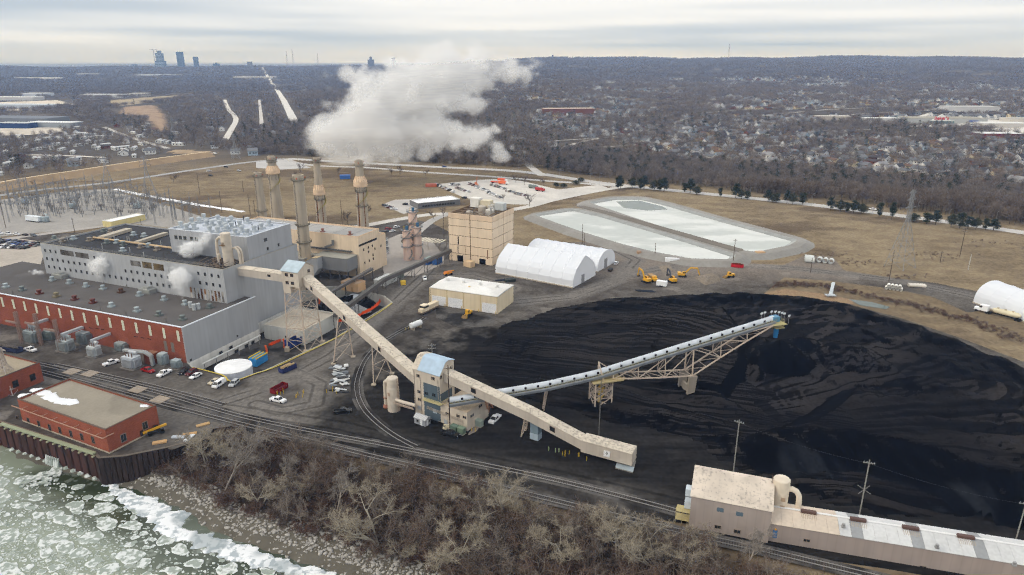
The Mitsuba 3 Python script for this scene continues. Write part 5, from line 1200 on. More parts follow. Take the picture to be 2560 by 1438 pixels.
# hopper wagons and orange gear in the cut
def wagon(p, q, col, label, h=3.0, w=3.0, z=-5.3):
    k = thing('hopper_wagon', label, 'rail wagon'); a, b = P(*p, z), P(*q, z); d = b - a; L = np.linalg.norm(d); d /= L; s = np.array([d[1], -d[0], 0])
    m = MB()
    for x in (-1, 1): m.box((a+b)/2 + s*x*w/2 + [0, 0, 1.2+h/2], d*L/2, s*0.08, (0, 0, h/2))
    for e in (a, b): m.box(e + [0, 0, 1.2+h/2], d*0.08, s*w/2, (0, 0, h/2))
    put('body', m, 'paint', col, k); m = MB().box((a+b)/2 + [0, 0, 1.2+h*0.55], d*(L/2-0.1), s*(w/2-0.1), (0, 0, 0.2)); put('load', m, 'coal', None, k, smooth=False)
    m = MB()
    for x in np.linspace(0.1, 0.9, 8): m.box(a + d*L*x + s*(w/2+0.1) + [0, 0, 1.2+h/2], d*0.07, s*0.06, (0, 0, h/2)); m.box(a + d*L*x - s*(w/2+0.1) + [0, 0, 1.2+h/2], d*0.07, s*0.06, (0, 0, h/2))
    put('rib', m, 'paint', tuple(np.array(col)*0.8), k, kind='stuff')
    for x in (0.15, 0.85):
        wk = put('bogie', MB().box(a + d*L*x + [0, 0, 0.75], d*1.3, s*1.1, (0, 0, 0.28)), 'rubber', None, k)
        for y in (-0.7, 0.7):
            for e in (-.8, .8): put('wheel', MB().tube([a + d*(L*x+e) + s*y + [0, 0, 0.45] - s*0.07, a + d*(L*x+e) + s*y + [0, 0, 0.45] + s*0.07], 0.42, 10), 'rubber', None, wk)
    return k
wagon(ZA(600, 1185), ZA(835, 1080), C(38, 58, 120), 'dark blue hopper wagon under the junction house trestle')
wagon(ZA(870, 1040), ZA(990, 985), C(52, 130, 200), 'light blue hopper wagon behind the trestle legs', 2.2)
k = thing('wagon_shaker', 'bright blue open steel box with a yellow rail beside the round tank', 'rail wagon'); a, b = P(*ZA(200, 1390), -5.3), P(*ZA(335, 1310), -5.3); d = (b-a)/np.linalg.norm(b-a); s = np.array([d[1], -d[0], 0]); L_ = np.linalg.norm(b-a)
put('body', MB().box((a+b)/2 + [0, 0, 2.2], d*L_/2, s*1.7, (0, 0, 1.6)), 'paint', C(50, 135, 200), k); m = MB()
for x in (-1.8, 0, 1.8): m.box((a+b)/2 + s*x + [0, 0, 4.0], d*L_/2, s*0.18, (0, 0, 0.22))
put('rail', m, 'paint', C(214, 178, 60), k)
def fence(pts, label, z=0.0, h=1.1):
    k = thing('safety_netting', label, 'netting'); c = spline([P(*q, z) for q in pts], 1.5); g = np.random.default_rng(4); m = MB()
    off = (g.random((len(c), 3)) - 0.5) * [1.0, 1.0, 0.3]; c2 = c + off
    m.quads(np.stack([c2[:-1], c2[1:], c2[1:] + [0.3, 0.4, h], c2[:-1] + [0.3, 0.4, h]], 1)); m.quads(np.stack([c[:-1] + [0.8, 0.7, 0.15], c[1:] + [0.8, 0.7, 0.15], c2[1:] + [0.3, 0.4, h], c2[:-1] + [0.3, 0.4, h]], 1)); put('net', m, 'plain', C(238, 90, 45), k)
    m = MB()
    for p in c[::3]: m.beam(p, p + [0, 0, h+0.2], 0.09)
    put('post', m, 'plain', C(150, 70, 50), k, kind='stuff')
fence([ZA(1800, 610), ZA(1690, 575), ZA(1640, 660), ZA(1560, 725), ZA(1440, 785), ZA(1330, 825), ZA(1180, 865), ZA(990, 885)], 'bright orange netting snaking along the coal heap behind the gallery', -3.2, 1.4)
fence([ZA(560, 1060), ZA(380, 1145)], 'short orange netting in the shadow of the trestle', -5.3, 1.2)
for i, (q, h) in enumerate([((355, 1250), 4.5), ((560, 1160), 4.0), ((965, 650), 3.4)]):
    b = P(*ZA(*q), -5.3); m = MB().tube([b, b + [0.3, 0.2, h*0.5], b + [-0.2, 0.4, h]], 0.45, 8); put('orange_chute', m, 'paint', C(225, 95, 45), label=['upright orange hose beside the blue box', 'upright orange hose at the dark blue wagon', 'upright orange hose behind the trestle top'][i], cat='hose')
# coal and gravel heap in the cut
def mound(key, pts, z, top, mat, label, cat, seed, z0=0.0, edge=5.0, kind='stuff', rough=0.3):
    g = Polygon(px(*pts, z=z0)).buffer(1.0); put(key, heap(g, z0 - 0.05, z0 + top, 0.8, rough, seed, edge), mat, (C(128, 118, 106) if mat == 'gravel' else None), label=label, cat=cat, kind=kind, smooth=True)
mound('pit_coal', [ZA(930, 700), ZA(1190, 600), ZA(1500, 560), ZA(1850, 480), ZA(1830, 560), ZA(1560, 690), ZA(1300, 790), ZA(1000, 830), ZA(960, 780)], 0, 3.4, 'coal', 'black coal heap in the cut behind the gallery', 'coal', 5, -5.3, 8)
def f_gravel(p, n, uv): return pal(uv) * (0.55 + 0.9 * fbm(p.x * 1.7, p.y * 1.7, p.z * 1.7, 3))
scene['mat_gravel'] = princ(mikit.proc(f_gravel), 0.95, 0.1)
g = Polygon(px(ZA(1190, 620), ZA(1400, 640), ZA(1520, 700), ZA(1280, 760), ZA(1180, 720), z=-2.6)).buffer(1.5); m = heap(g, -4.0, -1.2, 0.7, 0.3, 3, 5)
kx = put('pit_gravel', m, 'gravel', C(150, 150, 150), label='grey gravel slope beside the black coal heap in the cut', cat='gravel', kind='stuff')
g = Polygon(px(ZA(1280, 560), ZA(1400, 530), ZA(1500, 580), ZA(1380, 620), z=-2.6)).buffer(1.0); put('pit_snow', heap(g, -3.5, -0.9, 0.7, 0.4, 8, 4), 'plain', C(200, 205, 212), label='patch of dirty snow on the coal heap in the cut', cat='snow', kind='stuff', smooth=True)

# ---- maintenance garage
ga_ = frame3(Z8(1370, 1208), Z8(700, 1113), Z8(1520, 1090), 8.4)
t = thing('maintenance_garage', 'low tan garage with three white roller doors and a white roof', 'garage')
Lu, Lv = ga_.Lu, ga_.Lv
m = MB(); ga_.box(m, 0, Lu, 0, Lv, 0, 8.3); put('wall', m, 'siding', C(208, 194, 166, 1.1), t)
m = MB(); m.prism([ga_(-0.25, -0.25, 8.3), ga_(-0.25, Lv+0.25, 8.3), ga_(-0.25, Lv+0.25, 8.55), ga_(-0.25, Lv*0.5, 9.0), ga_(-0.25, -0.25, 8.55)], ga_.u*(Lu+0.5)); put('roof', m, 'roofing', C(222, 221, 218), t)
for (a, b) in [((1217, 1262), (1363, 1380)), ((880, 1212), (1025, 1328)), ((718, 1190), (857, 1300))]:
    (u0, z1), (u1, _) = ga_.front(*Z8(*a)), ga_.front(*Z8(*b)); k = panel(ga_, 'f', u1, u0, 0.05, z1, 'roller_door', 'plain', C(228, 230, 234), t, d=0.05)
    m = MB()
    for z in np.arange(0.6, z1-0.2, 0.55): ga_.box(m, u1+0.05, u0-0.05, -0.075, -0.05, z, z+0.05)
    put('door_seam', m, 'plain', C(180, 184, 190), k, kind='stuff')
for x in (700, 870, 1035, 1205, 1367):
    u, _ = ga_.front(*Z8(x, 1280)); m = MB(); ga_.box(m, u-0.18, u+0.18, -0.16, 0, 0.05, 8.28); put('pilaster', m, 'plain', C(205, 186, 145), t)
for x in (855, 1020, 1190, 1360):
    u, _ = ga_.front(*Z8(x, 1320)); put('door_bollard', MB().lathe(ga_(u, -0.6, 0), [(0.14, 0), (0.14, 1.4), (0, 1.5)], 8), 'plain', C(214, 180, 80), t)
for q in [(875, 1048), (1037, 1070), (1203, 1093), (1372, 1116)]:
    u, v = ga_.top(*Z8(*q), 8.8); roof_vent(ga_, u, v, 8.75, t, C(214, 214, 212), 0.62, 1.5)
u, v = ga_.top(*Z8(1092, 1112), 8.7); put('roof_box', ga_.box(MB(), u-0.4, u+0.4, v-0.3, v+0.3, 8.7, 9.2), 'plain', C(210, 180, 120), t)
m = MB(); sheet(m, soft(px(Z8(760, 1310), Z8(1365, 1400), Z8(1330, 1500), Z8(980, 1520), Z8(760, 1420)), 1.5), 0.05); put('coal_apron', m, 'pit_dirt', kind='structure')

# ---- fabric shelters
def shelter(fr, Lu, Lv, prof, bays, label, door=None):
    t = thing('fabric_shelter', label, 'tent', 'white fabric shelters'); n = bays
    for k in range(n):
        a, b = Lu*k/n, Lu*(k+1)/n; m = MB()
        for (v0, z0), (v1, z1) in zip(prof[:-1], prof[1:]):
            w = lambda u, s_: u
            steps = 4; sag = lambda f: 0.22*math.sin(math.pi*f)
            for q in range(steps):
                f0, f1 = q/steps, (q+1)/steps; u0, u1 = a+(b-a)*f0, a+(b-a)*f1
                m.quad(fr(u0, v0*Lv, z0-sag(f0)*(z0 > 0.1)), fr(u1, v0*Lv, z0-sag(f1)*(z0 > 0.1)), fr(u1, v1*Lv, z1-sag(f1)*(z1 > 0.1)), fr(u0, v1*Lv, z1-sag(f0)*(z1 > 0.1)))
        put('fabric_bay', m, 'plain', C(224, 228, 235), t); m = MB()
        for (v0, z0), (v1, z1) in zip(prof[:-1], prof[1:]): m.beam(fr(a, v0*Lv, z0+0.04), fr(a, v1*Lv, z1+0.04), 0.16, 0.10)
        put('arch_rib', m, 'plain', C(222, 226, 232), t)
    for u in (0.0, Lu): put('end_wall', MB().poly([fr(u + (0.02 if u == 0 else -0.02), v*Lv, z) for v, z in prof]), 'plain', C(230, 232, 237), t)
    if door: 
        (v0, v1, h) = door; m = MB(); m.box(fr(-0.05, (v0+v1)/2, h/2), fr.u*0.05, fr.w*(v1-v0)/2, (0, 0, h/2)); put('door', m, 'plain', C(150, 150, 152), t)
    m = MB(); fr.box(m, -0.1, Lu+0.1, -0.5, -0.05, 0, 0.5); fr.box(m, -0.1, Lu+0.1, Lv+0.05, Lv+0.5, 0, 0.5); put('footing', m, 'concrete', CONC, t)
base = [P(*Z8(2125, 1120)), P(*Z8(1352, 972)), P(*Z8(2322, 990))]
f1 = Frame(base[0], math.degrees(math.atan2(*(base[1]-base[0])[[1, 0]])))
if f1.w[1] < 0: f1.w = -f1.w
gable = [(0, 0), (0, 4.0), (0.06, 7.0), (0.14, 9.2), (0.40, 13.2), (0.50, 14.4), (0.60, 13.2), (0.86, 9.2), (0.94, 7.0), (1, 4.0), (1, 0)]
L1u, L1v = (base[1]-base[0]) @ f1.u, (base[2]-base[0]) @ f1.w
vd, _ = f1.side(*Z8(2225, 1020))
shelter(f1, L1u, L1v, gable, 7, 'large white fabric shelter with a peaked roof beside the tan block', (vd-1.6, vd+1.6, 4.6))
b2 = [P(*Z8(2370, 960)), P(*Z8(2535, 862))]
f2 = Frame(b2[0], math.degrees(math.atan2(f1.u[1], f1.u[0])) , z=0.0); f2.w = f1.w
arch = [(0.5-0.5*math.cos(x), 2.0+8.2*math.sin(x)) for x in np.linspace(0, math.pi, 15)]; arch = [(0, 0)] + arch + [(1, 0)]
L2v = (b2[1]-b2[0]) @ f2.w; vd, _ = f2.side(*Z8(2453, 870))
shelter(f2, 47, max(L2v, 17), arch, 8, 'white fabric shelter with a rounded roof behind the peaked one', (vd-1.8, vd+1.8, 5.4))
b3 = [P(2433, 757), P(2560, 806)]; dd = b3[1]-b3[0]
f3 = Frame(b3[0], math.degrees(math.atan2(dd[1], dd[0])))
if f3.w[1] < 0: f3.w = -f3.w
shelter(f3, 46, 19, [(a, b*1.04) for a, b in arch], 6, 'white rounded fabric shelter at the right edge beside the tanker truck')

# ---- office building and small houses of the works
of = frame3(Z8(605, 275), Z8(560, 222), Z8(1000, 232), 5.0)
o0, o1, o2 = P(*Z8(578, 275), 4.6), P(*Z8(1000, 232), 4.6), P(*Z8(560, 225), 4.6)
of = Frame(o0, math.degrees(math.atan2(*(o1-o0)[[1, 0]])))
if of.w[1] < 0: of.w = -of.w
t = thing('office_building', 'long low dark grey office building with a white flat roof', 'office building')
shell(of, 0, (o1-o0) @ of.u, 0, 18, 0, 4.6, t, 'siding', C(112, 112, 112), 'roofing', C(228, 229, 231), 0.25, C(225, 225, 225))
for k in range(12): window(of, 'f', 4.5+k*((o1-o0) @ of.u-8)/12, 1.9, 1.7, 1.3, t, C(80, 80, 80))
def simple(base, label, cat, a, b, c_, z, wall, roofc, doors=(), mat='siding', pitch=0.0, par=0.15, ang=None):
    f = frame3(a, b, c_, z, ang); t = thing(base, label, cat)
    if pitch:
        m = MB(); f.box(m, 0, f.Lu, 0, f.Lv, 0, z); put('wall', m, mat, wall, t); m = MB(); m.prism([f(-0.3, -0.3, z), f(-0.3, f.Lv+0.3, z), f(-0.3, f.Lv/2, z+pitch)], f.u*(f.Lu+0.6)); put('roof', m, 'roofing', roofc, t)
    else: shell(f, 0, f.Lu, 0, f.Lv, 0, z, t, mat, wall, 'roofing', roofc, par, tuple(np.array(roofc)*0.95))
    for face, q, w, h, c2 in doors:
        s_, zz = (f.front if face == 'f' else f.side)(*q); panel(f, face, s_-w/2, s_+w/2, 0.05, h, 'door', 'plain', c2, t)
    return f, t
simple('tan_store', 'small square tan store building with a brown flat roof', 'shed', ZA(1410, 420), ZA(1215, 390), ZA(1505, 380), 4.6, C(205, 168, 126, 1.15), C(178, 150, 124), [('f', ZA(1345, 440), 1.2, 2.4, C(190, 150, 112))])
f, t = simple('switchgear_house', 'pale yellow switchgear house with a white roof in the substation', 'building', (277, 555), (255, 552), (358, 536), 4.2, C(206, 194, 140, 1.1), C(230, 231, 232))
simple('storage_container', 'long pale grey container with four doors beside the tan store', 'container', Z8(230+15, 1045+8), Z8(160, 1025), Z8(343, 985), 2.8, C(196, 198, 196), C(212, 214, 212), ang=154)
simple('storage_container', 'short dark grey green container at the end of the pale one', 'container', Z8(350, 975), Z8(340, 960), Z8(432, 958), 2.8, C(112, 118, 112), C(132, 138, 130))
for k, (x, lab) in enumerate(((1068, 'left blue roofed pump container in front of the silos'), (1089, 'right blue pump container in front of the silos'))):
    f = Frame(P(x-8, 662), 154.5+180); f.w = -f.w if f.w[1] < 0 else f.w; t = thing('blue_container', lab, 'container')
    m = MB(); f.box(m, 0, 3.0, 0, 6.0, 0.1, 3.6); put('body', m, 'paint', C(36, 82, 142), t); m = MB(); f.box(m, 0.1, 2.9, 0.1, 5.9, 3.6, 3.75); put('lid', m, 'paint', C(150, 170, 165), t)
    for j in range(2): panel(f, 'f', 0.2+j*1.4, 1.4+j*1.4, 0.3, 3.3, 'door', 'paint', C(44, 92, 156), t)
simple('loading_box', 'tan metal box between the two truck doors of the tan block', 'bin', Z8(1100, 868), Z8(1032, 850), Z8(1138, 852), 3.0, C(206, 180, 146, 1.1), C(214, 190, 156))
t = thing('silo_canopy', 'pale steel frame canopy behind the pipe bridge', 'canopy'); f = Frame(P(1000+50, 622), 154.5)
f.w = -f.w if f.w[1] < 0 else f.w
m = MB()
for k in range(7): f.box(m, -14+k*2.4, -12.8+k*2.4, 0, 9, 5.0, 5.2)
put('roof_strip', m, 'plain', C(222, 214, 196), t, kind='stuff'); m = MB()
for u in (-14, -6, 2):
    for v in (0, 9): m.beam(f(u, v, 0), f(u, v, 5), 0.3)
put('leg', m, 'plain', C(150, 140, 128), t, kind='stuff')

# ---- pump house on its sheet pile wall, and the second brick house
ph = frame3((262, 1075), (12, 1010), (385, 1012), 8.0, 153.6)
DECK = Polygon(px((-120, 1026), (12, 1058), (237, 1132), (246, 1145), (312, 1140), (422, 1118), (520, 1094), (540, 1060), (480, 1040), (340, 1000), (100, 950), (-120, 880)))
m = MB(); sheet(m, DECK, 0.025); put('pump_deck', m, 'yard_dirt', kind='structure')
t = thing('pump_house', 'flat roofed red brick pump house standing on the rusty river wall', 'pump house')
shell(ph, 0, ph.Lu, 0, ph.Lv, 0.3, 8.0, t, 'brick', BRICK, 'roofing', C(148, 140, 126), 0.5, C(108, 92, 82))
m = MB(); ph.box(m, -0.06, ph.Lu+0.06, -0.06, ph.Lv+0.06, -0.5, 0.5); put('plinth', m, 'concrete', CONC, t)
for x, y in [(140, 150), (228, 168), (312, 192), (398, 220), (480, 242), (568, 270), (655, 294), (745, 320)]:
    u, z = ph.front(*Z7(x, y)); window(ph, 'f', u, z, 1.15, 2.1, t, C(110, 96, 86))
for x, y in [(988, 303), (1160, 205)]:
    v, z = ph.side(*Z7(x, y)); window(ph, 's', v, z, 1.6, 2.4, t, C(140, 130, 120))
v, z = ph.side(*Z7(1140, 292)); panel(ph, 's', v-0.6, v+0.6, 0.3, 2.3, 'door', 'plain', C(62, 48, 42), t)
m = MB(); z = 6.6
m.beam(ph(-1.5, -2.0, z), ph(ph.Lu, -2.0, z), 0.22).beam(ph(-1.5, -2.0, z), ph(-1.5, 1.5, z), 0.2)
for u in np.arange(2, ph.Lu, 5.2): m.beam(ph(u, -2.0, z), ph(u, 0, z), 0.14).beam(ph(u, -2.0, z), ph(u, 0, z-2.0), 0.1)
put('crane_rail', m, 'plain', C(170, 136, 118), t, 'pinkish steel rail carried along the front')
for k, pts in enumerate([[(320, 850), (420, 845), (510, 885), (470, 915), (380, 905)], [(420, 935), (545, 890), (570, 940), (750, 955), (775, 990), (690, 1008), (560, 985)], [(200, 905), (310, 895), (320, 910), (210, 918)], [(1405, 1010), (1470, 1008), (1480, 1022), (1410, 1024)]]):
    g = Polygon([XY(*HZ6(*q), 7.5) for q in pts]).buffer(0.6); g = Polygon(np.array(g.segmentize(0.5).exterior.coords) + 0.9*(meshkit.fbm(np.c_[np.array(g.segmentize(0.5).exterior.coords), np.zeros(len(g.segmentize(0.5).exterior.coords))], 3, k)[:, None]-0.5)).buffer(0)
    g = max(getattr(g, 'geoms', [g]), key=lambda q: q.area); m = heap(g, 7.48, 7.62, 0.35, 0.3, k, 0.5)
    put('roof_snow', m, 'plain', C(236, 238, 242), label=['larger snow patch at the back of the pump house roof', 'long ragged snow streak across the pump house roof', 'thin snow streak by the left roof edge of the pump house', 'small snow patch at the right corner of the pump house roof'][k], cat='snow', kind='stuff', smooth=True)
t = thing('sheet_pile_wall', 'tall rust brown sheet pile wall standing in the icy river below the pump house', 'river wall')
def piles(pts, bay, proud, col, parent, cap):
    for (p, q) in zip(pts[:-1], pts[1:]):
        d = q - p; L = np.linalg.norm(d); d /= L; s = np.array([d[1], -d[0]]); n = max(1, int(round(L/bay)))
        for k in range(n):
            a, b = p + d*L*k/n, p + d*L*(k+1)/n; w = (b-a)
            pr = [a, a + w*0.12 - s*(-proud), a + w*0.88 - s*(-proud), b, b - s*0.4, a - s*0.4]
            put('sheet_pile', MB().slab(pr, WATER-3, 0.0), 'rust', col, parent)
        m = MB().beam([*(p - s*0.1), 0.08], [*(q - s*0.1), 0.08], 0.8, 0.16); put('cap_beam', m, 'plain', cap, parent)
fw = px((-60, 1036), (12, 1058), (237, 1132)); piles(fw, 3.6, 0.55, C(72, 46, 40), t, C(120, 104, 92))
wing = [XY(*q) for q in [(237, 1132), (246, 1145), (312, 1140), (422, 1118), (530, 1092)]]; piles(wing, 1.5, 0.4, C(58, 46, 42), t, C(112, 104, 96))
a, b = P(10, 1056, 0.6), P(243, 1130, 0.6); d = (b-a)/np.linalg.norm(b-a); s = np.array([d[1], -d[0], 0])
put('fender_beam', MB().beam(a + s*0.9, b + s*0.9, 1.1, 0.5), 'paint', C(150, 158, 130), t, 'pale green walkway beam along the wall top')
m = MB()
for k in range(16): p = a + (b-a)*k/15; m.box(p + s*1.0 - [0, 0, 0.7], d*0.25, s*0.9, (0, 0, 0.2))
put('bracket', m, 'plain', C(170, 168, 140), t, kind='stuff')
w = thing('outfall', 'foaming white outfall splashing from the river wall', 'water'); b0 = P(148, 1172, WATER); g = np.random.default_rng(2); m = MB()
for k in range(90):
    r = g.random(); p = b0*(1-r) + P(80, 1210, WATER)*r + np.array([g.normal()*(0.5+2.2*r), g.normal()*(0.5+1.6*r), 0.15]); q = 0.25+0.5*g.random(); m.box(p, (q, 0.2*q, 0), (-0.2*q, q, 0), (0, 0, 0.18))
labels[put('foam', m, 'pan_ice', None, w)] = {'kind': 'stuff'}
m = MB()
for k in range(7): p = P(118+k*5, 1158+k*1.6, WATER); m.tube([p + [0, 0.4, 2.8], p + [0.1, -0.2, 1.6], p + [0.2, -0.5, 0]], [0.25, 0.35, 0.5], 7)
put('icicle', m, 'pan_ice', None, w)
m = MB()
for k in range(13): p = fw[1] + (fw[2]-fw[1])*(k+0.5)/13; m.lathe([p[0], p[1]-0.5, WATER-0.1], [(1.2, 0), (1.0, 0.5), (0.3, 0.9), (0, 1.0)], 8)
put('wall_ice', m, 'pan_ice', label='ice frozen round the foot of the sheet pile wall', cat='ice', kind='stuff')
R0 = P(110, 953); bh = Frame(R0 - hall.w*30, 156.0); bh.w = hall.w
t = thing('screen_house', 'red brick house at the left edge with a gravel roof behind the lattice mast', 'pump house')
shell(bh, 0, 60, 0, 30, 0, 7.4, t, 'brick', BRICK, 'roofing', C(158, 146, 126), 0.5, C(96, 88, 84))
for q in [(340, 735), (165, 800)]:
    v, z = bh.side(*HZ6(*q)); window(bh, 's', v, z, 1.7, 2.2, t, C(60, 56, 54))

# ---- car dumper house and the long shed at the lower right
Z9 = lambda x, y: (1660 + x / 2.8444, 1040 + y / 2.8444)
dh_ = Frame(P(*Z9(738, 905)), 160.5, z=0.0)
if dh_.w[1] < 0: dh_.w = -dh_.w
La = (P(*Z9(175, 785)) - dh_.o) @ dh_.u
eave = dh_.front(*Z9(775, 675))[1]; eaveL = dh_.front(*Z9(190, 570))[1]; ez = (eave+eaveL)/2
t = thing('car_dumper_house', 'big beige car dumper house with a mould speckled roof at the bank', 'industrial building')
DV = 13.5
m = MB(); dh_.box(m, 0, La, 0, DV, -1, ez); m.prism([dh_(0, 0, ez), dh_(0, DV, ez+0.2), dh_(0, 9.0, ez+2.9), dh_(0, 6.4, ez+2.4)], dh_.u*La); put('wall', m, 'siding', C(166, 154, 147, 1.0), t)
for (a, b) in (((-0.3, -0.08), (6.4, 2.5)), ((6.4, 2.5), (9.0, 3.0)), ((9.0, 3.0), (DV+0.3, 0.15))):
    n = 6
    for k in range(n):
        u0, u1 = -0.3 + (La+0.6)*k/n + 0.015, -0.3 + (La+0.6)*(k+1)/n - 0.015
        put('roof_sheet', MB().prism([dh_(u0, a[0], ez+a[1]), dh_(u0, b[0], ez+b[1]), dh_(u0, b[0], ez+b[1]+0.12), dh_(u0, a[0], ez+a[1]+0.12)], dh_.u*(u1-u0)), 'mottled', C(206, 194, 180, 1.0), t)
for q, c2 in [((400, 668), C(96, 112, 124)), ((537, 698), C(96, 112, 124)), ((382, 790), None), ((520, 822), None)]:
    u, z = dh_.front(*Z9(*q))
    if c2: panel(dh_, 'f', u-0.8, u+0.8, z-0.55, z+0.55, 'shutter', 'plain', c2, t)
    else: window(dh_, 'f', u, z, 1.4, 0.9, t, C(150, 136, 124))
for z0 in (4.0, 7.6): m = MB(); dh_.box(m, La, La+1.6, 1.5, 3.6, z0, z0+2.0); put('side_box', m, 'paint', C(196, 206, 214), t)
m = MB()
for z0 in (1.2, 3.6):
    dh_.box(m, La, La+3.4, 0.2, 3.0, z0, z0+0.12)
    for u in (0.2, 1.8, 3.4): m.beam(dh_(La+u, 0.2, 0), dh_(La+u, 0.2, z0+1.1), 0.09)
    m.beam(dh_(La, 0.2, z0+1.1), dh_(La+3.4, 0.2, z0+1.1), 0.08)
put('side_stair', m, 'plain', C(190, 176, 130), t, kind='stuff')
c = dh_(-1.9, DV*0.62, 0); d = thing('dust_collector', 'beige dust collector drum with a curved pipe behind the car dumper house', 'dust collector')
top = 13.2
put('drum', MB().lathe(c, [(2.0, 0), (2.0, top-0.2), (1.85, top), (0, top+0.15)], 26), 'paint', C(208, 196, 178, 1.1), d)
e = -dh_.u
put('gooseneck', MB().tube([c + e*1.6 + [0, 0, 10.6], c + e*2.6 + [0, 0, 10.8], c + e*3.6 + [0, 0, 10.4], c + e*4.3 + [0, 0, 9.2], c + e*4.5 + [0, 0, 7.6], c + e*4.4 + [0, 0, 3.0], c + e*3.9 + [0, 0, 1.0]], 0.7, 12), 'paint', C(208, 196, 178, 1.1), d)
put('stub', MB().lathe(c + e*5.2 + [0, 0, 2.6], [(0.5, 0), (0.55, 3.4), (0.4, 3.4)], 12), 'paint', C(196, 180, 160), d)
for z0 in (6.4, 8.6): put('access_hatch', MB().box(c - dh_.w*2.02 + e*0.7 + [0, 0, z0], e*0.5, dh_.w*0.08, (0, 0, 0.5)), 'plain', C(180, 156, 132), d)
m = MB()
for z0 in np.arange(0.5, top, 0.5): m.beam(c - e*2.25 - dh_.w*0.9 + [0, 0, z0], c - e*2.25 - dh_.w*0.3 + [0, 0, z0], 0.06)
for y in (-.9, -.3): m.beam(c - e*2.25 + dh_.w*y, c - e*2.25 + dh_.w*y + [0, 0, top+0.8], 0.08)
put('ladder', m, 'plain', C(110, 92, 76), d)
sb = Frame(dh_(-0.05, 0.9, 0), 164.2+180, z=0.0)
if sb.w[1] < 0: sb.w = -sb.w
sz0 = sb.front(*Z9(765, 765))[1]; sz = sz0
t = thing('thaw_shed', 'very long low shed with beige walls and a white panelled roof at the lower right', 'shed')
SL, SV = 92.0, 8.2
m = MB(); sb.box(m, 0, SL, 0, SV, -1, sz); put('wall', m, 'siding', C(162, 149, 142, 1.0), t)
npan = 36
for k in range(npan):
    u0, u1 = SL*k/npan+0.02, SL*(k+1)/npan-0.02
    for (a, b) in (((-0.25, 0.0), (SV*0.62, 1.35)), ((SV*0.62, 1.35), (SV+0.25, 0.55))):
        colr = C(206, 192, 176) if k < 6 else (C(150, 152, 154) if k % 5 == 2 else C(202, 203, 203))
        put('roof_sheet', MB().prism([sb(u0, a[0], sz+a[1]), sb(u0, b[0], sz+b[1]), sb(u0, b[0], sz+b[1]+0.1), sb(u0, a[0], sz+a[1]+0.1)], sb.u*(u1-u0)), 'roofing', colr, t)
put('ridge_cap', MB().beam(sb(0, SV*0.62, sz+1.5), sb(SL, SV*0.62, sz+1.5), 0.6, 0.1), 'plain', C(226, 226, 226), t)
for q in [(1035, 730), (1400, 812), (1790, 897), (2210, 993)]:
    u, v = sb.top(*Z9(*q), sz+1.4); put('ridge_vent', MB().box(sb(u, SV*0.62-0.4, sz+1.75), sb.u*1.75, sb.w*0.45, (0, 0, 0.32)), 'paint', C(88, 64, 56), t)
    m = MB(); g = random.Random(int(u))
    for k in range(9): x = u-1.6+k*0.4; m.quad(*(sb(x+e_, vv, sz+1.35*vv/(SV*0.62)+0.128) for e_, vv in ((0, SV*0.5), (0.13, SV*0.5), (0.10, SV*(0.5-g.uniform(.2, .5))), (0.03, SV*0.12))))
    put('rust_streak', m, 'plain', C(176, 160, 140), t, kind='stuff')
for q in [(1275, 788), (1940, 935), (2490, 1062)]:
    u, v = sb.top(*Z9(*q), sz+1.3); roof_vent(sb, u, v, sz+1.2, t, C(160, 160, 160), 0.35, 1.0)
for q in [(1015, 885), (1840, 1077)]:
    u, z = sb.front(*Z9(*q)); window(sb, 'f', u, z, 1.3, 0.7, t, C(150, 136, 124))
u, z = sb.front(*Z9(788, 840)); panel(sb, 'f', u-0.5, u+0.5, z-1.1, z+1.1, 'door', 'plain', C(70, 112, 160), t)
put('door_lamp', MB().box(sb(u, -0.15, z+1.4), sb.u*0.18, sb.w*0.12, (0, 0, 0.14)), 'plain', C(240, 170, 60), t)
for k, q in enumerate([(1290, 765), (1590, 815), (1690, 840)]):
    pass

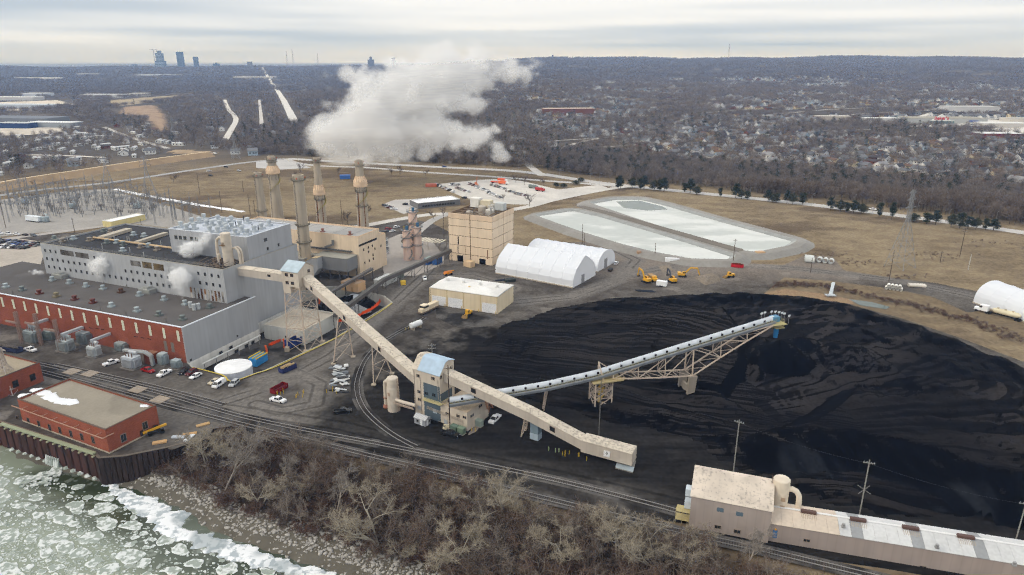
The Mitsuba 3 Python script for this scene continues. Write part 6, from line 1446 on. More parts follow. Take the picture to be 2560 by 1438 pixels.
# ---- transformers along the brick wall
def radiator(m, o, d, s, n, w, h):
    for k in range(n): m.box(o + d*(k*w/n) + [0, 0, h/2], d*w/n*0.32, s*0.45, (0, 0, h/2))
def transformer(q, label, L=5.0, W=3.0, H=3.6, col=C(158, 166, 168), duct=True, boxy=False):
    p = P(*q); f = Frame(p, 157.6); f.w = hall.w; t = thing('transformer', label, 'transformer', 'transformers along the brick wall')
    m = MB(); f.box(m, -L/2, L/2, 0, W, 0.4, H); put('tank', m, 'paint', col, t)
    m = MB(); f.box(m, -L/2-0.15, L/2+0.15, -0.15, W+0.15, H, H+0.2); put('lid', m, 'paint', tuple(np.array(col)*1.1), t)
    m = MB(); f.box(m, -L/2-0.8, L/2+0.8, -1.2, W+0.6, 0.05, 0.35); put('plinth', m, 'concrete', C(120, 116, 112), t)
    m = MB(); radiator(m, f(-L/2+0.2, -0.5, 0.8), f.u, f.w, 9, L-0.4, H-1.2); radiator(m, f(-L/2-0.5, 0.2, 0.8), f.w, f.u, 6, W-0.4, H-1.2); radiator(m, f(L/2+0.5, 0.2, 0.8), f.w, f.u, 6, W-0.4, H-1.2)
    put('radiator', m, 'zinc', tuple(np.array(col)*1.05), t)
    if not boxy:
        put('conservator', MB().tube([f(-L*0.4, W*0.75, H+1.4), f(L*0.3, W*0.75, H+1.4)], 0.55, 12), 'paint', col, t)
        for k in range(3):
            o = f(-L*0.3+k*L*0.3, W*0.25, H+0.2); put('bushing', MB().lathe(o, [(0.28, 0), (0.18, 0.3), (0.3, 0.5), (0.16, 0.8), (0.26, 1.0), (0.12, 1.4), (0.05, 2.0), (0, 2.0)], 8), 'gloss', C(110, 90, 80), t)
    if duct:
        dist = (hall.o - f.o) @ hall.w; m = MB(); f.box(m, L*0.05, L*0.3, W*0.4, max(dist-0.2, W+1), H+1.6, H+2.6); f.box(m, L*0.05, L*0.3, W*0.4, W*0.7, H+0.2, H+1.6); put('bus_duct', m, 'paint', C(172, 178, 184), t)
    return f
transformer((76, 858), 'large transformer with a slanting bus duct between two lattice masts', 5.6, 3.6, 5.0, C(150, 160, 162))
transformer((120, 852), 'squat grey switch cabinet transformer between two larger ones', 3.6, 2.6, 4.0, C(138, 150, 148), False, True)
transformer((158, 880), 'big finned transformer in front of the middle of the brick wall', 5.4, 3.4, 4.6, C(162, 170, 172))
transformer((206, 862), 'grey finned cooler bank close against the brick wall', 4.6, 3.0, 5.0, C(140, 150, 154), False, True)
transformer((231, 893), 'pale transformer with a long bus duct reaching the brick wall', 3.8, 2.8, 4.2, C(190, 196, 198))
transformer((300, 880), 'grey duct house on legs next to the pale transformer', 4.0, 2.6, 3.6, C(150, 160, 162), False, True)
transformer((322, 922), 'largest pale grey transformer beside the white pickup', 5.4, 3.6, 4.4, C(182, 188, 194), False)
transformer((405, 914), 'narrow grey switchgear column beside the small brick hut', 2.6, 2.2, 4.6, C(160, 172, 176), False, True)
transformer((438, 922), 'short grey switchgear cabinet nearest the hall corner', 2.8, 2.0, 3.2, C(150, 162, 166), False, True)
t = thing('bus_duct_bridge', 'grey cable duct bridge crossing over the small brick hut', 'duct')
a = [hall.o + hall.u*17 - hall.w*9 + [0, 0, 6.2], hall.o + hall.u*8 - hall.w*6.5 + [0, 0, 5.2]]
m = MB().beam(hall(22, -9.0, 5.6), hall(13, -7.2, 5.6), 1.6, 0.7).beam(hall(13, -7.2, 5.6), hall(10.5, -6.8, 4.2), 1.6, 0.7).beam(hall(10.5, -6.8, 4.2), hall(10.2, -6.8, 0.3), 1.6, 0.9); put('duct', m, 'zinc', C(182, 188, 188), t)
m = MB(); hall_f = Frame(P(372, 912), 157.6); hall_f.w = hall.w; hall_f.box(m, -1.9, 1.9, 0, 3.4, 0, 4.2); t = thing('brick_hut', 'small windowless red brick hut among the grey transformers', 'hut'); put('wall', m, 'brick', BRICK, t); m = MB(); hall_f.box(m, -2.0, 2.0, -0.1, 3.5, 4.2, 4.45); put('roof', m, 'roofing', C(140, 100, 80), t)
def mast(b, H, label, w=0.9, n=9, col=C(150, 128, 118), taper=1.0, base='lattice_mast', group=None, cat='mast', leg=0.14, br=0.08):
    c = P(*b) if len(b) == 2 else np.array(b); t = thing(base, label, cat, group); m = MB(); q = [np.array([x*w/2, y*w/2, 0]) for x, y in ((-1, -1), (1, -1), (1, 1), (-1, 1))]
    ft, tp = [c + k for k in q], [c + k*taper + [0, 0, H] for k in q]
    for a, b2 in zip(ft, tp): m.beam(a, b2, leg)
    for i in range(4): lattice(m, ft[i], tp[i], ft[(i+1) % 4], tp[(i+1) % 4], n, br)
    put('lattice', m, 'plain', col, t); return t, c
for q, lab in (((56, 858), 'brown lattice mast standing leftmost before the brick wall'), ((104, 863), 'brown lattice mast left of the squat cabinet transformer'), ((153, 880), 'brown lattice mast in front of the big finned transformer')):
    t, c = mast(q, 13.8, lab, 1.0, 11, group='lattice masts before the brick wall')
    put('cross_beam', MB().beam(c + [0, 0, 8.8], c + hall.u*7.5 + [0, 0, 8.8], 0.5, 0.7), 'plain', C(150, 128, 118), t)
# lattice tower by the screen house
def pylon(b, H, w, label, arms=((0.78, 0.5), (0.88, 0.42), (0.97, 0.34)), ang=0.0, col=C(150, 152, 154), leg=0.2, br=0.1, waist=0.62):
    c = P(*b) if len(b) == 2 else np.asarray(b, float); t = thing('lattice_pylon', label, 'pylon', 'lattice power pylons'); m = MB(); ca, sa = math.cos(ang), math.sin(ang)
    R = lambda x, y, z: c + np.array([x*ca - y*sa, x*sa + y*ca, z]); W = lambda k: w*(1-k/waist)/2 + 0.9 if k < waist else 0.9 - 0.35*(k-waist)/(1-waist)
    ks = list(np.linspace(0, waist, 6)) + list(np.linspace(waist, 1, 5))[1:]
    for k0, k1 in zip(ks[:-1], ks[1:]):
        P0 = [R(x*W(k0), y*W(k0), k0*H) for x, y in ((-1, -1), (1, -1), (1, 1), (-1, 1))]; P1 = [R(x*W(k1), y*W(k1), k1*H) for x, y in ((-1, -1), (1, -1), (1, 1), (-1, 1))]
        for i in range(4): m.beam(P0[i], P1[i], leg).beam(P0[i], P1[(i+1) % 4], br).beam(P0[(i+1) % 4], P1[i], br).beam(P1[i], P1[(i+1) % 4], br)
    put('lattice', m, 'plain', col, t)
    for z, l in arms:
        m = MB()
        for s_ in (-1, 1): m.beam(R(0, 0, z*H), R(s_*l*w*1.0, 0, z*H), 0.26).beam(R(0, 0, z*H+1.3), R(s_*l*w, 0, z*H), 0.16)
        k = put('cross_arm', m, 'plain', col, t)
        for s_ in (-1, 1): put('insulator', MB().lathe(R(s_*l*w*0.97, 0, z*H-1.7), [(0.1, 0), (0.18, 0.2), (0.1, 0.9), (0.18, 1.1), (0.08, 1.7)], 6), 'gloss', C(90, 80, 76), k)
    return t
pylon((2249, 668), 44, 9.6, 'tall lattice pylon in the brown field right of the ponds', ang=0.5)
pylon((272, 468), 30, 8, 'lattice pylon behind the substation below the levee', ang=0.6)
pylon((375, 488), 34, 9, 'lattice pylon standing over the start of the snowy ditch', ang=0.6)
pylon((436, 356), 36, 9, 'lattice pylon beyond the levee in the brown meadow', ang=0.7); pylon((590, 398), 30, 7, 'lattice pylon beside the underpass left of the widest chimney', ang=0.6)
pylon(tuple(P(22, 975)), 16, 7.5, 'lattice tower in front of the brick screen house at the left edge', arms=((0.95, 0.3),), col=C(178, 168, 160), leg=0.24, br=0.13)

# ---- substation
rng = np.random.default_rng(8); SUBAX = 157.6
gw = Frame(P(120, 545), SUBAX); gw.w = -gw.w if gw.w[1] < 0 else gw.w
def gantry(c, H, span, ang, label):
    t = thing('substation_gantry', label, 'gantry', 'lattice gantries of the substation'); a = math.radians(ang); d = np.array([math.cos(a), math.sin(a), 0]); s = np.array([-d[1], d[0], 0])
    for e in (-span/2, span/2):
        o = c + d*e; m = MB()
        for k in range(7):
            z0, z1 = H*k/7, H*(k+1)/7; w0, w1 = 0.75*(1-0.09*k), 0.75*(1-0.09*(k+1))
            for x in (-1, 1): m.beam(o + s*x*w0 + [0, 0, z0], o + s*x*w1 + [0, 0, z1], 0.16).beam(o + s*x*w0 + [0, 0, z0], o - s*x*w1 + [0, 0, z1], 0.09)
        m.beam(o + [0, 0, H], o + [0, 0, H+3], 0.14); put('post', m, 'plain', C(132, 134, 137), t)
    m = MB()
    for zz in (-0.5, 0.5): m.beam(c - d*span/2 + [0, 0, H*0.8+zz], c + d*span/2 + [0, 0, H*0.8+zz], 0.26)
    n = 8
    for k in range(n): m.beam(c - d*(span/2-span*k/n) + [0, 0, H*0.8-0.5+(k % 2)], c - d*(span/2-span*(k+1)/n) + [0, 0, H*0.8+0.5-(k % 2)], 0.09)
    put('beam', m, 'plain', C(138, 140, 143), t)
    for k in range(3):
        p = c + d*span*(k-1)*0.3 + [0, 0, H*0.8-0.5]; put('insulator', MB().lathe(p - [0, 0, 1.6], [(0.12, 0), (0.22, 0.3), (0.12, 0.8), (0.22, 1.0), (0.1, 1.6)], 6), 'gloss', C(82, 76, 72), t)
    return c, d
k = 0
for q in [(40, 525), (95, 518), (150, 512), (205, 506), (260, 500), (55, 550), (110, 543), (165, 537), (220, 530), (275, 522), (330, 516), (30, 500), (85, 496), (140, 492), (195, 488), (250, 484), (380, 545), (415, 555), (445, 540), (480, 548), (405, 530), (350, 540), (455, 556), (505, 556), (60, 478), (120, 500), (180, 520), (235, 512), (300, 505), (320, 535), (20, 540), (75, 535), (130, 528), (185, 530), (240, 520), (100, 533), (290, 512), (350, 500), (70, 510), (15, 512), (360, 528), (395, 540), (425, 545), (460, 545), (310, 492), (165, 503), (45, 490)]:
    gantry(P(*q), 13.5 + 3.0*((k*7) % 3)/2, 12 + (k % 3)*3, SUBAX - 90 if k % 3 else SUBAX, f"grey lattice gantry in the {'near' if q[1] > 530 else 'middle' if q[1] > 505 else 'back'} row of the substation {'at its left' if q[0] < 120 else 'at its centre' if q[0] < 260 else 'at its right'}"); k += 1
for k in range(120):                                       # breakers and switches on stands
    q = (rng.uniform(30, 400), rng.uniform(488, 545)); c = P(*q)
    t = thing('circuit_breaker', f"small grey switch on a stand in the {'near' if q[1] > 526 else 'middle' if q[1] > 507 else 'back'} part of the substation {'left' if q[0] < 150 else 'centre' if q[0] < 280 else 'right'}", 'switchgear', 'switches of the substation'); m = MB(); m.beam(c, c + [0, 0, 3], 0.3).beam(c - [1.4, 0, -2.9], c + [1.4, 0, 2.9], 0.25); put('stand', m, 'plain', C(122, 124, 126), t)
    for x in (-1.3, 0, 1.3): put('insulator', MB().lathe(c + [x, 0, 3], [(0.2, 0), (0.3, 0.5), (0.18, 0.9), (0.3, 1.2), (0.1, 2.2)], 6), 'gloss', C(110, 104, 100), t)
for q, lab in [((180, 522), 'pale transformer in the middle of the substation yard'), ((340, 522), 'white transformer at the right side of the substation yard'), ((60, 510), 'pale transformer at the far left of the substation'), ((110, 556), 'blue grey transformer beside the white trailer')]:
    transformer(q, lab, 4.0, 3.0, 4.0, C(176, 188, 194), False)
m = MB(); f = Frame(P(102, 556), 157.6); f.box(m, 0, 14, -1.6, 1.6, 0.8, 4.2); t = thing('white_trailer', 'long white trailer parked at the near side of the substation', 'trailer'); put('body', m, 'paint', C(216, 222, 228), t); m = MB(); f.box(m, 0.5, 13.5, -1.4, 1.4, 0.1, 0.8); put('chassis', m, 'rubber', None, t)
m = MB(); g = np.random.default_rng(3)
for k in range(80):                                       # sagging bus wires
    a, b = P(g.uniform(20, 480), g.uniform(490, 552)), None; b = a + np.array([g.uniform(-1, 1)*45, g.uniform(-1, 1)*30, 0]); z = g.uniform(9, 13)
    pts = [a + (b-a)*q/6 + [0, 0, z - 1.4*math.sin(math.pi*q/6)] for q in range(7)]
    for p_, q_ in zip(pts[:-1], pts[1:]): m.beam(p_, q_, 0.07)
put('bus_wires', m, 'plain', C(96, 96, 98), label='web of thin bus wires strung between the substation gantries', cat='wires', kind='stuff')

# ---- poles
def pole(b, top, label, arms=1, ang=0.9, col=C(98, 86, 76), r=0.17, lamp=False, H=None, insul=True):
    c = P(*b)
    if H is None:
        lo, hi = 0, 60
        for _ in range(40):
            z = (lo+hi)/2; y = c[1]; dz = z - EYE; py = 719 - FOCAL*(y*SP + dz*CP)/(y*CP - dz*SP)
            lo, hi = (z, hi) if py > top else (lo, z)
        H = lo
    t = thing('utility_pole' if not lamp else 'street_lamp', label, 'utility pole' if not lamp else 'street lamp', 'poles along the roads and yards' if not lamp else 'lamps along the highway')
    put('post', MB().tube([c, c + [0, 0, H]], [r, r*0.75], 7), 'plain', col, t); d = np.array([math.cos(ang), math.sin(ang), 0])
    for k in range(arms):
        z = H - 0.9 - 1.3*k; put('cross_arm', MB().beam(c - d*1.3 + [0, 0, z], c + d*1.3 + [0, 0, z], 0.14), 'plain', col, t)
        m = MB()
        for e in (-1.15, -0.5, 0.5, 1.15): m.lathe(c + d*e + [0, 0, z+0.07], [(0.07, 0), (0.09, 0.2), (0.04, 0.3), (0, 0.3)], 6)
        if insul: put('insulator', m, 'plain', C(200, 204, 206), t)
    if lamp: put('lamp_arm', MB().beam(c + [0, 0, H], c + d*2.2 + [0, 0, H+0.3], 0.10), 'plain', col, t); put('lamp_head', MB().box(c + d*2.4 + [0, 0, H+0.3], d*0.4, (-d[1]*0.15, d[0]*0.15, 0), (0, 0, 0.08)), 'plain', C(190, 190, 190), t)
    return t, c, H
PG = C(150, 146, 138)
t1 = pole((1833, 1183), 1049, 'grey utility pole with one crossarm beside the car dumper house', 1, -0.5, PG)
t2 = pole((2144, 1312), 1150, 'grey utility pole with crossed braces behind the long shed', 1, -0.3, PG)
k, c, H = t2; m = MB()
for a in (0.3, -0.5): m.beam(c + [-1.6*math.cos(a), -1.6*math.sin(a), H*0.55-0.8*np.sign(a)], c + [1.6*math.cos(a), 1.6*math.sin(a), H*0.55+0.8*np.sign(a)], 0.1)
put('cross_brace', m, 'plain', PG, k)
t3 = pole((2530, 1385), 1252, 'grey utility pole at the right edge behind the long shed', 1, -0.3, PG)
t4 = pole((1497, 1090), 945, 'thin grey pole rising behind the lower gallery', 0, 0, C(110, 108, 104)); t5 = pole(ZB(1180, 1250), ZB(1137, 310)[1], 'dark wooden pole in front of the transfer house', 1, 0.3, C(84, 74, 68), 0.2)
t6 = pole((1083, 950), 858, 'thin pole with a crossarm behind the transfer house', 2, 0.2, C(150, 148, 144))
m = MB()
def wire(a, b, sag=1.0, w=0.045, n=10):
    pts = [a + (b-a)*q/n - [0, 0, sag*4*(q/n)*(1-q/n)] for q in range(n+1)]
    for p_, q_ in zip(pts[:-1], pts[1:]): m.beam(p_, q_, w)
tops = [c + np.array([0, 0, H-1.0]) for _, c, H in (t5, t4, t1, t2, t3)]
for a, b in zip(tops[1:-1], tops[2:]): wire(a, b)
wire(tops[0], tops[1]); put('power_wires', m, 'plain', C(60, 60, 62), label='thin wires strung between the grey poles across the coal', cat='wires', kind='stuff')
for i, (b, top, arms, lab) in enumerate([((1455, 617), 560, 0, 'taller of two bare brown poles beside the near pond'), ((1460, 617), 583, 0, 'shorter of two bare brown poles beside the near pond'), ((1637, 643), 608, 0, 'short brown pole at the near pond edge'), ((1832, 661), 598, 1, 'brown pole at the tip of the pond dam behind the red container'),
        ((2222, 704), 626, 4, 'dark pole with white insulators beside the bend of the gravel road'), ((2399, 643), 570, 2, 'dark leaning pole by the stony gully'), ((2350, 656), 628, 1, 'short pole with a lamp bracket in the brown field'), ((2420, 676), 636, 0, 'thin white footed pole in the brown field'), ((2026, 682), 645, 0, 'thin pole behind the pipe stack'),
        ((1110, 596), 530, 0, 'brown pole in front of the tan block corner'), ((500, 488), 434, 0, 'tall bare pole in the mown grass'), ((555, 531), 478, 0, 'brown pole beside the snowy ditch'), ((626, 539), 486, 3, 'pole with three crossarms beside the short chimney'), ((638, 536), 500, 1, 'thin pole just left of the short chimney'), ((609, 481), 452, 0, 'thin distant pole in the mown grass'),
        ((187, 582), 545, 1, 'pole beside the plant lot road'), ((15, 571), 505, 0, 'dark pole at the left edge of the substation'), ((856, 562), 500, 0, 'dark pole left of the rust streaked chimney'), ((1332, 668), 626, 1, 'pole beside the large white shelter'), ((358, 590), 548, 0, 'pole between the substation and the boiler house')]): pole(b, top, lab, arms, 0.3+i, C(92, 80, 70) if i != 7 else C(200, 200, 196), 0.2)
hw = spline(HIGHWAY, 5.0)
for k in range(6, 40):
    p = hw[int(k*len(hw)/41)]; side = 1 if k % 2 else -1
    c = np.array([p[0]+side*6.5, p[1]+side*6.5]); b = (1280+FOCAL*c[0]/(c[1]*CP+EYE*SP), 719-FOCAL*(c[1]*SP-EYE*CP)/(c[1]*CP+EYE*SP)); pole(b, 0, 'slim grey lamp post beside the highway', 0, 0.8, C(150, 150, 148), 0.12, True, 10.0)

# ---- railway tracks
def track(pts, label, sleepers=True, z=0.10, bed=True, dark=True):
    t = thing('railway_track', label, 'railway track'); c = spline([XY(*q) for q in pts], 2.5); d = np.gradient(c, axis=0); d /= np.linalg.norm(d, axis=1, keepdims=True); n = np.c_[-d[:, 1], d[:, 0]]
    if bed: m = MB(); ribbon(m, c, 4.4, 0.05); put('ballast', m, 'pit_dirt', None, t)
    for s in (-0.76, 0.76):
        q = c + n*s; m = MB(); L, R = q + n*0.055, q - n*0.055; up = lambda a, zz: np.c_[a, np.full(len(a), zz)]
        m.quads(np.stack([up(R[:-1], z+0.2), up(R[1:], z+0.2), up(L[1:], z+0.2), up(L[:-1], z+0.2)], 1)); m.quads(np.stack([up(R[:-1], z), up(R[1:], z), up(R[1:], z+0.2), up(R[:-1], z+0.2)], 1)); m.quads(np.stack([up(L[1:], z), up(L[:-1], z), up(L[:-1], z+0.2), up(L[1:], z+0.2)], 1)); put('rail', m, 'steel_rail', None, t, smooth=False)
    if sleepers:
        cc = spline([XY(*q) for q in pts], 0.62); dd_ = np.gradient(cc, axis=0); dd_ /= np.linalg.norm(dd_, axis=1, keepdims=True); m = MB(); qs = []
        for p_, e in zip(cc, dd_):
            nn = np.array([-e[1], e[0]]); a = [p_ + nn*1.28 - e*0.12, p_ - nn*1.28 - e*0.12, p_ - nn*1.28 + e*0.12, p_ + nn*1.28 + e*0.12]; qs.append([[*k, z] for k in a][::1])
        m.quads(np.array(qs)); put('sleepers', m, 'plain', C(62, 56, 52), t, kind='stuff')
track([(-120, 862), (0, 889), (135, 919), (418, 988), (609, 1043), (1006, 1122), (1400, 1204), (1722, 1287)], 'railway track nearer the plant running into the car dumper house')
track([(-120, 876), (0, 905), (110, 931), (386, 1005), (600, 1060), (1069, 1175), (1400, 1256), (1750, 1341), (1934, 1382), (2117, 1426), (2300, 1470)], 'railway track along the river bank below the long shed')
track([(1062, 795), (1050, 803), (990, 835), (940, 868), (908, 910), (894, 950), (894, 985), (910, 1023), (940, 1055), (990, 1092), (1040, 1118)], 'curved railway track bending round from the garage')
track([(140, 912), (250, 936), (420, 975), (560, 1012)], 'disused railway track in the paving behind the pump house', bed=False)
for i, q in enumerate([(180, 930), (400, 1000), (345, 975), (225, 935)]):
    p = P(*q); f = Frame(p, 157.6); m = MB(); f.box(m, -2.6, 2.6, -2.2, 2.2, 0.06, 0.27); put('track_crossing', m, 'concrete', C(152, 140, 126), label=['timber crossing on the tracks beside the screen house', 'timber crossing on the tracks behind the pump house corner', 'narrow timber crossing on the tracks behind the pump house roof', 'timber crossing on the disused track'][i], cat='crossing')
# ---------------------------------------------------------------- vehicles
CARCOL = {'white': C(232, 233, 235), 'silver': C(176, 180, 184), 'grey': C(110, 113, 117), 'black': C(22, 23, 26), 'red': C(150, 22, 26), 'maroon': C(84, 22, 28), 'blue': C(40, 74, 138), 'tan': C(196, 184, 160)}
_cars = {}
def car_group(kind, col):
    if (kind, col) in _cars: return _cars[kind, col]
    L, W, dims = {'sedan': (4.7, 1.8, 1.42), 'suv': (4.8, 1.9, 1.72), 'pickup': (5.8, 1.95, 1.85), 'van': (5.6, 2.0, 2.1)}[kind]; h = dims
    side = lambda prof, w, y0=0.0: MB().prism([(x, -w/2, z) for x, z in prof], (0, w, 0))
    sill, belt = 0.35, {'sedan': 0.92, 'suv': 1.05, 'pickup': 1.1, 'van': 1.15}[kind]
    a, b = -L/2, L/2
    body = side([(a, sill), (b, sill), (b, belt-0.16), (b-0.15, belt-0.05), (b-1.3, belt), (a+0.05, belt), (a, belt-0.1)], W) if kind != 'pickup' else side([(a, sill), (b, sill), (b, belt-0.12), (b-0.2, belt), (a+1.9, belt), (a+1.9, sill+0.35), (a+0.12, sill+0.35), (a+0.12, belt-0.05), (a, belt-0.05)], W)
    if kind == 'pickup':
        for y in (-W/2+0.06, W/2-0.06): body.box((a+1.0, y, (sill+0.35+belt-0.05)/2), (0.95, 0, 0), (0, 0.06, 0), (0, 0, (belt-0.4-sill)/2))
    cab = {'sedan': (a+0.5, a+1.1, b-2.05, b-1.25), 'suv': (a+0.08, a+0.35, b-1.95, b-1.2), 'pickup': (a+1.95, a+2.2, b-2.1, b-1.4), 'van': (a+0.05, a+0.15, b-1.3, b-0.75)}[kind]
    glass = MB(); w0, w1 = W/2-0.06, W/2-0.22
    lo = [(cab[0], -w0, belt), (cab[3], -w0, belt), (cab[3], w0, belt), (cab[0], w0, belt)]; hi = [(cab[1], -w1, h-0.06), (cab[2], -w1, h-0.06), (cab[2], w1, h-0.06), (cab[1], w1, h-0.06)]
    glass.quads([[lo[i], lo[(i+1) % 4], hi[(i+1) % 4], hi[i]] for i in range(4)])
    roof = MB().prism([(x, y*1.03, z) for x, y, z in hi], (0, 0, 0.07))
    for i in range(4): roof.beam(np.array(lo[i])*[1, 1.01, 1], np.array(hi[i])*[1, 1.03, 1], 0.09)
    for s in (-1, 1): roof.beam(((cab[0]+cab[3])/2, s*w0*1.01, belt), ((cab[1]+cab[2])/2, s*w1*1.03, h-0.06), 0.09)
    if kind == 'van':
        for s in (-1, 1): roof.quad(*[(x, s*y, z) for x, y, z in ((cab[0], w0+.01, belt), (cab[0]+2.2, w0+.01, belt), (cab[0]+2.2, w1+.012, h-.06), (cab[1], w1+.012, h-.06))])
    g = name(f'group_{kind}_{col}'); uv = lambda m, c: np.tile([round(c[0]*1000)+0.003+c[1]*0.99, c[2]], (len(m.vertices), 1))
    D = {'type': 'shapegroup'}
    for nm, mb, mat, c in (('body', body, 'gloss', CARCOL[col]), ('roof', roof, 'gloss', CARCOL[col])): m = mb.mesh(); D[nm] = mikit.ply(m, 'mat_'+mat, smooth=True, uv=uv(m, c))
    D['window'] = mikit.ply(glass.mesh(), 'mat_dark_glass')
    for i, (x, s) in enumerate(((a+0.95, -1), (a+0.95, 1), (b-0.95, -1), (b-0.95, 1))):
        D['wheel' + (f'_{i:03d}' if i else '')] = mikit.ply(MB().tube([(x, s*(W/2-0.2), 0.34), (x, s*(W/2+0.02), 0.34)], 0.34, 12).mesh(), 'mat_rubber')
    for i, s in enumerate((-1, 1)):
        m = MB().box((b-0.02, s*(W/2-0.3), belt-0.28), (0.05, 0, 0), (0, 0.2, 0), (0, 0, 0.09)).mesh(); D['headlight' + ('_001' if i else '')] = mikit.ply(m, 'mat_gloss', smooth=True, uv=uv(m, C(230, 230, 225)))
        m = MB().box((a-0.01, s*(W/2-0.2), belt-0.25), (0.04, 0, 0), (0, 0.12, 0), (0, 0, 0.14)).mesh(); D['tail_light' + ('_001' if i else '')] = mikit.ply(m, 'mat_gloss', smooth=True, uv=uv(m, C(140, 20, 20)))
    scene[g] = D; _cars[kind, col] = g; return g
def car(kind, col, pos, deg, label, group=None, base=None):
    k = name(base or {'sedan': 'parked_car', 'suv': 'parked_car', 'pickup': 'pickup_truck', 'van': 'passenger_van'}[kind]); tag(k, label, {'pickup': 'pickup truck', 'van': 'van'}.get(kind, 'car'), group)
    scene[k] = {'type': 'instance', 'shapegroup': {'type': 'ref', 'id': car_group(kind, col)}, 'to_world': T().translate([float(pos[0]), float(pos[1]), float(pos[2]) + 0.08]).rotate([0, 0, 1], float(deg))}
def car_px(kind, col, rear, front, label, z=0.0):
    a, b = P(*rear, z), P(*front, z); d = b - a; car(kind, col, (a+b)/2, math.degrees(math.atan2(d[1], d[0])), label)
for a in [('pickup', 'white', (62, 874), (92, 882), 'white pickup driving past the transformers by the screen house'), ('pickup', 'white', (259, 917), (297, 905), 'white pickup parked left of the largest transformer'), ('pickup', 'red', (357, 926), (384, 934), 'red pickup parked in front of the brick hut'),
          ('pickup', 'white', (427, 929), (395, 946), 'white pickup parked with its tail to the hall corner'), ('suv', 'black', (470, 925), (449, 941), 'black car parked beside the yellow curb at the hall corner'), ('suv', 'maroon', (493, 929), (466, 943), 'maroon car parked between the black and white ones'), ('sedan', 'white', (503, 937), (476, 951), 'white sedan beside the maroon car'),
          ('sedan', 'tan', (549, 951), (523, 965), 'tan sedan just behind the white passenger van'), ('van', 'white', (565, 954), (531, 976), 'long white passenger van beside the round tank'), ('suv', 'silver', (596, 954), (575, 972), 'silver car right of the white passenger van'), ('pickup', 'white', (675, 1000), (716, 1009), 'white pickup in front of the red open container'),
          ('pickup', 'black', (837, 1034), (877, 1031), 'black pickup on the dirt near the curved track'), ('pickup', 'black', (1105, 1085), (1147, 1095), 'black pickup parked at the foot of the transfer house'), ('pickup', 'white', (1249, 1041), (1225, 1064), 'white pickup with a loaded bed right of the transfer house'), ('pickup', 'white', (1060, 690), (1064, 708), 'white pickup driving behind the maintenance garage'),
          ('suv', 'white', (1533, 668), (1547, 654), 'white car parked by the rounded fabric shelter'), ('suv', 'black', (1519, 684), (1533, 671), 'black car parked below the rounded fabric shelter'), ('suv', 'red', (962, 577), (979, 573), 'red car behind the tan building'), ('suv', 'white', (985, 571), (998, 568), 'white car uphill of the red one behind the tan building'), ('sedan', 'white', (974, 582), (988, 578), 'white sedan beside the red car behind the tan building')]: car_px(*a)
for i, (q, col) in enumerate([((946, 588), 'black'), ((952, 585), 'grey'), ((958, 583), 'black'), ((964, 581), 'grey'), ((969, 579), 'black')]): car('sedan', col, P(*q), 60, 'dark car in the tight row behind the tan building', 'dark cars behind the tan building')
for i in range(8): car('suv', ['silver', 'white', 'grey'][i % 3], P(962+i*0.4, 600+i*5), 70, 'car parked along the right wall of the tan building', 'cars along the tan building')
for a in [('suv', 'white', (516, 430), (529, 428), 'white car on the road right of the lone bare tree'), ('suv', 'silver', (592, 428), (604, 429), 'silver car on the levee road nearest the chimneys'), ('suv', 'blue', (1105, 418), (1117, 419), 'blue car on the highway below the steam'), ('pickup', 'white', (2174, 524), (2188, 526), 'white pickup on the highway near the dark pines'), ('van', 'white', (530, 384), (548, 386), 'white van on the overpass beyond the levee'), ('suv', 'black', (560, 419), (571, 419), 'black car on the levee road'), ('suv', 'black', (523, 440), (531, 441), 'dark car parked on the grass by the road')]: car_px(*a)
rng = np.random.default_rng(21); cols = ['white', 'white', 'white', 'silver', 'silver', 'grey', 'black', 'white', 'maroon', 'grey', 'white', 'black']
Z2 = lambda x, y: (860 + x/2.9767, 80 + y/2.9767)
ROWN = {}
def lot_row(a, b, n, deg, where, group, dark=False):
    ROWN[group] = ROWN.get(group, 0) + 1; rown = ['first', 'second', 'third', 'fourth', 'fifth', 'sixth', 'seventh', 'eighth', 'ninth'][ROWN[group]-1]
    p, q = P(*a), P(*b)
    for k in range(n):
        c = p + (q-p)*(k+0.5)/n; kind = ['sedan', 'suv', 'pickup', 'suv', 'sedan'][rng.integers(5)]; col = cols[rng.integers(len(cols))] if not dark else ['black', 'grey', 'blue', 'black', 'maroon', 'silver'][rng.integers(6)]
        if rng.random() < 0.06: continue
        car(kind, col, c, deg + (180 if rng.random() < .3 else 0) + rng.normal()*1.5, f'{col} {({"sedan": "sedan", "suv": "car", "pickup": "pickup"})[kind]} {where.replace("ROW", rown)}', group)
G = 'cars in the big parking lot'
for r in [((680, 1135), (818, 1197), 15), ((790, 1140), (872, 1142), 6), ((830, 1160), (932, 1198), 12), ((925, 1130), (990, 1155), 6), ((985, 1160), (1075, 1188), 9), ((1095, 1140), (1200, 1172), 10), ((1072, 1200), (1170, 1238), 10), ((1208, 1185), (1265, 1198), 5), ((1275, 1205), (1352, 1222), 8)]:
    lot_row(Z2(*r[0]), Z2(*r[1]), r[2], 64, 'in the ROW row from the left of the big parking lot', G)
lot_row(Z2(285, 1288), Z2(380, 1325), 7, 20, 'in the small lot left of the office building', 'cars in the office lot'); car('suv', 'black', P(*Z2(455, 1288)), 150, 'black car alone in the middle of the small office lot'); car('suv', 'black', P(*Z2(895, 1240)), 150, 'black car at the right end of the office building')
G = 'cars in the plant lot at the left edge'
for a, b, n in [((-20, 600), (98, 612), 14), ((-25, 606), (98, 616), 14), ((-20, 618), (70, 622), 10)]: lot_row(a, b, n, 68, 'in the ROW row of the crowded plant lot at the left edge', G, n == 14)
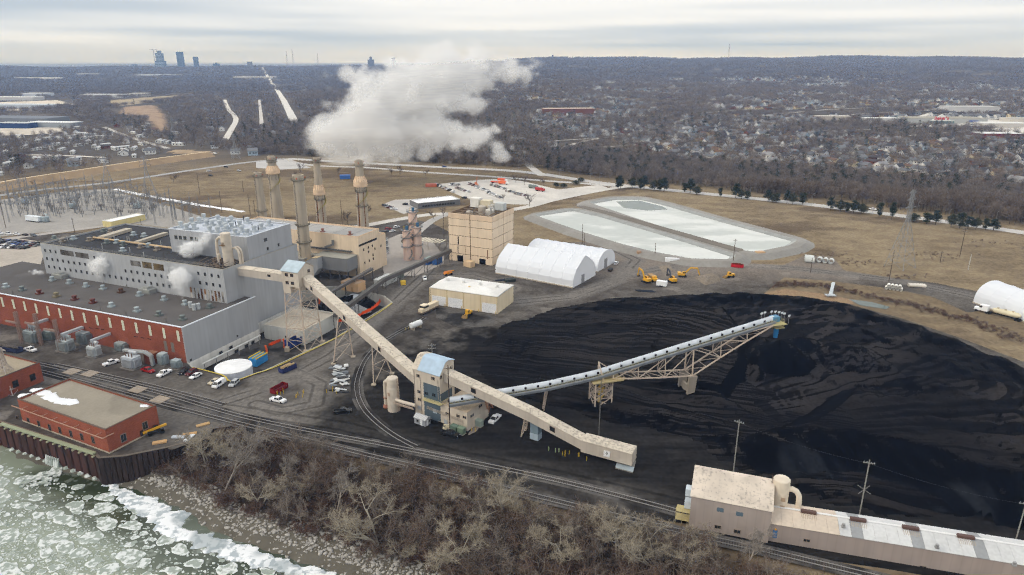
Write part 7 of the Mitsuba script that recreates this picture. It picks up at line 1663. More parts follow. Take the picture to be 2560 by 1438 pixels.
lot_row((-10, 585), (95, 591), 5, 150, 'at the back edge of the plant lot', G)
# supermarket lot far away is filled further below

# ---- machines
def box_on(m, f, *a): f.box(m, *a)
YEL = C(214, 162, 40)
def fr(q, deg, z=0.0): f = Frame(P(*q, z), deg, z=z); return f
def wheels(t, f, us, vs, r, w=0.5, base='wheel'):
    for u in us:
        for v in vs: put(base, MB().tube([f(u, v-w/2, r), f(u, v+w/2, r)], r, 14), 'rubber', None, t)
def excavator(q, deg, label, boom, col=YEL, boomcol=None):
    f = fr(q, deg); t = thing('excavator', label, 'excavator', 'excavators on the dirt by the ponds'); boomcol = boomcol or col
    for v in (-1.2, 1.2): put('crawler', MB().prism([f(u, v-0.3, z) for u, z in ((-2.2, 0.3), (-1.8, 0.02), (1.8, 0.02), (2.2, 0.3), (1.9, 0.85), (-1.9, 0.85))], f.w*0.6), 'rubber', None, t)
    m = MB(); f.box(m, -2.6, 1.2, -1.4, 1.4, 1.1, 2.1); f.box(m, -2.6, -1.0, -1.4, 1.4, 2.1, 2.6); put('body', m, 'gloss', col, t)
    m = MB(); f.box(m, -0.3, 1.5, 0.4, 1.4, 2.1, 3.2); ck = put('cab', m, 'gloss', col, t); m = MB(); f.box(m, -0.1, 1.55, 0.35, 1.45, 2.4, 3.0); put('window', m, 'dark_glass', None, ck, smooth=False)
    pts = [f(u, -0.2, z) for u, z in boom]; m = MB()
    for a, b, w in zip(pts[:-1], pts[1:], (0.7, 0.7, 0.5)): m.beam(a, b, 0.5, w)
    put('boom', m, 'gloss', boomcol, t); e = pts[-1]; put('bucket', MB().prism([e + f.u*0.5 + [0, 0, 0.3], e - f.u*0.7 + [0, 0, 0.2], e - f.u*0.6 - [0, 0, 0.7], e + f.u*0.3 - [0, 0, 0.9], e + f.u*0.7 - [0, 0, 0.3]], f.w*1.1), 'paint', C(70, 64, 58), t)
excavator(((1615), 706), 125, 'yellow excavator with its boom raised beside the dump truck', [(1.2, 2.0), (2.6, 5.6), (5.4, 6.6), (6.0, 2.4)])
excavator((1680, 706), 110, 'yellow excavator with a dark boom right of the white trailer', [(1.2, 2.0), (2.4, 5.4), (4.6, 6.4), (5.0, 3.0)], YEL, C(60, 66, 76))
excavator((1706, 692), -8, 'largest yellow excavator digging at the grey dirt heap', [(1.2, 2.0), (4.0, 5.2), (7.6, 5.0), (9.0, 1.2)])
f = fr((1632, 702), -75); t = thing('dump_truck', 'yellow articulated dump truck between the excavators', 'dump truck'); m = MB(); m.prism([f(-3.6, -1.4, 1.5), f(0.6, -1.4, 1.3), f(0.9, -1.4, 2.8), f(-4.2, -1.4, 2.9)], f.w*2.8); put('bed', m, 'gloss', C(150, 112, 48), t); m = MB(); f.box(m, 1.4, 3.6, -1.3, 1.3, 0.9, 2.0); put('bonnet', m, 'gloss', YEL, t); m = MB(); f.box(m, 0.9, 2.2, -1.2, 1.2, 2.0, 3.1); put('cab', m, 'gloss', YEL, t); wheels(t, f, (-2.6, -1.1, 2.6), (-1.3, 1.3), 0.75)
f = fr((1654, 716), 152); t = thing('cargo_trailer', 'small white box trailer standing among the yellow excavators', 'trailer'); m = MB(); f.box(m, -2.6, 2.6, -1.2, 1.2, 0.5, 3.0); put('body', m, 'paint', C(236, 238, 240), t); wheels(t, f, (-0.5, 0.5), (-1.2, 1.2), 0.38, 0.25)
def loader(q, deg, label, col=YEL):
    f = fr(q, deg); t = thing('wheel_loader', label, 'loader'); m = MB(); f.box(m, -2.6, -0.2, -1.0, 1.0, 1.0, 2.1); put('engine_cover', m, 'gloss', col, t); m = MB(); f.box(m, -0.2, 1.2, -0.8, 0.8, 1.2, 3.2); c_ = put('cab', m, 'gloss', col, t); m = MB(); f.box(m, -0.1, 1.1, -0.85, 0.85, 2.2, 3.0); put('window', m, 'dark_glass', None, c_, smooth=False)
    put('arm', MB().beam(f(1.0, -0.5, 1.6), f(3.0, -0.5, 0.7), 0.25, 0.35).beam(f(1.0, 0.5, 1.6), f(3.0, 0.5, 0.7), 0.25, 0.35), 'gloss', col, t); put('bucket', MB().prism([f(2.8, -1.4, 0.1), f(4.0, -1.4, 0.1), f(3.1, -1.4, 0.9), f(2.7, -1.4, 1.2)], f.w*2.8), 'paint', C(120, 92, 44), t); wheels(t, f, (-1.6, 1.3), (-1.0, 1.0), 0.72)
loader((1170, 790), -115, 'yellow wheel loader parked before the garage doors'); loader((1824, 694), 200, 'yellow wheel loader working alone below the red container')
f = fr((1120, 688), 35); t = thing('telehandler', 'orange telescopic handler on the yard behind the garage', 'telehandler'); m = MB(); f.box(m, -2.4, 2.2, -0.9, 0.9, 0.8, 1.6); f.box(m, -0.6, 0.9, 0.1, 0.9, 1.6, 2.5); put('body', m, 'gloss', C(222, 140, 40), t); put('boom', MB().beam(f(-2.2, -0.4, 2.1), f(4.0, -0.4, 1.9), 0.5), 'gloss', C(222, 140, 40), t); wheels(t, f, (-1.7, 1.7), (-0.9, 0.9), 0.62)
f = fr((391, 1084), 33); t = thing('telehandler', 'yellow telescopic handler parked by the pump house corner', 'telehandler'); m = MB(); f.box(m, -2.4, 2.2, -0.9, 0.9, 0.8, 1.6); put('body', m, 'gloss', C(40, 42, 44), t); m = MB(); f.box(m, -0.6, 0.9, -0.9, -0.1, 1.6, 2.5); put('cab', m, 'dark_glass', None, t); put('boom', MB().beam(f(-3.6, 0.4, 1.4), f(3.2, 0.4, 2.6), 0.6), 'gloss', YEL, t); wheels(t, f, (-1.7, 1.7), (-0.9, 0.9), 0.66)
f = fr((1072, 779), 58); t = thing('locomotive', 'cream road locomotive standing beside the garage', 'locomotive'); m = MB(); f.box(m, -6.5, 6.5, -1.45, 1.45, 0.9, 1.5); put('frame', m, 'paint', C(110, 96, 84), t); m = MB(); f.box(m, -1.5, 6.2, -1.2, 1.2, 1.5, 3.6); put('hood', m, 'paint', C(222, 206, 178), t)
m = MB(); f.box(m, -4.6, -1.5, -1.4, 1.4, 1.5, 4.4); ck = put('cab', m, 'paint', C(224, 210, 184), t); m = MB(); f.box(m, -4.66, -1.6, -1.46, 1.46, 3.1, 4.0); put('window', m, 'dark_glass', None, ck, smooth=False); m = MB(); f.box(m, -6.3, -4.6, -1.1, 1.1, 1.5, 2.9); put('nose', m, 'paint', C(216, 200, 172), t); wheels(t, f, (-5, -3.6, 3.6, 5), (-0.8, 0.8), 0.48, 0.2)
f = fr((1040, 822), 52); t = thing('fuel_tank', 'white horizontal fuel tank on a small frame by the curved track', 'tank'); put('shell', MB().tube([f(-3.1, 0, 2.2), f(-2.9, 0, 2.2), f(2.9, 0, 2.2), f(3.1, 0, 2.2)], [1.0, 1.25, 1.25, 1.0], 18), 'paint', C(228, 230, 230), t); m = MB(); f.box(m, -2.2, -1.8, -1.1, 1.1, 0, 1.2); f.box(m, 1.8, 2.2, -1.1, 1.1, 0, 1.2); put('saddle', m, 'concrete', CONC, t)
for k in range(6): put('bollard', MB().lathe(f(-4+k*1.6, -2.2, 0), [(0.12, 0), (0.12, 1.1), (0, 1.15)], 8), 'plain', C(206, 180, 90), label='yellow post guarding the white fuel tank', cat='bollard', group='posts round the fuel tank')
# tanker truck at the right edge
a, b = P(2436, 775), P(2542, 802); d = b - a; f = Frame(a, math.degrees(math.atan2(d[1], d[0])))
t = thing('tanker_truck', 'white tractor with a long cream pneumatic tank trailer at the right edge', 'truck'); m = MB(); f.box(m, 0, 2.2, -1.1, 1.1, 0.7, 1.9); f.box(m, 2.2, 5.6, -1.2, 1.2, 0.9, 3.6); put('cab', m, 'gloss', C(236, 238, 240), t); m = MB(); f.box(m, 2.15, 3.3, -1.23, 1.23, 2.3, 3.2); put('window', m, 'dark_glass', None, t); m = MB(); f.box(m, 0.2, 19.2, -0.5, 0.5, 0.7, 0.95); put('chassis', m, 'rubber', None, t)
put('tank', MB().tube([f(7.2, 0, 2.4), f(8.2, 0, 2.4), f(17.2, 0, 2.4), f(18.4, 0, 2.4)], [0.5, 1.2, 1.2, 0.5], 16), 'paint', C(214, 206, 178), t)
for u in (9.2, 12.2, 15.2): put('hatch', MB().lathe(f(u, 0, 3.5), [(0.45, 0), (0.45, 0.35), (0, 0.4)], 10), 'paint', C(170, 150, 120), t)
wheels(t, f, (1.0, 5.4, 6.6, 17.0, 18.2), (-1.0, 1.0), 0.52)
# utility trucks in the big lot
for q, deg, lab, col in [(Z2(1180, 1115), -20, 'orange bucket truck at the far edge of the big parking lot', C(232, 96, 40)), (Z2(1187, 1135), -20, 'orange box truck in the middle of the big parking lot', C(236, 110, 50)), (Z2(1130, 1125), -20, 'orange flatbed truck beside the orange box trucks', C(214, 84, 50)), (Z2(985, 1145), 100, 'rusty orange crane truck among the parked cars', C(190, 110, 70)), (Z2(1460, 1185), -40, 'red utility truck at the right end of the big parking lot', C(170, 42, 38)), (Z2(1410, 1165), -40, 'grey utility truck at the right end of the big parking lot', C(110, 118, 116))]:
    f = fr(q, deg); t = thing('utility_truck', lab, 'truck'); m = MB(); f.box(m, -5.0, 2.4, -1.3, 1.3, 0.9, 3.3 if 'flatbed' not in lab and 'crane' not in lab else 1.8); put('body', m, 'gloss', col, t); m = MB(); f.box(m, 2.6, 4.6, -1.2, 1.2, 0.8, 2.7); put('cab', m, 'gloss', C(232, 232, 230) if 'orange b' in lab else col, t)
    if 'crane' in lab: put('boom', MB().beam(f(-2, 0, 2.0), f(-5.5, 0, 9.5), 0.6), 'gloss', col, t)
    wheels(t, f, (-3.6, -2.4, 3.4), (-1.2, 1.2), 0.5)
# open skips
def skip(rear, front, label, col, load=None, w=2.5, h=1.9):
    a, b = P(*rear), P(*front); d = b - a; L = np.linalg.norm(d); f = Frame((a+b)/2, math.degrees(math.atan2(d[1], d[0]))); t = thing('open_container', label, 'skip'); m = MB()
    for v in (-w/2, w/2): f.box(m, -L/2, L/2, v-0.07, v+0.07, 0.25, h)
    for u in (-L/2, L/2): f.box(m, u-0.07, u+0.07, -w/2+0.07, w/2-0.07, 0.25, h)
    f.box(m, -L/2, L/2, -w/2, w/2, 0.2, 0.3); put('body', m, 'paint', col, t); m = MB()
    for k in range(7):
        for v in (-w/2-0.1, w/2+0.1): f.box(m, -L/2+0.3+k*(L-0.6)/6-0.06, -L/2+0.3+k*(L-0.6)/6+0.06, v-0.06, v+0.06, 0.25, h)
    put('rib', m, 'paint', tuple(np.array(col)*0.85), t, kind='stuff')
    if load:
        m = MB(); g = random.Random(7)
        for k in range(40): m.beam(f(g.uniform(-L/2+.3, L/2-.3), g.uniform(-w/2+.2, w/2-.2), h-0.3+g.random()*0.7), f(g.uniform(-L/2+.3, L/2-.3), g.uniform(-w/2+.2, w/2-.2), h-0.3+g.random()*0.9), 0.22, 0.08)
        put('load', m, 'plain', load, t, kind='stuff')
    else: m = MB(); f.box(m, -L/2+.1, L/2-.1, -w/2+.1, w/2-.1, 0.32, 0.5); put('bottom', m, 'plain', C(90, 74, 66), t)
skip((682, 986), (714, 968), 'dark red open container on the dirt loop', C(120, 22, 28)); skip((702, 934), (737, 919), 'dark blue open container filled with scrap timber', C(38, 46, 92), C(190, 166, 130)); skip((1828, 667), (1858, 670), 'bright red open container beside the pole by the ponds', C(186, 22, 34), C(120, 60, 50)); skip((-12, 872), (52, 882), 'dark blue open container behind the screen house', C(40, 48, 80), C(110, 104, 100))
# ---- pipes, blocks, posts, scrap
def pipe_stack(q, n, r, L, deg, label, col=C(200, 198, 192), layers=1, gap=0.15):
    f = fr(q, deg); t = thing('pipe_stack', label, 'pipes')
    for l in range(layers):
        for k in range(n - l):
            v = (k + l*0.5)*(2*r+gap); pts = [f(-L/2, v, r+l*r*1.75), f(L/2, v, r+l*r*1.75)]; m = MB().tube(pts, r, 14, False); m.tube(pts[::-1], r*0.84, 14, False); put('pipe', m, 'concrete', col, t)
pipe_stack((2022, 650), 3, 1.5, 5.0, -20, 'large concrete pipe sections lying on the gravel in the brown field', C(196, 200, 198)); pipe_stack((2048, 655), 3, 1.5, 3.2, 55, 'large concrete pipe ends turned toward the camera on the gravel', C(206, 208, 206))
pipe_stack((2216, 722), 5, 0.75, 3.2, 60, 'stack of small white concrete pipes beside the creek', C(222, 220, 214), 2); pipe_stack((2290, 716), 2, 0.8, 8.0, -12, 'pair of long pale pipes in the grass island of the road', C(206, 200, 190))
for i, (a, b) in enumerate([((1345, 552), (1600, 636)), ((1615, 640), (1800, 655))]):
    p, q = P(*a), P(*b); n = 17 if i == 0 else 6; d = (q-p)/np.linalg.norm(q-p)
    for k in range(n): c = p + (q-p)*(k+0.5)/n; s = np.array([-d[1], d[0], 0]); put('concrete_barrier', MB().prism([c - d*1.5 - s*0.35, c - d*1.5 + s*0.35, c - d*1.5 + s*0.14 + [0, 0, 1.0], c - d*1.5 - s*0.14 + [0, 0, 1.0]], d*3.0), 'concrete', C(186, 182, 174), label='pale concrete barrier block along the pond road', cat='barrier', group='barrier blocks along the near pond')
for i, q in enumerate([(1415, 858), (1445, 845), (1240, 818), (1225, 826)]): pass
for i, (q, n) in enumerate([((700, 982), 6), ((752, 990), 6), ((828, 978), 4), ((1420, 1135), 4), ((1455, 1148), 3), ((1385, 1128), 3), ((1180, 1075), 3), ((1212, 1035), 4)]):
    g = random.Random(i)
    for k in range(n):
        c = P(q[0] + g.uniform(-14, 14), q[1] + g.uniform(-7, 7)); put('bollard', MB().lathe(c, [(0.09, 0), (0.09, 1.1+g.random()*0.4), (0.0, 1.55)], 6), 'plain', C(214, 176, 50) if i != 5 else C(190, 210, 150), label='yellow steel post standing in the dirt yard' if i != 5 else 'pale green post beside the lower gallery', cat='bollard', group='yellow posts in the yard' if i != 5 else 'pale green posts by the lower gallery')
g = random.Random(12); t = thing('scrap_heap', 'heap of silver roofing sheets and scrap metal beside the curved track', 'scrap metal')
for k in range(46):
    c = P(845 + g.uniform(-16, 16) + (k % 5)*2, 905 + g.random()*78); a = g.random()*6.3; w, l, h = g.uniform(.3, .9), g.uniform(.6, 2.0), g.uniform(.05, .3)
    put('scrap_sheet', MB().box(c + [0, 0, 0.2+g.random()*0.9], (l*math.cos(a), l*math.sin(a), g.uniform(-.25, .25)), (-w*math.sin(a), w*math.cos(a), 0), (0, 0, h*0.5)), 'zinc', [C(190, 196, 200), C(210, 214, 216), C(120, 126, 132), C(60, 60, 62), C(226, 226, 224)][k % 5], t)
for i, (q, deg, col) in enumerate([((475, 1085), 20, C(196, 160, 116)), ((507, 1062), 33, C(196, 164, 120)), ((400, 1106), 20, C(206, 168, 124)), ((448, 1092), 0, C(190, 196, 204)), ((470, 1096), 80, C(220, 224, 228))]):
    f = fr(q, deg); t = thing('timber_pile', ['long timber beams lying by the bank', 'timber planks stacked near the bare tree', 'square timber stack nearest the river wall', 'grey sheet bundle lying on the pump deck', 'white board lying on the pump deck'][i], 'timber')
    for k in range(3): m = MB(); f.box(m, -2, 2, k*0.5-0.2, k*0.5+0.2, 0.1, 0.45+0.15*(i == 2)); put('timber', m, 'plain', col, t)
for i, (q, deg, L) in enumerate([((1610, 727), -8, 9), ((1720, 656), -6, 12), ((1770, 662), -8, 10), ((1255, 700), 20, 8)]):
    f = fr(q, deg); t = thing('pipe_bundle', ['pair of dark pipes lying on the embankment edge', 'dark steel pipes laid along the pond road', 'long dark pipes left of the red container', 'grey pipe rack beside the large white shelter'][i], 'pipes')
    for k in range(4): put('pipe', MB().tube([f(-L/2+k*0.5, k*0.6, 0.25), f(L/2+k*0.4, k*0.6+0.3, 0.25)], 0.24, 7), 'plain', C(52, 56, 64), t)
for q, deg, a, lab, c2 in [((1680, 655), -8, (4.0, 1.3, 2.2), 'white box trailer beside the pipes at the pond road', C(228, 230, 232)), ((1597, 638), 10, (1.1, 1.1, 2.4), 'small brown cabin at the pond corner', C(170, 138, 110)), ((1899, 641), 10, (2.4, 1.8, 2.8), 'small wooden hut at the tip of the far pond', C(200, 164, 122)), ((1008, 712), 20, (1.2, 1.2, 2.0), 'small yellow topped box in the yard below the container', C(228, 190, 70)), ((1022, 460+0), 0, (5, 2.6, 2.6), 'row of reddish containers at the edge of the big parking lot', C(180, 96, 70)), ((1275, 704), 20, (2.8, 1.4, 1.4), 'dark open bin beside the large white shelter', C(44, 52, 52)), ((863, 447), 10, (5, 3, 3.5), 'blue and white rig standing in the mown field', C(60, 110, 190))]:
    f = fr(q if q[0] != 1022 else (1078, 467), deg); t = thing('site_cabin', lab, 'cabin'); m = MB(); f.box(m, -a[0], a[0], -a[1], a[1], 0.15, a[2]); put('body', m, 'paint', c2, t); m = MB(); f.box(m, -a[0]-.1, a[0]+.1, -a[1]-.1, a[1]+.1, a[2], a[2]+0.15); put('roof', m, 'paint', tuple(np.array(c2)*0.85), t)
# creek with its dry reed banks and the sandy pool
m = MB(); sheet(m, soft(px((1905, 735), (1960, 722), (2050, 734), (2130, 750), (2135, 762), (2060, 752), (1990, 742)), 1.0), 0.10); put('sandy_pool', m, 'gravel', C(138, 116, 92), kind='structure')
m = MB(); sheet(m, soft(px((2120, 748), (2180, 756), (2225, 768), (2215, 774), (2150, 764)), 0.6), 0.12); put('creek', m, 'pond_water', kind='structure')
for i, (q, top) in enumerate([([(1740, 695), (1790, 690), (1800, 702), (1765, 712)], 2.6), ([(1650, 668), (1672, 664), (1680, 676), (1660, 680)], 1.6)]):
    mound('dirt_heap', q, 0, top, 'gravel', ['grey brown dirt heap being dug by the largest excavator', 'small grey gravel heap by the pond road'][i], 'dirt', 3+i, 0.0, 4.0); 
t = thing('outfall_gate', 'pale steel sluice walkway over the sandy pool', 'sluice'); a, b = P(2076, 738, 1.0), P(2084, 706, 2.0); put('walkway', MB().beam(a, b, 1.6, 0.3), 'zinc', C(196, 204, 208), t); put('platform', MB().box(a, (2.4, 0, 0), (0, 1.4, 0), (0, 0, 0.2)), 'zinc', C(186, 192, 196), t); m = MB()
for x in (-2.2, 2.2):
    for y in (-1.2, 1.2): m.beam(a + [x, y, -1.2], a + [x, y, 1.2], 0.14)
put('rail_post', m, 'plain', C(150, 154, 158), t, kind='stuff')
# ---------------------------------------------------------------- trees: bare winter crowns of many thin twigs
def bare_tree(seed, H, spread, twigs, twig_w, twig_len, r0, levels=3, lean=0.15, forks=4, stems=1, n_tube=(6, 5, 4, 3)):
    g = np.random.default_rng(seed); wood, tips = MB(), []
    def grow(p, d, L, r, lv):
        n = 3; pts, rad = [p], [r]
        for k in range(n):
            d = d + g.normal(size=3)*0.12*(1 + lv*0.5) + np.array([0, 0, 0.05 if lv else 0]); d /= np.linalg.norm(d); p = p + d*L/n; r2 = r*(1 - 0.45*(k+1)/n); pts.append(p); rad.append(r2)
        if lv < len(n_tube): wood.tube(pts, rad, n_tube[lv], False)
        if lv >= levels:
            tips.append((pts[1], d, L)); tips.append((pts[-1], d, L)); return
        for k in range(forks + (lv == 0)):
            t = 0.35 + 0.65*(k+0.6)/(forks + (lv == 0)); i = min(int(t*n), n-1); q = pts[i] + (pts[i+1]-pts[i])*(t*n-i); w = g.random()*6.28; ax = np.array([math.cos(w), math.sin(w), g.uniform(-0.1, 0.3)])
            grow(q, d*g.uniform(0.5, 0.9) + ax*spread*g.uniform(0.6, 1.1), L*g.uniform(0.5, 0.72), rad[i]*g.uniform(0.45, 0.65), lv+1)
    for s in range(stems):
        d = np.array([g.normal()*lean, g.normal()*lean, 1.0]); grow(np.array([g.normal()*0.4*(stems > 1), g.normal()*0.4*(stems > 1), -0.4]), d/np.linalg.norm(d), H*0.52, r0, 0)
    a = np.array([t[0] for t in tips]); dd_ = np.array([t[1] for t in tips]); LL = np.array([t[2] for t in tips])
    i = g.integers(len(tips), size=twigs); base = a[i] - dd_[i]*(LL[i]*g.random(twigs)*0.8)[:, None]; dr_ = dd_[i] + g.normal(size=(twigs, 3))*0.75; dr_[:, 2] += 0.2; dr_ /= np.linalg.norm(dr_, axis=1, keepdims=True)
    ln = twig_len*g.uniform(0.5, 1.3, twigs)[:, None]; side = np.cross(dr_, g.normal(size=(twigs, 3))); side /= np.linalg.norm(side, axis=1, keepdims=True)
    v = np.stack([base - side*twig_w/2, base + side*twig_w/2, base + dr_*ln], 1); crown = MB().add(v.reshape(-1, 3), np.arange(twigs*3).reshape(-1, 3))
    return wood, crown
def puff_tree(seed, R, H, twigs, w, L):                   # a small distant tree: trunk, a few limbs, a crown of twigs
    g = np.random.default_rng(seed); m = MB(); m.tube([(0, 0, -0.5), (0, 0, H*0.45)], [0.22, 0.13], 3, False)
    d = g.normal(size=(9, 3)); d[:, 2] = np.abs(d[:, 2])*0.8 + 0.4; d /= np.linalg.norm(d, axis=1, keepdims=True)
    for k in d: m.beam((0, 0, H*0.3), np.array([0, 0, H*0.45]) + k*[R*0.7, R*0.7, H*0.42], 0.13)
    u = g.normal(size=(twigs, 3)); u /= np.linalg.norm(u, axis=1, keepdims=True); r = g.random(twigs)[:, None]**0.45
    c = u*r*[R, R, H*0.34] * (0.8 + 0.4*meshkit.noise(u*1.7 + seed*7)[:, None]) + [0, 0, H*0.64]; e = u*0.8 + g.normal(size=(twigs, 3))*0.5 + [0, 0, 0.5]; e /= np.linalg.norm(e, axis=1, keepdims=True); s = np.cross(e, g.normal(size=(twigs, 3))); s /= np.linalg.norm(s, axis=1, keepdims=True); ln = L*g.uniform(.6, 1.4, twigs)[:, None]
    m2 = MB().add(np.stack([c - s*w/2, c + s*w/2, c + e*ln], 1).reshape(-1, 3), np.arange(twigs*3).reshape(-1, 3))
    return m, m2
def conifer(seed, H, R, n):
    g = np.random.default_rng(seed); m = MB().tube([(0, 0, -0.3), (0, 0, H*0.9)], [0.22, 0.06], 5, False); nc = 20; tc = g.random(nc)**0.8; w = g.random(nc)*6.283; env = R*np.minimum(1, 2.5*tc+0.45)*np.sqrt(1.05-tc**1.5); q = g.uniform(0.25, 0.8, nc)
    cc = np.c_[np.cos(w)*env*q, np.sin(w)*env*q, H*(0.22+0.72*tc)]; i = g.integers(nc, size=n); u = g.normal(size=(n, 3)); u /= np.linalg.norm(u, axis=1, keepdims=True); rad = (env[i]*0.5+0.35)[:, None]; b = cc[i] + u*rad*g.random((n, 1))**0.5*[1, 1, 0.6]; e = u*[0.8, 0.8, 0.35] + g.normal(size=(n, 3))*0.35; s = np.cross(e, g.normal(size=(n, 3))); s /= np.linalg.norm(s, axis=1, keepdims=True)
    return m, MB().add(np.stack([b - s*0.20, b + s*0.20, b + e*0.85], 1).reshape(-1, 3), np.arange(n*3).reshape(-1, 3))
def group2(key, wood, crown, wc, cc, wm='plain'):
    D = {'type': 'shapegroup'}
    for nm, mb, c in (('trunk', wood, wc), ('crown', crown, cc)): m = mb.mesh(); D[nm] = mikit.ply(m, 'mat_' + wm, smooth=True, uv=np.tile([round(c[0]*1000)+0.003+c[1]*0.99, c[2]], (len(m.vertices), 1)))
    scene[key] = D; return key
def group1(key, mbs, c):
    m = trimesh.util.concatenate([b.mesh() for b in mbs]); scene[key] = {'type': 'shapegroup', 'mass': mikit.ply(m, 'mat_plain', smooth=True, uv=np.tile([round(c[0]*1000)+0.003+c[1]*0.99, c[2]], (len(m.vertices), 1)))}; return key
def inst(key, grp, p, deg, s, sz=None):
    scene[key] = {'type': 'instance', 'shapegroup': {'type': 'ref', 'id': grp}, 'to_world': T().translate([float(p[0]), float(p[1]), float(p[2])]).rotate([0, 0, 1], float(deg)).scale([float(s), float(s), float(sz or s)])}
rng = np.random.default_rng(33)
PALE_W, PALE_T, BRN_W, BRN_T, GRY_T, RED_T = C(168, 161, 148), C(160, 150, 134), C(92, 80, 72), C(98, 82, 74), C(150, 142, 134), C(92, 66, 56)
big = [group2(f'group_cottonwood_{k}', *bare_tree(40+k, 17, 0.85, 4600, 0.055, 1.1, 0.30, 3, 0.28, 4, 1 + k % 2), PALE_W if k != 2 else GRY_T, PALE_T if k != 2 else GRY_T) for k in range(4)]
mid = [group2(f'group_bank_tree_{k}', *bare_tree(60+k, 10, 0.8, 1300, 0.045, 0.9, 0.16, 2, 0.3, 4, 2), C(140, 130, 120), [C(110, 93, 84), C(136, 125, 116), C(106, 87, 77)][k]) for k in range(3)]
bush = [group1(f'group_bush_{k}', bare_tree(80+k, 4.6, 1.0, 900, 0.04, 0.9, 0.05, 2, 0.5, 3, 4, (4, 3, 3)), [C(112, 94, 86), C(128, 115, 107), C(104, 80, 70), C(102, 90, 83)][k]) for k in range(4)]
def bank_pt(qx, qy):
    return at(qx, qy)
for i, (q, k, s, lab) in enumerate([((1176, 1405), 0, 1.0, 'big pale cottonwood with two leaning trunks at the foot of the bank'), ((948, 1366), 1, 0.95, 'pale forked cottonwood standing on the stony bank'), ((558, 1236), 2, 1.15, 'large grey tree leaning over the sheet pile wall'), ((655, 1262), 1, 0.65, 'small grey tree right of the leaning one on the bank'), ((1430, 1436), 0, 0.8, 'pale tree at the lower bank below the end of the lower gallery'), ((1545, 1400), 3, 0.8, 'pale tree on the bank left of the car dumper house'),
                                  ((1640, 1432), 1, 0.75, 'bushy pale tree right below the car dumper house'), ((1260, 1300), 3, 0.85, 'pale tree reaching over the tracks on the upper bank'), ((840, 1290), 2, 0.7, 'grey tree in the middle of the dark scrub'), ((1780, 1420), 0, 0.6, 'pale small tree before the car dumper wall'), ((1210, 1282), 0, 0.7, 'pale branching tree beside the lower track'), ((520, 1170), 3, 0.8, 'pale tree crown beside the timber stacks'), ((600, 1150), 1, 0.6, 'pale tree just below the tracks behind the timber')]):
    key = name('bare_tree'); tag(key, lab, 'tree'); inst(key, big[k], bank_pt(*q), i*67, s*1.2)
for i, q in enumerate([(1330, 1395), (1395, 1418), (1480, 1425), (1590, 1380), (1700, 1400), (1725, 1438), (1860, 1430), (1040, 1330), (1120, 1300), (770, 1250), (700, 1200), (900, 1240), (1350, 1330), (1500, 1345), (640, 1220), (1010, 1395)]):
    key = name('bare_tree'); tag(key, 'smaller pale bare tree in the dark scrub ' + ('left of the car dumper house' if q[0] > 1300 else 'of the bank below the tracks'), 'tree', 'smaller pale trees of the bank'); inst(key, big[(i * 3) % 4], bank_pt(*q), i*83, 0.42 + 0.05*(i % 7))
n = 0
while n < 260:
    qx, qy = rng.uniform(430, 2300), rng.uniform(1080, 1500); x, y, z = at(qx, qy); s = float(shore_dist(np.array([x]), np.array([y]))[0])
    if not 10 < s < 37 or z > -1.6 or DECK.distance(Point(x, y)) < 2: continue
    key = name('bank_tree'); tag(key, 'thin bare tree in the bank scrub ' + ('below the timber stacks' if qx < 700 else 'below the dirt loop' if qx < 1000 else 'below the transfer house' if qx < 1350 else 'below the lower gallery' if qx < 1650 else 'in front of the car dumper house' if qx < 1930 else 'in front of the long shed'), 'tree', 'small trees of the river bank'); inst(key, mid[n % 3], (x, y, z), rng.uniform(0, 360), rng.uniform(0.6, 1.2)); n += 1
n = 0
while n < 2100:
    x, y = rng.uniform(-130, 160), rng.uniform(60, 250); s = float(shore_dist(np.array([x]), np.array([y]))[0])
    if not 8 < s < 41 or DECK.distance(Point(x, y)) < 1.5 or x < -118: continue
    z = float(land(x, y))
    if z > -0.9: continue
    n += 1; inst(f'bank_scrub__{n:03d}', bush[rng.integers(4)], (x, y, z), rng.uniform(0, 360), rng.uniform(0.5, 1.2) * (0.33 if z > -3.2 else 0.9))
labels['bank_scrub'] = {'label': 'tangled brown winter scrub covering the river bank below the tracks', 'category': 'scrub', 'kind': 'stuff'}
# stones of the bank
m = MB(); n = 0; ico = trimesh.creation.icosphere(0); bx, by = [], []
cand = np.c_[rng.uniform(-130, 60, 90000), rng.uniform(60, 240, 90000)]; sd_ = shore_dist(cand[:, 0], cand[:, 1]); keep = (sd_ > 1.5) & (sd_ < 11) & (rng.random(90000) < np.where(sd_ > 5, 1.0, 0.22)); cand, sd_ = cand[keep], sd_[keep]; zz = land(cand[:, 0], cand[:, 1])
for (x, y), z in list(zip(cand, zz))[:17000]:
    r = 0.16 + 0.42*rng.random()**2; v = ico.vertices*(1+rng.normal(size=(12, 1))*0.2)*[r*rng.uniform(.7, 1.4), r*rng.uniform(.7, 1.3), r*0.7] + [x, y, z+r*0.2]; m.v.append(v); m.f.append(np.asarray(ico.faces) + m.n); m.n += 12
put('bank_stones', m, 'gravel', C(168, 164, 158), label='grey riprap stones strewn along the lower river bank', cat='stones', kind='stuff', smooth=False)
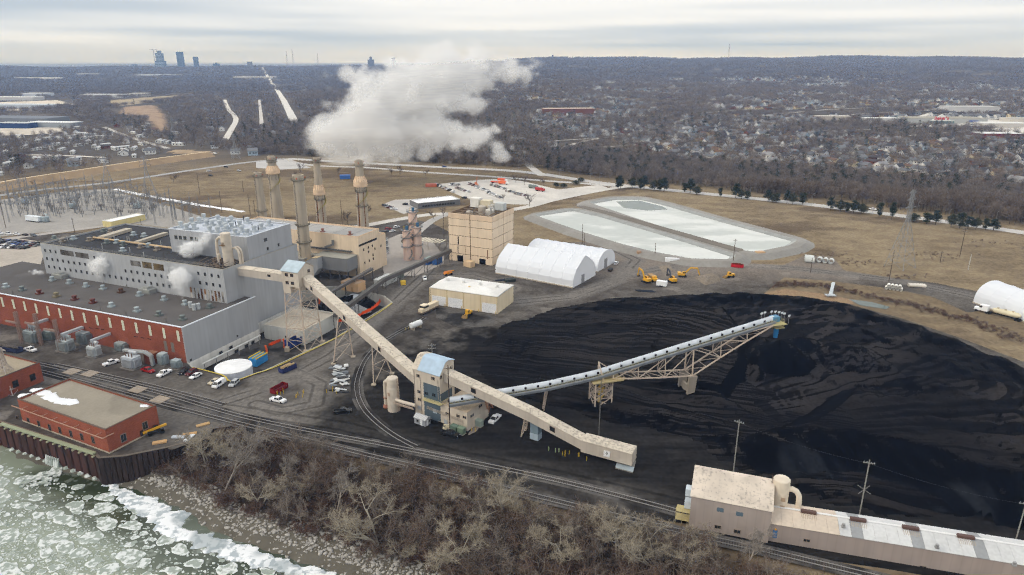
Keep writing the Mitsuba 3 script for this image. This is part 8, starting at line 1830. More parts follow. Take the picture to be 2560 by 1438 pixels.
# conifers along the highway
con = [group2(f'group_conifer_{k}', *conifer(k, [9, 11, 8][k], [3.0, 2.9, 3.7][k], 1500), C(70, 58, 48), [C(62, 70, 54), C(52, 64, 54), C(72, 76, 60)][k]) for k in range(3)]
Z3 = lambda x, y: (1700 + x/2.9767, 80 + y/2.9767)
for i, q in enumerate([(35, 1190), (75, 1200), (122, 1212), (298, 1228), (415, 1236), (455, 1242), (500, 1250), (655, 1262), (690, 1270), (720, 1266), (795, 1276), (835, 1284), (910, 1284), (1118, 1328), (1195, 1335), (1240, 1345), (1290, 1350), (1345, 1356), (1480, 1380), (1575, 1395), (1740, 1415), (1835, 1428), (1900, 1436), (2015, 1455), (2080, 1462), (2140, 1468), (2200, 1470), (2270, 1474), (2330, 1480)]):
    key = name('pine_tree'); tag(key, f"dark green pine beside the highway, in the {['first', 'second', 'third', 'fourth', 'fifth', 'sixth', 'last'][min(i // 4, 6)]} cluster past the ponds", 'tree', 'dark pines along the highway'); inst(key, con[i % 3], P(*Z3(*q)), i*50, rng.uniform(0.8, 1.45), rng.uniform(0.75, 1.3))
for i, q in enumerate([(1545, 472), (1550, 474), (1580, 470), (1600, 474), (1610, 474), (1635, 477), (1650, 478), (1660, 480), (1440, 462), (1452, 455), (1390, 468), (1408, 470)]):
    key = name('pine_tree'); tag(key, 'dark green pine at the road junction left of the pines row' if i < 8 else 'low dark evergreen beside the big parking lot', 'tree', 'pines at the junction' if i < 8 else 'evergreens by the parking lot'); inst(key, con[2 if i > 7 else i % 3], P(*q), i*50, 1.0 if i > 7 else 1.25, 0.55 if i > 7 else 1.2)
yard_t = [group2(f'group_yard_tree_{k}', *bare_tree(90+k, 11, 0.8, 900, 0.07, 1.0, 0.2, 2, 0.1, 5), C(84, 74, 68), C(98, 86, 80)) for k in range(2)]
for i, (q, s, lab) in enumerate([((434, 456), 1.0, 'lone bare tree in the grass by the levee road'), ((868, 560), 1.15, 'bare spreading tree between the collared chimneys'), ((1323, 516), 1.3, 'tall bare tree at the front of the big parking lot'), ((1258, 503), 0.7, 'small bare tree beside the big parking lot entrance'), ((1084, 548), 0.8, 'thin bare tree behind the silos'), ((1108, 540), 0.8, 'thin bare tree right of the office building'), ((980, 438), 1.0, 'bare tree by the ball field'), ((1000, 437), 1.2, 'taller bare tree by the ball field'), ((1064, 440), 0.9, 'bare tree pair left of the parking lot'), ((752, 432), 1.2, 'tall bare tree behind the widest chimney'), ((845, 435), 0.9, 'small bare tree right of the yellow laddered chimney'), ((920, 546), 1.2, 'bare tree just right of the rust streaked chimney'), ((1290, 458), 1.0, 'dark bare trees behind the orange trucks'), ((1312, 462), 1.0, 'bare tree right of the orange trucks'), ((1360, 464), 0.9, 'bare round tree by the evergreens'), ((85, 468), 0.8, 'dark shrubby tree on the levee slope'), ((160, 410), 1.3, 'bare spreading tree beyond the levee at the left'), ((740, 444), 0.7, 'low bare tree by the turning circle'), ((50, 425), 1.6, 'wide bare tree among the trailer homes')]):
    key = name('bare_tree'); tag(key, lab, 'tree'); inst(key, yard_t[i % 2], P(*q), i*40, s)
# ---------------------------------------------------------------- the town behind: streets, houses, woods, skyline
rng = np.random.default_rng(77)
def sky_at(qx, qy, D):                                    # the point at the forward distance D
    d = ray(qx, qy); return np.array([0, 0, EYE]) + d * (D / d[1])
main = []
for qx, qy, D, r in [(800, 350, 640, 14), (830, 340, 640, 19), (870, 320, 645, 24), (850, 365, 640, 14), (910, 350, 650, 22), (960, 340, 650, 26), (1010, 330, 655, 26), (930, 290, 650, 26), (980, 250, 655, 26), (1000, 200, 660, 22), (900, 200, 650, 14), (860, 190, 648, 10), (1060, 290, 660, 24), (1080, 230, 665, 22), (1060, 180, 668, 20), (1120, 170, 672, 18), (1130, 230, 675, 20), (1160, 180, 680, 16), (1180, 270, 670, 14), (1090, 345, 655, 19), (1150, 350, 655, 15), (1200, 350, 655, 13), (1240, 375, 652, 10), (1262, 390, 650, 6), (1200, 200, 690, 16), (1250, 165, 700, 15), (1300, 172, 705, 13), (1200, 140, 700, 15), (1120, 130, 695, 15), (1345, 165, 710, 10), (1275, 205, 700, 9), (1320, 195, 705, 7), (1240, 320, 660, 7), (1000, 385, 645, 8), (1060, 385, 648, 8)]:
    c = sky_at(qx, qy, D); main.append((*c, r * 1.2))
def hidden(x, y, z):                                      # wholly behind the thick middle of the steam
    p = np.stack([x, y, np.asarray(z) + 5 - EYE], -1); out = np.zeros(len(p), bool)
    for cx, cy, cz, r in main:
        v = np.array([cx, cy, cz - EYE]); s_ = (p @ v) / (v @ v); out |= (s_ > 1) & (np.linalg.norm(p - s_[:, None] * v, axis=1) / np.maximum(s_, 0.1) < 0.55 * r) & (r > 15)
    return out
def drape(base, pxs, width, col, lift=0.35, kind='structure'):
    c = spline([at(*q)[:2] for q in pxs], 12.0); m = MB(); ribbon(m, c, width, lift, True); put(base, m, 'paving', col, kind=kind); return c
ROADS_FAR = [drape('avenue', [(738, 310), (718, 270), (690, 222), (668, 190), (652, 168)], 17, C(190, 188, 184), 0.9), drape('park_road', [(562, 352), (578, 325), (590, 300), (572, 275), (562, 250)], 10, C(190, 186, 180), 0.6), drape('hill_road', [(2270, 305), (2330, 284), (2400, 268)], 12, C(186, 184, 178), 0.8),
             drape('side_street', [(1390, 384), (1470, 352), (1560, 340)], 8, C(170, 166, 160), 0.5), drape('side_street', [(655, 322), (652, 285), (648, 250)], 7, C(180, 176, 172), 0.5), drape('side_street', [(420, 372), (330, 345), (260, 318)], 8, C(170, 166, 160), 0.4), drape('side_street', [(260, 395), (160, 390), (60, 388)], 8, C(190, 184, 176), 0.4)]
FIELDS = []
def field(base, pxs, col, lift=0.3):
    g = Polygon([at(*q)[:2] for q in pxs]).buffer(3); x0, y0, x1, y1 = g.bounds; st = 14.0; xs, ys = np.arange(x0, x1+st, st), np.arange(y0, y1+st, st); X, Y = np.meshgrid(xs, ys); Z = land(X, Y) + lift
    i = np.arange(X.size).reshape(X.shape); ok = shapely.contains(g, shapely.points(X.ravel(), Y.ravel())).reshape(X.shape); cell = ok[:-1, :-1] & ok[1:, 1:] & ok[1:, :-1] & ok[:-1, 1:]
    if cell.any(): put(base, trimesh.Trimesh(np.stack([X.ravel(), Y.ravel(), Z.ravel()], 1), np.vstack([np.stack([i[:-1, :-1][cell], i[:-1, 1:][cell], i[1:, 1:][cell]], 1), np.stack([i[:-1, :-1][cell], i[1:, 1:][cell], i[1:, :-1][cell]], 1)]), process=False), 'roofing', col, kind='structure')
    FIELDS.append(g); return g
field('meadow', [(300, 268), (390, 262), (420, 290), (430, 330), (395, 335), (360, 300), (290, 285)], C(146, 124, 102)); field('meadow', [(240, 255), (470, 236), (430, 250), (300, 266)], C(152, 138, 114)); field('meadow', [(430, 372), (520, 378), (560, 384), (470, 392), (410, 382)], C(150, 130, 104))
field('store_lot', [(2260, 318), (2440, 322), (2560, 340), (2700, 350), (2700, 320), (2500, 300), (2300, 302)], C(196, 193, 188), 0.5); field('warehouse_lot', [(-60, 300), (120, 290), (200, 310), (150, 335), (-60, 345)], C(186, 178, 166), 0.4); field('warehouse_lot', [(-60, 258), (150, 250), (200, 262), (130, 275), (-60, 280)], C(196, 186, 170), 0.4)
BUILT = []
def block(base, label, cat, q, size, deg, wall, roofc, group=None, floors=1, H=None, par=0.4, win=True, parts=True, mat='plain'):
    c = at(*q); f = Frame(c[:2], deg, z=c[2]-1.0); H = (H or 4*floors) + 1.0; Lu, Lv = size; f.o = f.o - f.u*Lu/2 - f.w*Lv/2; t = thing(base, label, cat, group)
    m = MB(); f.box(m, 0, Lu, 0, Lv, 0, H); put('wall', m, mat, wall, t); m = MB(); f.box(m, -0.3, Lu+0.3, -0.3, Lv+0.3, H, H+0.5); put('roof', m, 'plain', roofc, t); BUILT.append((c[0], c[1], max(Lu, Lv)*0.6)); return f, t, H
for q, sz, deg, w, r, lab in [((60, 305), (150, 60), 170, C(120, 124, 130), C(132, 136, 144), 'large dark grey warehouse at the left edge beyond the levee'), ((140, 318), (90, 26), 172, C(150, 156, 162), C(232, 234, 236), 'long white roofed warehouse beyond the trailer homes'), ((55, 270), (190, 40), 175, C(176, 184, 196), C(206, 214, 224), 'long pale blue warehouse far at the left'), ((40, 250), (150, 50), 175, C(200, 200, 200), C(226, 226, 224), 'far white warehouse at the left edge'), ((95, 240), (80, 50), 175, C(200, 206, 214), C(224, 226, 228), 'white depot left of the brown meadow'), ((45, 320), (60, 22), 172, C(50, 70, 110), C(200, 204, 206), 'low blue walled shed beside the large warehouse'),
                             ((262, 243), (140, 40), 178, C(196, 198, 200), C(226, 226, 226), 'white works roof beyond the brown meadow'), ((350, 240), (60, 30), 178, C(200, 200, 196), C(216, 214, 206), 'pale shed at the head of the meadow'), ((640, 196), (260, 60), 178, C(210, 208, 204), C(232, 230, 226), 'long white hall beside the straight avenue'), ((100, 198), (240, 60), 178, C(208, 206, 200), C(236, 234, 230), 'far white works roof in the valley'), ((230, 188), (160, 60), 178, C(200, 200, 200), C(232, 232, 230), 'second far white works roof in the valley'), ((400, 190), (260, 70), 178, C(190, 194, 200), C(226, 228, 230), 'far pale works roof below the towers')]: block('warehouse', lab, 'warehouse', q, sz, deg, w, r, None, H=9)
f, t, H = block('school', 'long red brick school with a pale flat roof among the houses', 'school', (1420, 285), (105, 30), 8, C(122, 82, 72), C(196, 180, 164), H=11)
for fl in range(3):
    m = MB()
    for k in range(22): m.box(f(3+k*4.7, -0.05, 2.8+fl*3.6), f.u*1.4, f.w*0.08, (0, 0, 1.0))
    put('window_row', m, 'dark_glass', None, t, kind='stuff', smooth=False)
# the supermarket with its red sign
f, t, H = block('supermarket', 'long low supermarket with a pale gable over its entrance and a red sign', 'shop', (2352, 306), (128, 50), -4, C(176, 178, 176), C(168, 164, 152), H=8)
if f.w[1] < 0: pass
face = -0.3 if f.w[1] > 0 else 50.3; sg = -1 if f.w[1] > 0 else 1
put('gable', MB().prism([f(32, face, 5), f(68, face, 5), f(50, face, 17)], f.w*sg*2.0), 'plain', C(226, 228, 226), t); put('canopy', MB().box(f(50, face + sg*4, 6.0), f.u*20, f.w*3, (0, 0, 0.4)), 'plain', C(200, 204, 200), t)
def sign(parent, text, h, pos, u, n_, col):
    m = meshkit.text_mesh(text, h, 0.4, True); m.apply_translation([-m.bounds[:, 0].mean(), 0, 0]); R = np.eye(4); R[:3, 0], R[:3, 1], R[:3, 2], R[:3, 3] = u, [0, 0, 1], n_, pos; m.apply_transform(R); put('sign', m, 'plain', col, parent)
uu = f.u if f.u[0] > 0 else -f.u
sign(t, "Baker's", 5.0, f(50, face + sg*2.2, 7.5), uu, f.w*sg, C(200, 30, 40)); sign(t, 'pharmacy', 2.4, f(105, face + sg*0.3, 4.5), uu, f.w*sg, C(40, 90, 190))
for k in range(8): put('column', MB().box(f(32+k*5.2, face + sg*6, 3), f.u*0.4, f.w*0.4, (0, 0, 3)), 'plain', C(90, 130, 140), t)
for q, sz, w, r, lab in [((2500, 318), (70, 30), C(196, 192, 186), C(226, 226, 224), 'pale shop with a white roof right of the supermarket'), ((2490, 345), (60, 26), C(120, 44, 42), C(226, 226, 226), 'red fronted shop with a white roof at the right edge'), ((2420, 282), (95, 36), C(206, 206, 206), C(200, 200, 198), 'pale three storey block above the supermarket'), ((2200, 305), (60, 22), C(206, 206, 204), C(232, 232, 230), 'low white roofed shop left of the supermarket'), ((2080, 300), (60, 24), C(186, 178, 168), C(206, 200, 190), 'pale flat roofed block below the wooded hill'), ((2555, 306), (60, 30), C(206, 200, 190), C(190, 186, 180), 'long pale store at the right edge above the car park')]: block('shop', lab, 'shop', q, sz, -4, w, r, H=7 if 'three' not in lab else 12)
for k in range(46):
    c = at(rng.uniform(2270, 2480), rng.uniform(312, 324)); car('sedan', cols[rng.integers(len(cols))], (c[0], c[1], c[2]+0.5), 80, 'distant car in the supermarket car park', 'cars in the supermarket car park')
# houses: one proto per look, every near one a thing of its own
def house_group(k, L, W, h, rise, wall, roofc):
    D = {'type': 'shapegroup'}; m = MB().box((0, 0, h/2-0.5), (L/2, 0, 0), (0, W/2, 0), (0, 0, h/2+0.5)); m.prism([(-L/2, -W/2, h), (-L/2, W/2, h), (-L/2, 0, h+rise)], (L, 0, 0)); r = MB()
    for s in (-1, 1): r.prism([(-L/2-.4, s*(W/2+.5), h-.3), (-L/2-.4, 0, h+rise+.05), (-L/2-.4, 0, h+rise+.3), (-L/2-.4, s*(W/2+.5), h)], (L+.8, 0, 0))
    w = MB()
    for s in (-1, 1):
        for x in (-0.3, 0.05, 0.32): w.box((x*L, s*(W/2+.03), h*0.55), (0.8, 0, 0), (0, 0.05, 0), (0, 0, 0.7))
        w.box((s*(L/2+.03), 0.1*W, h*0.55), (0.05, 0, 0), (0, 0.7, 0), (0, 0, 0.7))
    uv = lambda mm, c: np.tile([round(c[0]*1000)+0.003+c[1]*0.99, c[2]], (len(mm.vertices), 1))
    for nm, mb, c in (('wall', m, wall), ('roof', r, roofc), ('windows', w, C(40, 44, 50))):
        mm = mb.mesh(); D[nm] = mikit.ply(mm, 'mat_plain', smooth=True, uv=uv(mm, c))
    mm = MB().box((L*.2, .8, h+rise), (.4, 0, 0), (0, .4, 0), (0, 0, .9)).mesh(); D['chimney'] = mikit.ply(mm, 'mat_plain', smooth=True, uv=uv(mm, C(120, 80, 66)))
    key = f'group_house_{k}'; scene[key] = D; labels.setdefault(key, {}); del labels[key]; return key
looks = [('white', C(226, 226, 224), 'grey', C(112, 114, 118)), ('white', C(216, 218, 220), 'dark', C(74, 74, 78)), ('cream', C(216, 204, 176), 'brown', C(112, 92, 80)), ('grey', C(150, 154, 160), 'grey', C(120, 120, 124)), ('brick', C(126, 80, 66), 'dark', C(86, 80, 80)), ('pale blue', C(170, 186, 198), 'grey', C(126, 128, 132)), ('white', C(230, 230, 228), 'pale grey', C(150, 150, 152)), ('tan', C(180, 158, 134), 'dark', C(92, 86, 82))]
hg = [house_group(k, [12, 10, 14, 11, 16, 10, 12, 15][k], [8, 8, 9, 9, 9, 8, 8.5, 9][k], [4.6, 5.2, 4.0, 4.6, 3.4, 5.0, 4.8, 3.6][k], [2.6, 3.0, 2.0, 2.6, 1.6, 2.8, 2.6, 1.8][k], w, r) for k, (_, w, _, r) in enumerate(looks)]
trailer = house_group(8, 18, 4.5, 3.2, 0.7, C(214, 214, 210), C(206, 208, 210))
road_line = shapely.union_all([LineString(c[:, :2]).buffer(24 if i_ == 0 else 13) for i_, c in enumerate(ROADS_FAR)] + [LineString(HIGHWAY).buffer(14)])
HW_LINE = LineString(HIGHWAY); field_u = shapely.union_all(FIELDS)
AZ = lambda x, y: np.degrees(np.arctan2(x, y))
spots = []
a_ = math.radians(24)
for zone, az0, az1, d0, d1, du_, dv_, prob in [('r', 2, 39, 790, 1750, 19, 44, 0.80), ('r', -2, 39, 1750, 3300, 24, 52, 0.62), ('c', -24, -10, 900, 1900, 22, 48, 0.45), ('l', -39, -25, 700, 1500, 24, 40, 0.5)]:
    R_ = d1
    for u in np.arange(-R_, R_, du_):
        for v in np.arange(-R_, R_, dv_):
            for w in (-9.5, 9.5):
                if rng.random() > prob: continue
                jt = 7 if zone == 'l' else 2; x = u*math.cos(a_) - (v+w)*math.sin(a_) + rng.normal()*jt; y = u*math.sin(a_) + (v+w)*math.cos(a_) + rng.normal()*jt
                if y <= 0 or meshkit.noise([x/130, y/130, 3.0]) < 0.34: continue
                d = math.hypot(x, y); az = math.degrees(math.atan2(x, y))
                if not (d0 < d < d1 and az0 < az < az1): continue
                if zone == 'r' and (HW_LINE.distance(Point(x, y)) < 135 or y < np.interp(x, HIGHWAY_X := [q[0] for q in HIGHWAY], [q[1] for q in HIGHWAY])): continue
                if zone == 'l' and (LineString(lv).distance(Point(x, y)) < 45 or y < np.interp(x, lv[:, 0], lv[:, 1])): continue
                spots.append((d, x, y, zone))
P_ = shapely.points([s[1] for s in spots], [s[2] for s in spots]); bad = shapely.contains(road_line, P_) | shapely.contains(field_u, P_)
B_ = np.array(BUILT); spots = [s for s, b in zip(spots, bad) if not b and np.all(np.hypot(B_[:, 0]-s[1], B_[:, 1]-s[2]) > B_[:, 2])]
spots.sort(); n = 0; hid = hidden(*(np.array([s[i_] for s in spots]) for i_ in (1, 2)), land(np.array([s[1] for s in spots]), np.array([s[2] for s in spots]))); spots = [s for s, h_ in zip(spots, hid) if not h_]; HZ_ = land(np.array([s[1] for s in spots]), np.array([s[2] for s in spots]))
for (d, x, y, zone), z in zip(spots, HZ_):
    k = int(rng.integers(len(hg))) if rng.random() < 0.75 else int(rng.integers(2)); g, deg = (trailer, math.degrees(a_) + 90 + rng.normal()*28) if zone == 'l' and rng.random() < 0.75 else (hg[k], math.degrees(a_) + 90*rng.integers(2))
    if n < 300:
        key = name('house'); where = 'among bare trees right of the steam' if zone == 'r' else ('beyond the levee at the left' if zone == 'l' else 'among the trees behind the chimneys')
        tag(key, f'{looks[k][0]} house with a {looks[k][2]} gable roof {where}' if g != trailer else 'long pale mobile home beyond the levee at the left', 'house' if g != trailer else 'mobile home', 'houses of the town behind the plant')
    else: key = f'far_houses__{n:03d}'
    inst(key, g, (x, y, z), deg, rng.uniform(.9, 1.15)); n += 1
labels['far_houses'] = {'label': 'hundreds of small far houses scattered through the wooded hills', 'category': 'houses', 'kind': 'stuff'}
# streets of the grid
m = MB()
for v in np.arange(-3000, 3000, 88):
    pts = [(u*math.cos(a_) - (v+22)*math.sin(a_), u*math.sin(a_) + (v+22)*math.cos(a_)) for u in np.arange(-2600, 3200, 24)]; run = []
    for x, y in pts + [(0, -1)]:
        ok = y > 0 and 760 < math.hypot(x, y) < 2600 and 2 < math.degrees(math.atan2(x, y)) < 40 and HW_LINE.distance(Point(x, y)) > 130 and y > np.interp(x, [q[0] for q in HIGHWAY], [q[1] for q in HIGHWAY])
        if ok: run.append((x, y))
        else:
            if len(run) > 2: ribbon(m, run, 7.0, 0.3, True)
            run = []
put('street_grid', m, 'paving', C(168, 164, 158), kind='structure')
# woods
far_t = [group1(f'group_wood_tree_{k}', puff_tree(200+k, [4.2, 3.4, 5.0, 3.8][k], [11, 12, 13, 9][k], 230, 0.20, 2.1), [C(124, 115, 110), C(134, 124, 117), C(110, 103, 101), C(138, 125, 114)][k]) for k in range(4)]
near_t = [group2(f'group_belt_tree_{k}', *puff_tree(210+k, [4.0, 3.6, 4.8][k], [12, 13, 11][k], 420, 0.13, 1.9), C(84, 74, 68), [C(118, 107, 99), C(108, 97, 91), C(128, 115, 104)][k]) for k in range(3)]
far_c = group1('group_wood_conifer', conifer(5, 13, 3.2, 260), C(50, 60, 48))
def clump(seed, n, R, tw, w, L, h=11):
    g = np.random.default_rng(seed); out = []
    for k in range(n):
        a, b = puff_tree(seed*50+k, g.uniform(3.5, 5.5), g.uniform(h*0.8, h*1.2), tw, w, L); o = np.array([g.uniform(-R, R), g.uniform(-R, R), 0]); b.v = [v + o for v in b.v]; out.append(b)
    return out
clumps = [group1(f'group_wood_clump_{k}', clump(30+k, 5, 10, 70, 0.42, 3.0), [C(124, 116, 112), C(114, 107, 105), C(132, 121, 113)][k]) for k in range(3)]
groves = [group1(f'group_wood_grove_{k}', clump(50+k, 16, 26, 26, 1.1, 4.2), [C(120, 113, 111), C(112, 106, 106)][k]) for k in range(2)]
houses_xy = np.array([(s[1], s[2]) for s in spots]); from scipy.spatial import cKDTree
HT_ = cKDTree(houses_xy)
def scatter(nn, d0, d1, cover, clear, seed):
    g = np.random.default_rng(seed); d = np.sqrt(g.uniform(d0*d0, d1*d1, nn)); az = np.radians(g.uniform(-40.5, 40.5, nn)); x, y = d*np.sin(az), d*np.cos(az); azd = np.degrees(az)
    den = meshkit.fbm(np.c_[x/170, y/170, x*0], 3, 4); den2 = meshkit.fbm(np.c_[x/420, y/420, x*0], 3, 9)
    c = cover + 1.1*(den-0.5) + 0.7*(den2-0.5); left = azd < -25; c = np.where(left & (d < 1700), c - 0.14, c); c = np.where((azd > -22) & (azd < -6) & (d > 900) & (d < 2600), c + 0.25, c)
    hwd = shapely.distance(shapely.points(x, y), HW_LINE); belt = (hwd > 22) & (hwd < 165) & (y > np.interp(x, [q[0] for q in HIGHWAY], [q[1] for q in HIGHWAY])) & (x > -330); c = np.where(belt, 0.92, c)
    ok = (g.random(nn) < c) & (hwd > 24) & ((y > np.interp(x, [q[0] for q in HIGHWAY], [q[1] for q in HIGHWAY])) | (x < -330)); lvd = shapely.distance(shapely.points(x, y), LineString(lv)); ok &= (x > -330) | ((y > np.interp(x, lv[:, 0], lv[:, 1])) & (lvd > 26))
    pt = shapely.points(x, y); ok &= ~shapely.contains(road_line, pt) & ~shapely.contains(field_u, pt); ok &= HT_.query(np.c_[x, y])[0] > clear
    for bx_, by_, r in BUILT: ok &= np.hypot(x-bx_, y-by_) > r + 3
    x, y = x[ok], y[ok]; z = land(x, y); k = ~hidden(x, y, z); return x[k], y[k], z[k], g
x, y, z, g = scatter(18500, 640, 1450, 0.50, 6.5, 1)
x2, y2, z2, _ = scatter(24000, 520, 1100, 0.10, 5, 7); near_b = shapely.distance(shapely.points(x2, y2), HW_LINE) < 165; x, y, z = np.r_[x, x2[near_b]], np.r_[y, y2[near_b]], np.r_[z, z2[near_b]]; order = np.argsort(np.hypot(x, y)); n = 0
for i, j in enumerate(order):
    k = g.integers(100)
    if i < 300:
        key = name('woodland_tree'); tag(key, 'bare brown tree in the belt of woods ' + ('left of the chimneys' if x[j] < -170 else 'under the steam' if x[j] < 0 else 'behind the big parking lot' if x[j] < 90 else 'behind the ponds' if x[j] < 230 else 'behind the pines at the right'), 'tree', 'trees of the wood beyond the highway'); inst(key, near_t[k % 3], (x[j], y[j], z[j]), k*3.6, 0.75 + 0.006*k)
    else: n += 1; inst(f'near_woods__{n:03d}', far_c if k > 94 else far_t[k % 4], (x[j], y[j], z[j]), k*3.6, 0.7 + 0.005*k)
labels['near_woods'] = {'label': 'mass of bare brown trees filling the streets behind the highway', 'category': 'woods', 'kind': 'stuff'}
n = 0
for (nn, d0, d1, cov, clr, pool, sd) in [(9500, 1450, 2800, 0.62, 9, clumps, 2), (12500, 2800, 7600, 0.86, 0, groves, 3)]:
    x, y, z, g = scatter(nn, d0, d1, cov, clr, sd)
    for a, b, c in zip(x, y, z): n += 1; k = g.integers(100); inst(f'far_woods__{n:03d}', far_c if (k > 95 and d0 < 2000) else pool[k % len(pool)], (a, b, c), k*3.6, 0.85 + 0.004*k)
labels['far_woods'] = {'label': 'far winter forest fading to blue over the hills', 'category': 'woods', 'kind': 'stuff'}
# skyline
def tower(label, x0, x1, ytop, D, wall, steps=((1.0, 1.0),), glass=C(70, 90, 110), base='skyscraper', cat='skyscraper'):
    az = ((x0+x1)/2-1280)/FOCAL; fwd = D; d = ray((x0+x1)/2, 158); c = d/np.linalg.norm(d[:2])*D; w = (x1-x0)/FOCAL*D*0.72; ytop += 5; g = float(land(c[0], c[1])); H = EYE + D*(158-ytop)/FOCAL - g; t = thing(base, label, cat); z0 = 0.0
    for i, (top, wk) in enumerate(steps):
        m = MB().box((c[0], c[1], g + H*(z0+top)/2), (w*wk/2, 0, 0), (0, w*wk/2, 0), (0, 0, H*(top-z0)/2)); put('shaft', m, 'plain', wall, t); m = MB(); nf = max(3, int((top-z0)*14))
        for k in range(nf): m.box((c[0], c[1], g + H*(z0 + (top-z0)*(k+0.5)/nf)), (w*wk/2+0.3, 0, 0), (0, w*wk/2+0.3, 0), (0, 0, H*(top-z0)/nf*0.28))
        put('window_band', m, 'plain', glass, t, kind='stuff'); z0 = top
    return t, c, g, H
t, c, g_, H = tower('tallest downtown tower under construction with a crane beside it', 390, 413, 128, 6900, C(150, 165, 180), ((0.42, 1.0), (0.86, 0.72), (1.0, 0.4))); m = MB(); a = c + [-48, 0, g_ - c[2]]; m.beam(a, a + [0, 0, H+14], 3.0).beam(a + [-30, 0, H+10], a + [42, 0, H+10], 2.4); put('crane', m, 'plain', C(150, 150, 150), t)
tower('dark slab tower in the middle of the downtown skyline', 445, 460, 130, 6900, C(90, 108, 130), ((1.0, 1.0),)); tower('shorter grey tower at the right of the downtown skyline', 485, 496, 140, 6900, C(100, 112, 128)); tower('low dark block right of the downtown towers', 533, 548, 152, 6900, C(90, 104, 120), ((0.8, 1.0), (1.0, 0.3)))
tower('distant hospital block with a stepped top left of the steam', 919, 936, 139, 6400, C(120, 110, 110), ((0.75, 1.0), (1.0, 0.4)), base='high_rise', cat='high rise'); tower('small distant high rise at the left edge of the steam', 979, 989, 141, 6400, C(150, 150, 156), base='high_rise', cat='high rise'); tower('lone slim high rise on the horizon right of the steam', 1379, 1384, 135, 6300, C(90, 96, 110), base='high_rise', cat='high rise'); tower('small pale block on the ridge above the avenue', 618, 630, 150, 6300, C(160, 156, 156), base='high_rise', cat='high rise'); tower('pale block left of the avenue top', 330, 341, 155, 6800, C(150, 150, 156), base='high_rise', cat='high rise')
tower('dark grain elevator in the far valley', 210, 218, 176, 5200, C(80, 84, 90), base='high_rise', cat='high rise')
for i, (qx, yt) in enumerate([(1820, 117), (718, 132), (733, 128), (795, 137)]):
    d = ray(qx, 158); c = d/np.linalg.norm(d[:2])*6000; g_ = float(land(c[0], c[1])); H = EYE + 6000*(158-yt)/FOCAL - g_; m = MB()
    for x_ in (-3, 3): m.beam([c[0]+x_*1.5, c[1], g_], [c[0]+x_*0.3, c[1], g_+H], 1.1)
    for k in range(10): m.beam([c[0]-4.5+k*0.4, c[1], g_+H*k/10], [c[0]+4.1-k*0.4, c[1], g_+H*(k+1)/10], 0.6)
    put('radio_mast', m, 'plain', C(150, 130, 130), label=['red and white radio mast on the right horizon', 'thin radio mast above the avenue', 'second thin radio mast above the avenue', 'short radio mast left of the steam'][i], cat='radio mast')
n = 0
for a, b in zip([(1930, 716), (1990, 712), (2060, 716), (2140, 735), (2250, 758), (2340, 780), (2450, 810)], [(1990, 712), (2060, 716), (2140, 735), (2250, 758), (2340, 780), (2450, 810), (2570, 862)]):
    p, q = P(*a), P(*b)
    for k in range(60): n += 1; c = p + (q-p)*rng.random() + [rng.normal()*2.2, rng.normal()*2.2, 0]; inst(f'creek_reeds__{n:03d}', bush[rng.integers(4)], c, rng.uniform(0, 360), rng.uniform(0.25, 0.5))
for q, r, k_ in [((2330, 640), 10, 60), ((2250, 690), 7, 30), ((2060, 640), 9, 40), ((2150, 660), 8, 40), ((2480, 610), 9, 30)]:
    for k in range(k_): n += 1; inst(f'creek_reeds__{n:03d}', bush[rng.integers(4)], P(*q) + [rng.normal()*r, rng.normal()*r*0.5, 0], rng.uniform(0, 360), rng.uniform(0.15, 0.32))
labels['creek_reeds'] = {'label': 'brown reeds and brush along the creek and the field gullies', 'category': 'reeds', 'kind': 'stuff'}
# ---------------------------------------------------------------- steam
def steam(base, lo, hi, shape, fn, dens, label, seed):
    lo, hi = np.asarray(lo, float), np.asarray(hi, float); n = shape
    g = np.stack(np.meshgrid(*[(np.arange(k) + 0.5) / k for k in n], indexing='ij'), -1); p = lo + g * (hi - lo)
    d = fn(p); e = np.minimum(np.minimum(g, 1 - g) * 12, 1).min(-1); d = (d * np.clip(e, 0, 1)).astype(np.float32)
    vol = mi.VolumeGrid(np.ascontiguousarray(np.transpose(d, (2, 1, 0))[..., None]))
    tw = T().translate([float(x) for x in lo]).scale([float(x) for x in hi - lo])
    k = name(base)
    scene[k + '_medium'] = {'type': 'heterogeneous', 'albedo': {'type': 'rgb', 'value': [1.0, 1.0, 1.0]}, 'scale': float(dens), 'sigma_t': {'type': 'gridvolume', 'grid': vol, 'to_world': tw, 'filter_type': 'trilinear', 'wrap_mode': 'clamp'}, 'phase': {'type': 'hg', 'g': -0.3}}
    scene[k] = {'type': 'cube', 'bsdf': {'type': 'null'}, 'interior': {'type': 'ref', 'id': k + '_medium'}, 'exterior': {'type': 'ref', 'id': 'haze_air'}, 'to_world': tw @ T().translate([0.5, 0.5, 0.5]).scale([0.5, 0.5, 0.5])}
    tag(k, label, 'steam', kind='stuff')
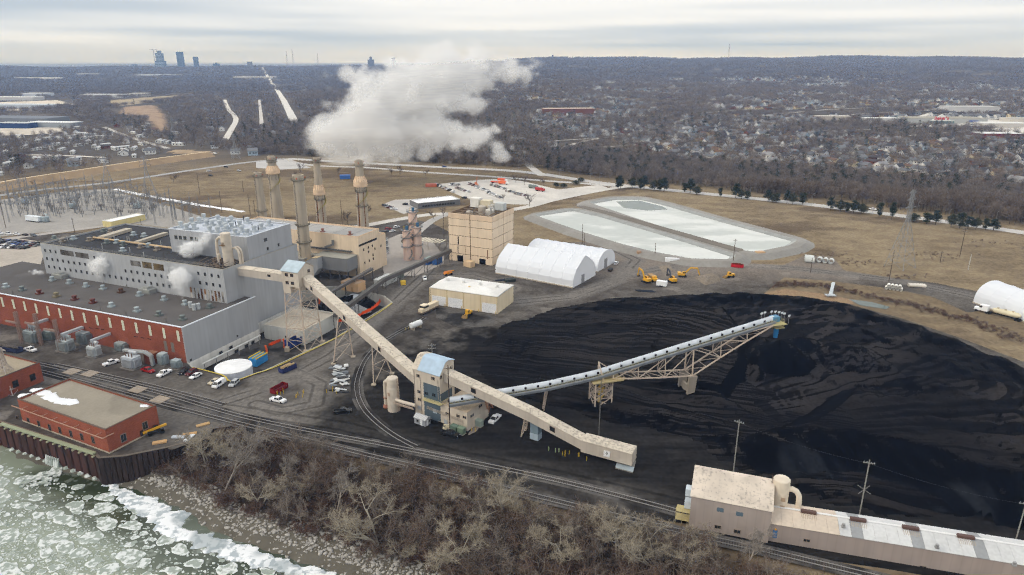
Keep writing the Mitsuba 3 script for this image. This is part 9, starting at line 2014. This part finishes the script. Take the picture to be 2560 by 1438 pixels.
def puffs(balls, freq, seed, cut=0.5, gain=2.2, warp=0.6, edge=1.6):
    B = np.array(balls, float)
    def fn(p):
        w = p + (np.stack([meshkit.fbm(p * freq * 0.8 + k * 31, 4, seed + k) for k in range(3)], -1) - 0.5) * (warp / freq)
        a = np.zeros(p.shape[:-1])
        for x, y, z, r in B: a = a + np.exp(-2.0 * ((w[..., 0] - x) ** 2 + (w[..., 1] - y) ** 2 + (w[..., 2] - z) ** 2) / r ** 2)
        n = meshkit.fbm(p * freq * 2.0, 5, seed + 9)
        b = 1 - 2 * np.abs(meshkit.fbm(p * freq * 1.3, 3, seed + 17) - 0.5)
        s = np.minimum(a, 1.3) * 1.25 - 0.55 + (n - cut) * 2.6 - 0.5 * (b - 0.6)
        return np.clip(s * gain * 0.62 * edge, 0, 1) ** 1.2
    return fn
B = np.array(main); steam('steam_plume', (B[:, :3] - B[:, 3:] * 1.25).min(0), (B[:, :3] + B[:, 3:] * 1.25).max(0), (176, 72, 116), puffs(main, 0.040, 3, 0.5, 1.9), 0.11, 'huge white steam plume drifting across the trees behind the chimneys', 3)
def roof_steam(balls, dens, label, seed, freq=0.4):
    B = np.array(balls); B[:, 3] *= 1.45; balls = B; steam('steam_puff', (B[:, :3] - B[:, 3:] * 1.5).min(0), (B[:, :3] + B[:, 3:] * 1.5).max(0), (48, 48, 48), puffs(balls, freq, seed, 0.52, 2.0, 1.5, 0.9), dens, label, seed)
q = P(264, 703, 14.9); w = hall.u
roof_steam([(*(q + [0, 0, 1.0]), 0.8), (*(q + w*0.6 + [0, -0.5, 3]), 1.5), (*(q + w*1.0 + [0, -1, 6.0]), 2.8), (*(q - w*0.8 + [0, -1.5, 8.5]), 4.2), (*(q + w*3.5 + [0, -1, 7.0]), 3.4), (*(q - w*2.6 + [0, -1.5, 10]), 3.0), (*(q + w*6 + [0, 0, 6.0]), 1.8)], 0.75, 'white steam cloud rising from the hall roof before the boiler house', 5)
q = P(461, 748, 14.9)
roof_steam([(*(q + [0, 0, 1.0]), 0.9), (*(q + w*0.5 + [0, 0, 3.5]), 1.8), (*(q + w*1.0 + [0, 0, 7.0]), 3.2), (*(q + w*0.2 + [0, 0, 10.0]), 3.6), (*(q + w*3.0 + [0, 0, 11.0]), 3.2), (*(q - w*2.0 + [0, 0, 9.0]), 2.8)], 0.75, 'white steam cloud rising by the rusty wall sheets', 6)
q = P(468, 636, 30.0)
roof_steam([(*(q + [0, 0, 1.0]), 2.6), (*(q - w*3 + [0, 1, 2.5]), 2.8), (*(q - w*6 + [0, 2, 3.5]), 2.8), (*(q - w*9.5 + [0, 3, 6.5]), 2.4), (*(q - w*12 + [0, 3, 9.0]), 2.0), (*(q + w*1.5 + [0, 0, 2.5]), 2.2)], 1.1, 'white steam drifting over the boiler roof toward the beige drum', 7)
q = P(96, 690, 14.9)
roof_steam([(*(q + [0, 0, 1.0]), 1.4), (*(q + w*1.6 + [0, 0, 2.0]), 1.7), (*(q - w*1.6 + [0, 0, 1.5]), 1.4)], 1.0, 'low steam wisp at the far left of the hall roof', 8)
# ---------------------------------------------------------------- the air between the camera and the far hills
scene['haze_air'] = {'type': 'homogeneous', 'albedo': {'type': 'rgb', 'value': [0.93, 0.95, 0.97]}, 'sigma_t': {'type': 'rgb', 'value': [4.2e-5, 6.3e-5, 1.1e-4]}}
scene['haze'] = {'type': 'cube', 'bsdf': {'type': 'null'}, 'interior': {'type': 'ref', 'id': 'haze_air'}, 'to_world': T().translate([0, 6900, 150]).scale([14500, 8000, 172])}
tag('haze', 'thin blue air over the whole valley', 'haze', kind='stuff')
